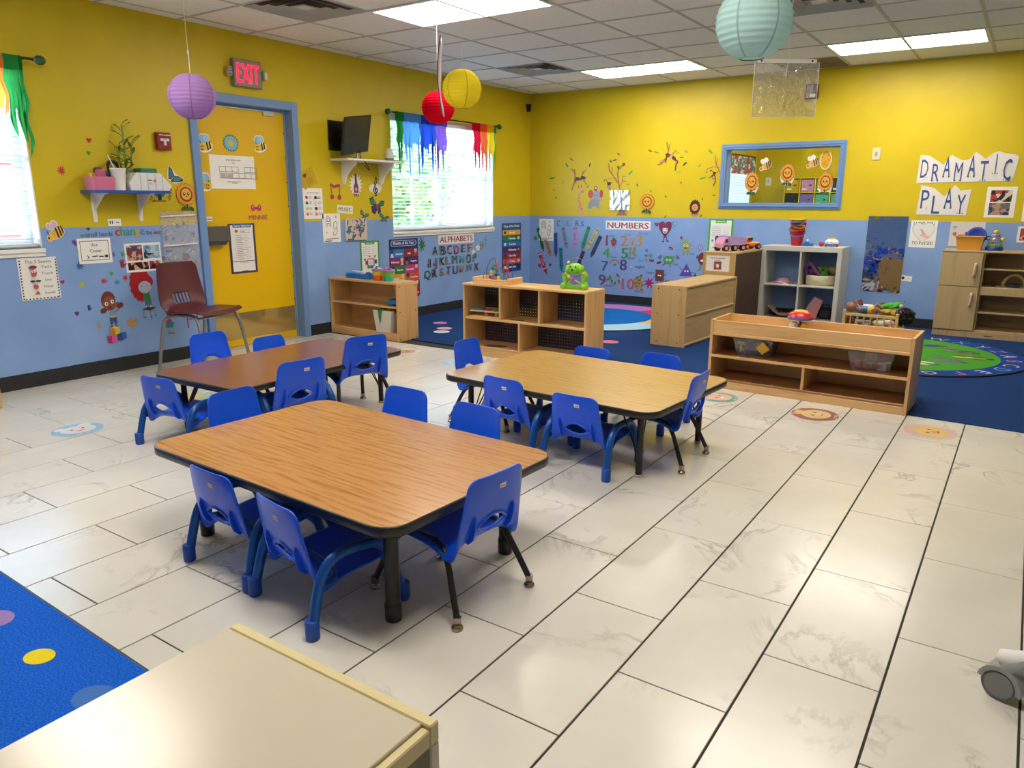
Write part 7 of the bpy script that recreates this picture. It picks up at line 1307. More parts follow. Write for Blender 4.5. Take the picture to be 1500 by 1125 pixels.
u, v, hw, hh = rect((1.182, 1.146, 1.451, 1.383)); t = thing('foil_sheet', 'crinkled silver foil sheet over the tree trunk sticker', 'foil sheet', (u, 0, v)); rr = random.Random(4)
part(MB().grid(lambda a, b_: Vector((hw * (2 * a - 1), -.010 - rr.uniform(0, .006), hh * (2 * b_ - 1))), 12, 12, 'foil', True), 'foil', t)
decal('B', (1.579, 1.109, 1.774, 1.341), 'smiling sunflower sticker on the yellow back wall', SUNF)
decal('B', (1.781, 1.596, 2.053, 1.926), 'brown branch sticker with a draped monkey, top of the jungle', [('l', [(-.75, -.55), (-.2, -.1), (.0, .35), (-.2, .95)], .05, BR), ('l', [(.0, .4), (.12, .9)], .035, BR), ('l', [(-.15, .0), (.3, .1), (.7, .4)], .04, BR), ('l', [(-.98, -.55), (-.6, -.5), (-.2, -.15)], .04, BR), ('er', .0, .08, .3, .12, MK, -20), ('er', .5, -.12, .3, .12, MK, -40), ('e', .25, .0, .14, .1, PKN), ('e', .78, -.4, .16, .14, MK), ('e', .72, -.42, .1, .09, PKN), ('l', [(.75, -.5), (.7, -.95)], .04, MK), ('l', [(-.1, .0), (-.25, -.4)], .04, MK), ('er', -.6, -.3, .2, .09, PKN, 20)])
decal('B', (2.351, 1.399, 2.551, 1.758), 'branch sticker with an upside down monkey at the inner window', [('l', [(.98, -.1), (.55, .35), (.3, .65), (.28, .98)], .03, BR), ('l', [(.45, .42), (.55, .8)], .025, BR), ('l', [(-.7, .0), (-.5, .2), (.2, .3), (.8, .25)], .018, '#8a5a3a'), ('l', [(-.7, .0), (-.5, -.05)], .018, '#8a5a3a'), ('e', .3, -.1, .17, .1, MK), ('e', .25, -.32, .22, .13, MK), ('e', .25, -.34, .15, .09, PKN), ('l', [(.2, -.05), (-.1, .12), (-.2, .014)], .02, MK), ('l', [(.4, -.05), (.75, .0)], .02, MK), ('l', [(.1, -.2), (-.25, -.4)], .02, MK), ('l', [(.45, -.35), (.5, -.6), (.25, -.85)], .025, MK)])
decal('B', (2.205, 1.077, 2.346, 1.255), 'sitting lion sticker with a dark mane', [('er', 0, -.7, .75, .3, '#c8884a', 0), ('star', 0, .25, .98, 14, .86, '#3a2220', 0), ('e', 0, .2, .55, .45, '#d8945a'), ('e', -.2, .28, .06, .06, K), ('e', .2, .28, .06, .06, K), ('e', 0, .08, .12, .08, '#a85a3a')])
for bx_, c, n_, rz_ in [((0.518, 1.656, 0.588, 1.731), '#5aa04a', 'long leaf sticker above the sleeping monkeys', -50), ((0.853, 1.657, 0.911, 1.723), '#1f6a4a', 'dark split leaf sticker above the elephant', 70), ((1.146, 1.699, 1.193, 1.756), '#2f8a5a', 'green leaf sticker at the tree top edge', -50), ((1.192, 1.714, 1.257, 1.762), '#146048', 'dark palm leaf sticker at the tree top', 10), ((1.251, 1.617, 1.297, 1.689), '#1f6a3f', 'dark curled leaf sticker inside the tree', -60), ((1.400, 1.550, 1.482, 1.622), '#6aa84a', 'pale long leaf sticker beyond the tree', 40), ((0.472, 1.455, 0.523, 1.514), '#8ac06a', 'pale lacy leaf sticker near the corner side branch', 20), ((0.832, 1.402, 0.890, 1.460), '#7ab868', 'pale lacy leaf sticker under the monkeys branch', 30), ((1.329, 1.519, 1.393, 1.575), '#8ac060', 'pale lacy leaf sticker inside the tree', 0), ((1.235, 1.561, 1.281, 1.609), '#98c468', 'smaller lacy leaf sticker inside the tree', 0), ((0.286, 1.508, 0.389, 1.567), '#5a9a3a', 'lone leaf sticker nearest the room corner', 10), ((0.341, 1.371, 0.392, 1.405), '#5aa04a', 'small leaf sticker low near the room corner', -20), ((0.373, 1.276, 0.425, 1.311), '#3f8a3a', 'smallest leaf sticker low near the room corner', 30), ((1.515, 1.413, 1.560, 1.469), '#3f8a3a', 'slim leaf sticker between the foil sheet and sunflower', -55), ((1.070, 1.474, 1.117, 1.531), '#4f9a4a', 'thin leaf sticker tip beside the hanging monkey', 65), ((1.388, 1.430, 1.442, 1.470), '#6ab05a', 'leaf sticker on the small side twig', 30), ((1.086, 1.293, 1.124, 1.326), '#6ab08a', 'teal sliver leaf sticker behind the elephant trunk', 30), ((1.718, 1.786, 1.805, 1.840), '#7ab83a', 'bright leaf sticker before the draped monkey', -20), ((1.992, 1.770, 2.059, 1.823), '#88c040', 'round leaf sticker behind the draped monkey', 30), ((2.054, 1.723, 2.104, 1.769), '#4f9a2a', 'green leaf sticker right after the draped monkey', 0), ((2.091, 1.638, 2.158, 1.707), '#2a6a2f', 'dark split leaf sticker below the parrot feather', 40), ((2.021, 1.556, 2.088, 1.609), '#98cc48', 'lacy leaf sticker under the draped monkey', 10), ((2.385, 1.758, 2.457, 1.840), '#7ab83a', 'curled leaf sticker above the upside down monkey', -40), ((2.299, 1.483, 2.396, 1.536), '#6ab030', 'large leaf sticker beside the upside down monkey', 15), ((2.282, 1.627, 2.323, 1.665), '#5aa034', 'small leaf sticker between branch and upside down monkey', 30), ((2.473, 1.301, 2.513, 1.338), '#4f9a34', 'clover leaf sticker under the inner window corner', 0), ((1.892, 1.285, 1.926, 1.332), '#3a7a2a', 'dark leaf sticker between sunflower and lion', -55), ((2.079, 1.440, 2.104, 1.486), '#4f7a24', 'thin leaf sticker above the lion', -70), ((2.347, 1.255, 2.371, 1.301), '#3f7a2a', 'thin leaf sticker behind the lion mane', 75), ((2.334, 1.063, 2.375, 1.117), '#3a8a3a', 'leaf sticker at the lion hind side', 55), ((1.697, 1.357, 1.732, 1.388), '#5a6a24', 'tiny leaf sticker above the sunflower', -45), ((1.896, 1.056, 1.939, 1.096), '#4a7a2a', 'tiny leaf sticker on the paint line before the lion', 50)]:
    decal('B', bx_, n_.replace('right after', 'just past'), LEAF(c, rz_), 'leaf_sticker')
for bx_, c, n_ in [((0.586, 1.746, 0.656, 1.779), '#8a3a3a', 'small red parrot sticker above the long leaf'), ((1.245, 1.784, 1.300, 1.832), '#8a6a8a', 'small mauve parrot sticker above the tree top'), ((1.656, 1.811, 1.717, 1.850), '#8a2f2c', 'small red parrot sticker before the bright leaf'), ((2.108, 1.782, 2.158, 1.835), '#9a8a7a', 'small grey parrot feather sticker')]: decal('B', bx_, n_, [('er', 0, 0, .95, .42, c, -30), ('e', -.5, .35, .3, .3, c)], 'parrot_sticker')
# outlet and alarm strobe
u, v, hw, hh = rect((4.106, 1.661, 4.182, 1.780)); t = thing('wall_switch', 'beige switch plate on the yellow wall past the inner window', 'switch', (u, 0, v)); part(MB().box(-hw, -.007, -hh, hw, 0, hh, mat('#d8cfae', .4), .003), 'plate', t); part(MB().box(-.012, -.011, -.02, .012, -.007, .02, mat('#a8a08a', .4), .002), 'toggle', t)
u, v, hw, hh = rect((3.411, 2.284, 3.534, 2.431)); t = thing('alarm_strobe', 'dark red alarm strobe high on the back wall behind the plastic sleeve', 'alarm', (u, 0, v)); part(MB().box(-hw, -.05, -hh, hw, 0, hh, mat('#6a1420', .4), .006), 'red_case', t); part(MB().box(-hw * .8, -.056, -hh * .85, hw * .2, -.05, hh * .8, mat('#8f8a86', .3), .003), 'grille', t); part(MB().box(-hw * .2, -.064, -hh * .8, hw * .7, -.056, -hh * .35, mat('#f0eee8', .1), .004), 'strobe_lens', t)
# dramatic play cut-outs
def sign(box, s, outline, label, hs):
    sh_ = []; n = len(s)
    for i, (ch, (x, y, h_)) in enumerate(zip(s, hs)):
        V, F, x0, x1 = text_geo(ch, .0)
        sh_ += [('t', ch, x, y, h_, '#35508f', (.62 if ch != 'I' else .07) / n, 0), ('p', [(x - .5 / n, y), (x - .28 / n, y), (x - .34 / n, y + .1)], '#1f5f72'), ('p', [(x + .28 / n, y), (x + .5 / n, y), (x + .36 / n, y + .1)], '#1f5f72')]
    sheet('B', box, label, sh_, 'cutout_sign', 'sign', '#e2ddda', 0, .003, outline, 'printed_letters')
sign((4.528, 1.426, 5.357, 1.721), 'DRAMATIC', [(-.98, -.95), (.94, -.88), (1, .6), (.92, .72), (.72, .82), (.6, .96), (.5, .85), (.36, .5), (.16, .95), (.05, .5), (-.1, .45), (-.32, .8), (-.46, .2), (-.78, .8), (-.96, .85)], 'white cut-out DRAMATIC sign with curly blue letters', [(-.84, -.62, 1.2), (-.6, -.85, 1.15), (-.38, -.6, 1.3), (-.14, -.85, 1.2), (.12, -.6, 1.35), (.36, -.85, 1.25), (.58, -.45, 1.25), (.81, -.82, 1.3)])
sign((4.564, 1.124, 5.014, 1.415), 'PLAY', [(-.98, -.95), (.92, -.98), (1, .7), (.6, .62), (.38, .98), (.02, .25), (-.4, .8), (-.9, .98)], 'white cut-out PLAY sign under the DRAMATIC sign', [(-.7, -.55, 1.25), (-.25, -.88, 1.2), (.2, -.55, 1.35), (.68, -.88, 1.25)])
sheet('B', (5.144, 1.111, 5.383, 1.392), 'white sheet with two photographs beside the PLAY sign', [('r', -.72, .02, .7, .78, P4), ('r', -.74, -.84, .66, -.04, P5)], 'photo_sheet', 'photo sheet')
sheet('B', (4.536, 0.810, 4.770, 1.076), 'I LOVE YOU TO PIECES heart page on the blue wall', [('t', 'I LOVE YOU', .0, .68, .22, '#3a3a3a', .78, .01), ('t', 'TO PIECES!', .0, -.78, .24, '#2a2a2a', .78, .01), ('heart', 0, .05, .86, '#8a8286'), ('heart', 0, .05, .83, '#e8e6e4'), ('p', [(-.3, .4), (-.1, .35), (.35, -.2), (.3, -.35), (.1, -.2)], '#e0a8b4'), ('er', .15, -.15, .4, .1, '#e8b8c0', -20)], 'heart_page', 'paper')
sheet('B', (4.882, 0.836, 5.172, 1.069), 'pale poster behind the orange bin', [('r', -.85, .5, -.6, .6, '#8a8a92'), ('r', -.85, .38, -.65, .44, '#b0a8a8'), ('r', .6, .5, .85, .58, '#7a8a9a'), ('r', .6, .38, .85, .44, '#8a98a8'), ('e', -.7, .0, .12, .15, '#b86a5a'), ('e', .7, -.4, .12, .2, '#a8a08a')], 'pale_poster', 'poster', '#d2d0d2')
sheet('B', (5.434, 0.885, 5.650, 1.034), 'white edged photograph at the picture border on the blue wall', [('r', -.8, -.75, .8, .75, P3)], 'photo_print', 'photo'); sheet('B', (5.447, 1.078, 5.671, 1.274), 'white paper edge beside the photo sheet, cut by the picture border', [('r', -.8, -.75, .8, .75, P1)], 'photo_print', 'photo')
sheet('B', (4.493, 0.470, 4.605, 0.525), 'small white card with a dark picture beside the mirror sheet', [('e', -.45, .05, .25, .6, '#3a2426'), ('r', .2, -.1, .6, .1, '#9a9a9a')], 'wall_card', 'card', 'paper', -5)
# crinkled mirror sheet
m, nt, b = newmat('mirror_film'); n = N(nt, 'TexNoise', i_Scale=7, i_Detail=2, i_Distortion=.4); nt.links.new(coords(nt), n.inputs['Vector']); b.inputs['Metallic'].default_value = 1; b.inputs['Base Color'].default_value = lin('#b9c0c8'); b.inputs['Roughness'].default_value = .03; bump(nt, b, n.outputs['Fac'], .12, .02)
u, v, hw, hh = rect((4.141, 0.346, 4.509, 1.111)); t = thing('mirror_sheet', 'rippled mirror film panel stuck on the blue wall by the doll crib', 'mirror', (u, 0, v)); part(MB().box(-hw, -.004, -hh, hw, -.0005, hh, 'mirror_film'), 'mirror_film', t)
# sign on the tall cabinet end
Mx = Matrix.Translation((2.855, -1.215, 0)) @ Matrix.Rotation(R(-1), 4, 'Z')
bb = [('r', -.94, -.94, .94, .94, '#ecebe8'), ('t', 'Block and Building', 0, .6, .13, '#6a2a3a', .66, .02), ('t', 'Center', 0, .36, .13, '#6a2a3a', .28, .02), ('r', -.3, -.05, .3, .22, '#b83034'), ('r', -.32, -.4, -.02, -.05, '#4a8a7a'), ('r', .02, -.4, .3, -.05, '#3f7a6a'), ('r', -.3, -.75, .3, -.4, '#a82c34'), ('r', -.1, -.5, .1, -.1, '#e8dcd8')] + [('r', -.28 + .16 * k, .2, -.18 + .16 * k, .27, '#b83034') for k in range(4)]
q = MB().box(-.125, -.002, -.08, .125, 0, .08, '#dccb2c'); o = q.build('block_center_sign', None); o.matrix_world = Mx @ Matrix.Translation((.155, -.001, .655)); tag(o, 'yellow bordered block and building sign on the tall cabinet end', 'sign')
flat(MB(), lambda a, b_, w: (a, -.002 - w * .3, b_), bb, .125, .08).build('printed_design', o)
# --- small scuffs of the wall stay in the paint; rainbow valances on rods
def valance(name, label, y0, y1, z, cols, seed, gap=.05, dw=.006):
    t = thing(name, label, 'curtain', (0, (y0 + y1) / 2, z)); hw_ = (y1 - y0) / 2; rr = random.Random(seed)
    tot = sum(c[1] for c in cols); a = -hw_
    for c, wd_, ln in cols:
        b_ = a + 2 * hw_ * wd_ / tot; m_ = cloth('cloth_' + c[1:], c, .55); nC = max(6, int((b_ - a) / .006)); rows = 16
        cuts = []; k = 0; 
        nd = max(2, int(round((b_ - a) / gap))); drips = [(rr.random() * .02 + (i + .5) / nd, rr.uniform(.12, 1.0) * ln, rr.uniform(.10, .16)) for i in range(nd)]
        def length(s):
            base_ = .30 + .03 * math.sin(s * 9 + seed); e_ = 0
            for (p, l_, wv_) in drips:
                d_ = abs(s - p) * (b_ - a); e_ = max(e_, l_ * .30 * (1 if d_ < dw else max(0, 1 - (d_ - dw) / .014) ** 2 * .4))
            return base_ + e_
        V = []; 
        for i in range(nC + 1):
            s = i / nC; L = length(s); yy = a + (b_ - a) * s
            for j in range(rows + 1):
                v_ = j / rows; zz = -L * v_; wob = .012 * math.sin(yy * 46) * min(1, v_ * 4); ed = .014 * math.sin(zz * 26 + len(c) + a * 3) * (0 < i < nC or True) * min(1, max(0, (v_ - .15) * 3))
                V.append((.085 + wob, yy + ed * (1 if L < .55 else 1) * (1 - v_ * .3), zz))
        F = [(i * (rows + 1) + j, (i + 1) * (rows + 1) + j, (i + 1) * (rows + 1) + j + 1, i * (rows + 1) + j + 1) for i in range(nC) for j in range(rows)]
        part(MB().add(V, F, m_, True), 'dripping_panel', t); a = b_
    a = -hw_
    for c, wd_, ln in cols:
        b_ = a + 2 * hw_ * wd_ / tot; part(MB().add([(.085 + dx, yy, zz) for yy in (a, b_) for (dx, zz) in ((.009, .012), (.011, -.03), (.009, -.075), (-.009, -.075), (-.009, .012))], [(k, 5 + k, 5 + (k + 1) % 5, (k + 1) % 5) for k in range(5)], cloth('cloth_' + c[1:], c, .55)), 'rod_pocket', t); a = b_
    return t
def rod(y0, y1, z, label, s0=True, s1=True):
    t = thing('curtain_rod', label, 'curtain rod', (0, (y0 + y1) / 2, z)); h_ = (y1 - y0) / 2
    part(MB().tube([(.085, -h_, 0), (.085, h_, 0)], .009, mat('#3a3530', .35, .7), 12), 'rod_tube', t)
    for s, on in ((-1, s0), (1, s1)):
        part(MB().ball((.085, s * (h_ + .03), 0), (.03, .036, .03), mat('#0f5a34', .15), 16).cyl((.085, s * (h_ - .012), 0), (.085, s * (h_ + .008), 0), .014, 'steel', 12), 'finial', t)
        part(MB().tube([(0, s * (h_ - .06), 0), (.085, s * (h_ - .06), 0)], .007, mat('#3a3530', .35, .7), 8), 'bracket', t)
rod(-2.72, -.86, 2.115, 'dark curtain rod with green glass ball ends over the rainbow valance')
rod(-8.2, -6.02, 2.13, 'dark curtain rod with a green glass ball end over the corner window')
valance('rainbow_valance', 'drip edged valance in green, blue and purple at the window side near the door', -2.64, -1.83, 2.115, [('#2f8f3c', .65, 1.15), ('#5f9fdc', 1.5, 1.1), ('#2f52c8', 1.5, 1.2), ('#8a5cc8', 1.0, 1.05)], 5)
valance('rainbow_valance', 'drip edged valance in red, orange, yellow and green at the corner side of the window', -1.36, -.90, 2.112, [('#d8203c', 1.2, 1.3), ('#ef6a38', 1.2, 1.0), ('#efc226', 1.2, .9), ('#2f9a40', .4, 1.4)], 7)
valance('drip_curtain', 'yellow and green drip curtain on the window at the picture edge', -7.0, -6.105, 2.128, [('#e8b52c', 2.2, 1.2), ('#f0cf5c', 1.25, .9), ('#ef9a4a', .12, .2), ('#3fae5c', .40, 1.5), ('#1f8a48', .09, 1.4)], 11, .12, .010)
# ------------------------------------------------------------------ inner window and the room behind it
t = struct(D.objects.new('window_3', None)); COL.objects.link(t); t.location = (0, 0, 0); t['label'] = 'inner window with a blue moulded frame looking into the next room'
x0, x1, z0, z1 = OW; q = MB()
for (d, w_, th_) in ((0.0, .03, .012), (.022, .018, .024), (.034, .026, .018)):
    a = d
    for (p0, p1) in (((x0 - .062 + a, z0 - .062 + a), (x1 + .062 - a, z0 - .062 + a + w_)), ((x0 - .062 + a, z1 + .062 - a - w_), (x1 + .062 - a, z1 + .062 - a)), ((x0 - .062 + a, z0 - .062 + a + w_), (x0 - .062 + a + w_, z1 + .062 - a - w_)), ((x1 + .062 - a - w_, z0 - .062 + a + w_), (x1 + .062 - a, z1 + .062 - a - w_))):
        q.box(p0[0], -th_, p0[1], p1[0], 0, p1[1], 'trim_blue', .003)
part(q, 'moulded_frame', t)
q = MB()
for (a, b_, c, d) in ((x0, z0, x1, z0 + .004), (x0, z1 - .004, x1, z1), (x0, z0 + .004, x0 + .004, z1 - .004), (x1 - .004, z0 + .004, x1, z1 - .004)): q.box(a, -.002, b_, c, .142, d, 'trim_blue')
part(q, 'jamb_lining', t); part(MB().box(x0 + .004, .064, z0 + .004, x1 - .004, .067, z1 - .004, 'glass'), 'pane', t)
def gsun(bx_, lb): decal('G', bx_, lb, [('e', 0, -.0, .98, .98, '#f0ece4')] + SUNF, 'window_sticker', 'window sticker')
def gb(px): u0, v0, u1, v1 = px; return px
gsun((2.817, 1.315, 2.975, 1.571), 'sunflower sticker on the inner window glass, in front of the patterned curtain'); gsun((3.196, 1.415, 3.354, 1.649), 'sunflower sticker at the middle of the inner window glass'); gsun((3.593, 1.314, 3.750, 1.557), 'sunflower sticker on the inner window glass over the teal bins')
decal('G', (2.960, 1.561, 3.107, 1.719), 'bee sticker alone on the inner window glass', BEE('#e8e8ee', '#e0a84a'), 'window_sticker', 'window sticker'); decal('G', (3.455, 1.580, 3.600, 1.733), 'bee sticker beside the honey oval on the inner window glass', BEE('#e8e8ee', '#e0a84a'), 'window_sticker', 'window sticker')
decal('G', (3.591, 1.578, 3.713, 1.777), 'yellow honey oval sticker on the inner window glass', [('er', 0, 0, .98, .98, '#f0e8d8', 0), ('e', 0, 0, .86, .9, '#e0a81e')] + [('e', .5 * math.cos(k * 2.4), .6 * math.sin(k * 1.7), .12, .1, '#c08a10') for k in range(9)], 'window_sticker', 'window sticker')
# next room
XA, YB = 2.05, 3.0
struct(MB().box(XA - .1, .14, -.1, XA, YB + .1, 2.7, mat_yellow).build('wall_next_room_side')); struct(MB().box(XA, YB, -.1, 6.4, YB + .1, 2.7, mat_yellow).build('wall_next_room_far')); struct(MB().box(6.3, .14, -.1, 6.4, YB, 2.7, mat_yellow).build('wall_next_room_end'))
struct(MB().box(XA, .14, -.1, 6.4, YB, 0, mat('#8a9ab0', .6)).build('floor_next_room')); struct(MB().box(XA, .14, 2.6, 6.4, YB, 2.7, 'white').build('ceiling_next_room'))
t = thing('ceiling_light', 'ceiling light panel of the next room, beyond the inner window', 'light', (4.1, 1.5, 2.6)); part(MB().box(-.6, -.3, -.02, .6, .3, 0, 'lamp'), 'diffuser', t); part(MB().box(-.63, -.33, -.015, .63, .33, -.001, 'white'), 'frame', t)  # unseen panel added to light the next room
t2 = copy_tree(t); t2.location = (5.4, 1.5, 2.6); t2['label'] = 'second added light panel on the next room ceiling, farther from the curtain'  # another unseen panel, added to brighten that room further
t = thing('room_curtain', 'patterned valance over white blinds in the next room', 'curtain', (XA, 2.22, 1.5)); rr = random.Random(3)
pt = photo(9, ['#e8e4e0', '#3a5a9a', '#e8e4e0', '#c83a4a', '#4a8a9a', '#e0b03a', '#2a3a6a'], 26)
part(MB().grid(lambda a, b_: Vector((.05 + .02 * math.sin(a * 40), -.5 + 1.0 * a, .12 + .24 * b_)), 60, 4, pt), 'patterned_valance', t)
for k in range(12): part(MB().tube([(.05, -.46 + .084 * k, .36)] * 1 + [(.05, -.46 + .084 * k, .375)], .03, mat('#3a3a44', .6), 8), 'pleat', t)
part(MB().box(.004, -.5, -.7, .008, .5, .2, emit('lit_window', '#dcebff', .55)), 'lit_glass', t)
for k in range(22): part(MB().box(.012, -.5, -.68 + .036 * k, .03, .5, -.677 + .036 * k, 'white'), 'slat', t)
bc = ['#c8a81e', '#c890c0', '#3a9a4a', '#2f3238', '#20283a', '#7a6ab8', '#4aa890', '#5a9a98']
t = thing('bin_cubby', 'yellow cubby of fabric bins in the next room', 'shelf', (2.585, 2.6, 0)); W_ = .203; H_ = .1955
for r_ in range(9): part(MB().box(-.01, 0, H_ * r_, 5 * W_, .38, H_ * r_ + .014, mat('#d8c03a', .5)), 'shelf_board', t)
for c in range(6): part(MB().box(W_ * c - .007, 0, 0, W_ * c + .007, .38, 8 * H_, mat('#d8c03a', .5)), 'divider', t)
nm = ['yellow', 'pink', 'green', 'dark grey', 'navy', 'purple', 'teal', 'grey teal']
for k in range(8):
    cx, rz_ = k % 4, 7 - k // 4
    b_ = thing('fabric_bin', '%s fabric bin in the next room, seen through the inner window' % nm[k], 'bin', (2.585 + W_ * (cx + .5), 2.79, H_ * rz_ + .015), 0, 'fabric bins in the next room')
    part(MB().box(-.088, -.178, 0, .088, .16, .165, mat(bc[k], .8), .005), 'bin_body', b_); part(MB().box(-.07, -.181, .025, -.01, -.178, .05, '#e8e6e2').box(.02, -.182, .08, .05, -.178, .10, '#2a2a2a'), 'label_tag', b_)
t = thing('wall_switch', 'white switch plate in the next room', 'switch', (2.24, YB, 1.54)); part(MB().box(-.04, -.006, -.06, .04, 0, .06, 'white', .002), 'plate', t); part(MB().box(-.01, -.012, -.02, .01, -.006, .02, mat('#b8b4a8')), 'toggle', t)
# ------------------------------------------------------------------ round rugs and floor stickers
def ring(cx, cy, r0, r1, a0, a1, z0, z1, sy=1, n=14):
    return [(cx + r1 * math.cos(a0 + (a1 - a0) * i / n), cy + r1 * sy * math.sin(a0 + (a1 - a0) * i / n)) for i in range(n + 1)] + [(cx + r0 * math.cos(a1 + (a0 - a1) * i / n), cy + r0 * sy * math.sin(a1 + (a0 - a1) * i / n)) for i in range(n + 1)]
t = thing('round_rug', 'round rug with a bright blue middle and a segmented pastel border', 'rug', (1.65, -1.2, .0075))
part(MB().prism(circ(0, 0, .63, .63, 40), 0, .008, carpet('rug_mid', '#0b57a8', '#1a6cc0', 160)), 'centre', t)
for a0, a1, c in ((-78, -16, '#9cc4dc'), (-16, 14, '#d8a86a'), (14, 66, '#c8384a'), (66, 128, '#a874b8'), (128, 180, '#6aa86a'), (180, 232, '#e0c040'), (232, 282, '#d88a4a')): part(MB().prism(ring(0, 0, .63, 1.0, R(a0), R(a1), 0, 1), 0, .008, carpet('seg' + c[1:], c, c)), 'border_segment', t)
part(MB().tube([(1.0 * math.cos(2 * PI * k / 48), 1.0 * math.sin(2 * PI * k / 48), .004) for k in range(48)], .007, '#1a2438', 6, True), 'bound_edge', t)
t = thing('alphabet_rug', 'round green rug with bug pictures and a blue letter border', 'rug', (4.70, -1.52, .0075))
part(MB().prism(circ(0, 0, .78, .78, 44), 0, .008, carpet('rug_green', '#3f8a2c', '#58a83c', 160)), 'centre', t); part(MB().prism(ring(0, 0, .78, .97, 0, 2 * PI, 0, 1, 1, 56), 0, .008, carpet('rug_ring', '#17398a', '#2450a4', 160)), 'letter_border', t)
part(MB().tube([(.975 * math.cos(2 * PI * k / 56), .975 * math.sin(2 * PI * k / 56), .004) for k in range(56)], .009, '#10182c', 6, True), 'bound_edge', t)
q = MB(); LT = 'ABCDEFGHIJKLMNOPQRSTUVWXYZ'
for k, ch in enumerate(LT):
    a = -2 * PI * k / 26 + .3; V, F, xa, xb = text_geo(ch, .03); sc = .16; r_ = .815
    q.add([(r_ * math.cos(a) + (x - (xa + xb) / 2) * sc * -math.sin(a) * -1 + y * sc * math.cos(a), r_ * math.sin(a) + (x - (xa + xb) / 2) * sc * math.cos(a) * -1 + y * sc * math.sin(a), .0085) for x, y in V], F, ['#d8d8e0', '#c8607a', '#d8c06a', '#6aa0d8'][k % 4])
part(q, 'woven_letters', t)['kind'] = 'stuff'
rr = random.Random(14)
for (bx_, by_, c, c2, r_) in ((.20, .42, '#1f2f5a', '#33508a', 15), (.45, .28, '#7a6a98', '#3a3a3a', -10), (.56, .02, '#d8b83a', '#2a4a2a', 5), (.40, -.2, '#8a5a7a', '#3a5a98', -15), (.22, -.42, '#2a4a8a', '#d8d0b8', -5), (-.1, .5, '#d8b83a', '#a87a2a', 0), (-.2, -.3, '#e0dcd0', '#8a8a8a', 20)):
    q = MB(); c_, s_ = math.cos(R(r_)), math.sin(R(r_))
    for (ax, ay, ra, rb2, cc) in ((0, 0, .13, .035, c), (.07, .04, .06, .03, c2), (-.06, .045, .06, .03, c2), (.05, -.045, .06, .025, c2), (.15, 0, .03, .03, '#20242c')): q.add([(bx_ + (ax + ra * math.cos(k)) * c_ - (ay + rb2 * math.sin(k)) * s_, by_ + (ax + ra * math.cos(k)) * s_ + (ay + rb2 * math.sin(k)) * c_, .0083 + .0002 * (cc != c)) for k in [2 * PI * j / 12 for j in range(12)]], [tuple(range(12))], cc)
    part(q, 'woven_bug', t)
t = thing('play_rug', 'bright blue rug with coloured dots at the picture corner', 'rug', (0, 0, 0)); part(MB().prism([(1.3, -7.58), (4.52, -7.672), (4.5, -9.6), (1.3, -9.5)], 0, .011, 'rug_blue'), 'pile', t)
part(MB().tube([(1.3, -7.578, .006), (4.52, -7.67, .006), (4.5, -9.6, .006)], .0065, '#3a4048', 6), 'bound_edge', t)
for (x, y, c, r_) in ((*(3.402, -7.782), '#e6d02c', .045), (*(3.083, -7.766), '#9a80b8', .06), (*(3.708, -7.788), '#4a78c0', .06), (2.6, -8.3, '#c84a5a', .09), (2.2, -7.9, '#d8d8d8', .09)): part(MB().prism(circ(x, y, r_, r_ * .8, 24, .2), .0108, .0116, carpet('rdot' + c[1:], c, c, 120)), 'woven_dot', t)
def floor_sticker(label, xy, r_, ring_c, face_c, rot, ear, cheek='#e8b8b0', word=''):
    sh_ = [('e', 0, 0, 1, 1, ring_c)] + ear + [('e', 0, -.05, .68, .62, face_c), ('e', -.22, .05, .06, .08, '#3a3434'), ('e', .22, .05, .06, .08, '#3a3434'), ('e', 0, -.22, .22, .16, cheek), ('l', [(-.12, -.28), (0, -.34), (.12, -.28)], .02, '#5a4040')]
    if word: sh_.append(('t', word, 0, -.92, .14, '#e8e4dc', .5, .0))
    o = flat(MB(), lambda a, b_, w: (a, b_, w), sh_, r_, r_ * .94, .0006, R(rot)).build('floor_sticker', None, (xy[0], xy[1], 0)); tag(o, label, 'floor sticker', 'round animal floor stickers')
floor_sticker('pale blue ringed animal sticker on the floor beside the window wall', (1.259, -6.613), .135, '#8ab4d4', '#d8d6d8', 90, [('e', -.5, .5, .24, .24, '#dcd8da'), ('e', .5, .5, .24, .24, '#dcd8da')], word='walk on dots')
floor_sticker('dark pink ringed giraffe sticker on the floor before the toy shelf', (4.604, -3.928), .145, '#a86a66', '#dcc088', 90, [('l', [(-.2, .5), (-.35, .92)], .07, '#dcc088'), ('l', [(.2, .5), (.3, .92)], .07, '#dcc088'), ('er', 0, .4, .3, .5, '#dcc088', 0)], '#e0c890', 'giraffe')
floor_sticker('pale pink ringed duck sticker on the floor near the carpet edge', (5.219, -3.924), .145, '#d0b0a8', '#dcbc6a', 90, [], '#d89a74')
floor_sticker('green ringed pink animal sticker on the floor by the pale table', (3.987, -3.861), .13, '#7aa898', '#e0b8a4', 90, [('e', -.5, .45, .22, .22, '#e0b8a4'), ('e', .5, .45, .22, .22, '#e0b8a4')], '#ece4de', 'hippo')
floor_sticker('pale grey ringed animal sticker on the floor before the cubby shelf', (1.981, -3.892), .13, '#a8b4c0', '#c8ccd0', 90, [])
floor_sticker('green and tan animal sticker on the floor under the brown table', (1.136, -5.858), .15, '#a8c4b0', '#d8c08a', 60, [('e', -.5, .45, .2, .2, '#d8c08a')])
floor_sticker('faded peach animal sticker on the floor beyond the brown table', (1.248, -3.890), .14, '#c4d0c0', '#cfa898', 90, [], '#b88a7a')
floor_sticker('faded blue animal sticker on the floor toward the tall blue chair', (1.869, -3.970), .12, '#a8c4dc', '#b8cce0', 90, [])
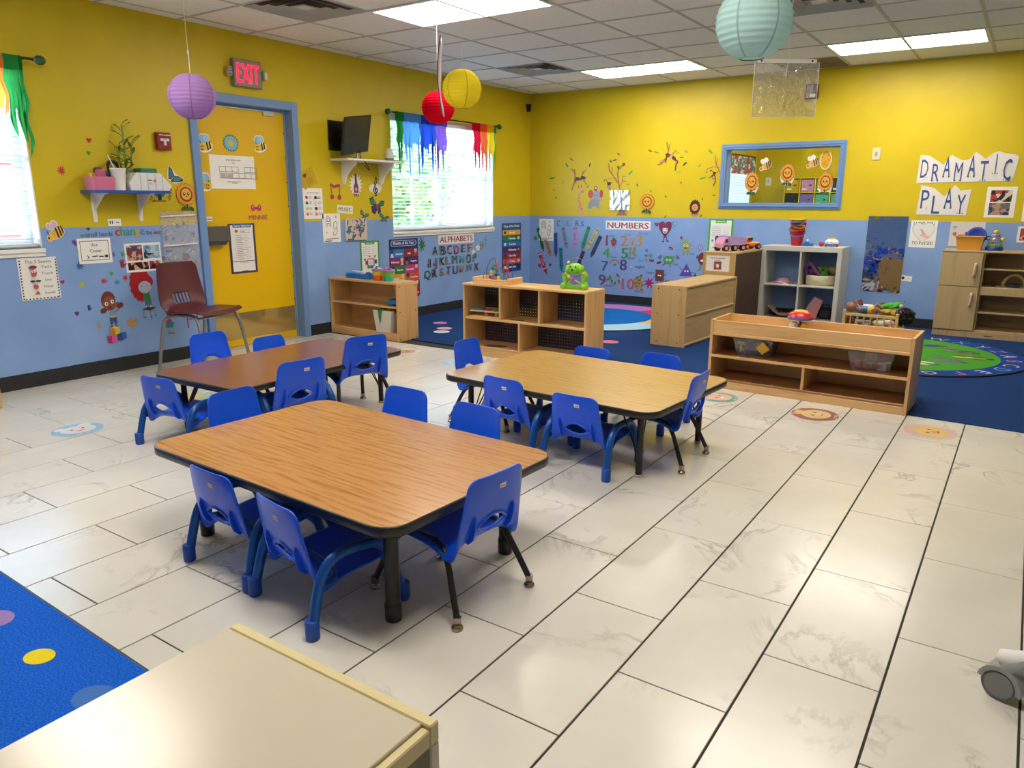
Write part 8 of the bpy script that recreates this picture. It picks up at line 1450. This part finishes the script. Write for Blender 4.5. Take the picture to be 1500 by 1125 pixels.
# ------------------------------------------------------------------ outside the windows
struct(MB().box(-30, -30, -.5, -.17, 25, -.3, mat('#6f7a68', .9)).build('ground_outside'))
def blob_tree(name, label, x, y, h_, r_, c1, c2, seed):
    t = thing(name, label, 'tree', (x, y, -.3), 0, 'trees outside the windows'); rr = random.Random(seed)
    part(MB().cyl((0, 0, 0), (0, 0, h_ * .6), .12, '#5a4a3a', 10, .07), 'trunk', t); V = []; F = []; M_ = []
    q = MB()
    for mc in (c1, c2):
        V = []; F = []
        for k in range(1300):
            a, b_ = rr.uniform(0, 2 * PI), rr.uniform(-1, 1); rad = r_ * rr.uniform(.55, 1); s_ = math.sqrt(1 - b_ * b_); p = Vector((rad * s_ * math.cos(a), rad * s_ * math.sin(a), h_ * .62 + rad * b_ * 1.1))
            d = Vector((rr.gauss(0, 1), rr.gauss(0, 1), rr.gauss(0, 1))).normalized(); e = d.orthogonal().normalized(); L = rr.uniform(.08, .16); i = len(V)
            V += [p, p + d * L * .5 + e * L * .3, p + d * L, p + d * L * .5 - e * L * .3]; F.append((i, i + 1, i + 2, i + 3))
        q.add(V, F, mc)
    part(q, 'leaves', t)['kind'] = 'stuff'
LG, DG = mat('#6f9a48', .8), mat('#3c6230', .8)
blob_tree('leafy_tree', 'leafy tree outside the rainbow valance window, nearest the door', -2.6, -.55, 2.6, .95, LG, DG, 1); blob_tree('leafy_tree', 'larger leafy tree outside, deeper behind the rainbow valance window', -4.2, 1.75, 3.3, 1.2, LG, DG, 2); blob_tree('leafy_tree', 'leafy tree outside farthest from the rainbow valance window', -6.6, 4.6, 3.4, 1.2, LG, DG, 3)
def house(label, x0, y0, x1, y1, h_, wc, rc, rows):
    t = thing('building', label, 'building', ((x0 + x1) / 2, (y0 + y1) / 2, -.3)); a, b_ = (x1 - x0) / 2, (y1 - y0) / 2
    part(MB().box(-a, -b_, 0, a, b_, h_, mat(wc, .8)), 'wall', t); part(MB().prism([(-b_ - .2, h_), (b_ + .2, h_), (0, h_ + 1.2)], -a - .2, a + .2, mat(rc, .8), Matrix(((0, 0, 1, 0), (1, 0, 0, 0), (0, 1, 0, 0), (0, 0, 0, 1)))), 'roof', t)
    n = int((y1 - y0) / 1.6)
    for k in range(n):
        for r_ in range(rows): f = part(MB().box(a, -b_ + 1.6 * k + .3, 1.0 + 2.4 * r_, a + .04, -b_ + 1.6 * k + 1.2, 2.1 + 2.4 * r_, 'white'), 'window', t); part(MB().box(a + .041, -b_ + 1.6 * k + .36, 1.06 + 2.4 * r_, a + .05, -b_ + 1.6 * k + 1.14, 2.04 + 2.4 * r_, mat('#6a7f92', .2)), 'pane', f)
house('pale blue grey building outside behind the trees', -14, -2, -10, 16, 5.6, '#66757f', '#4a5058', 2); house('red brick building outside the window at the picture edge', -12, -6.5, -8.5, 1, 2.2, '#963c38', '#6a6f74', 1)
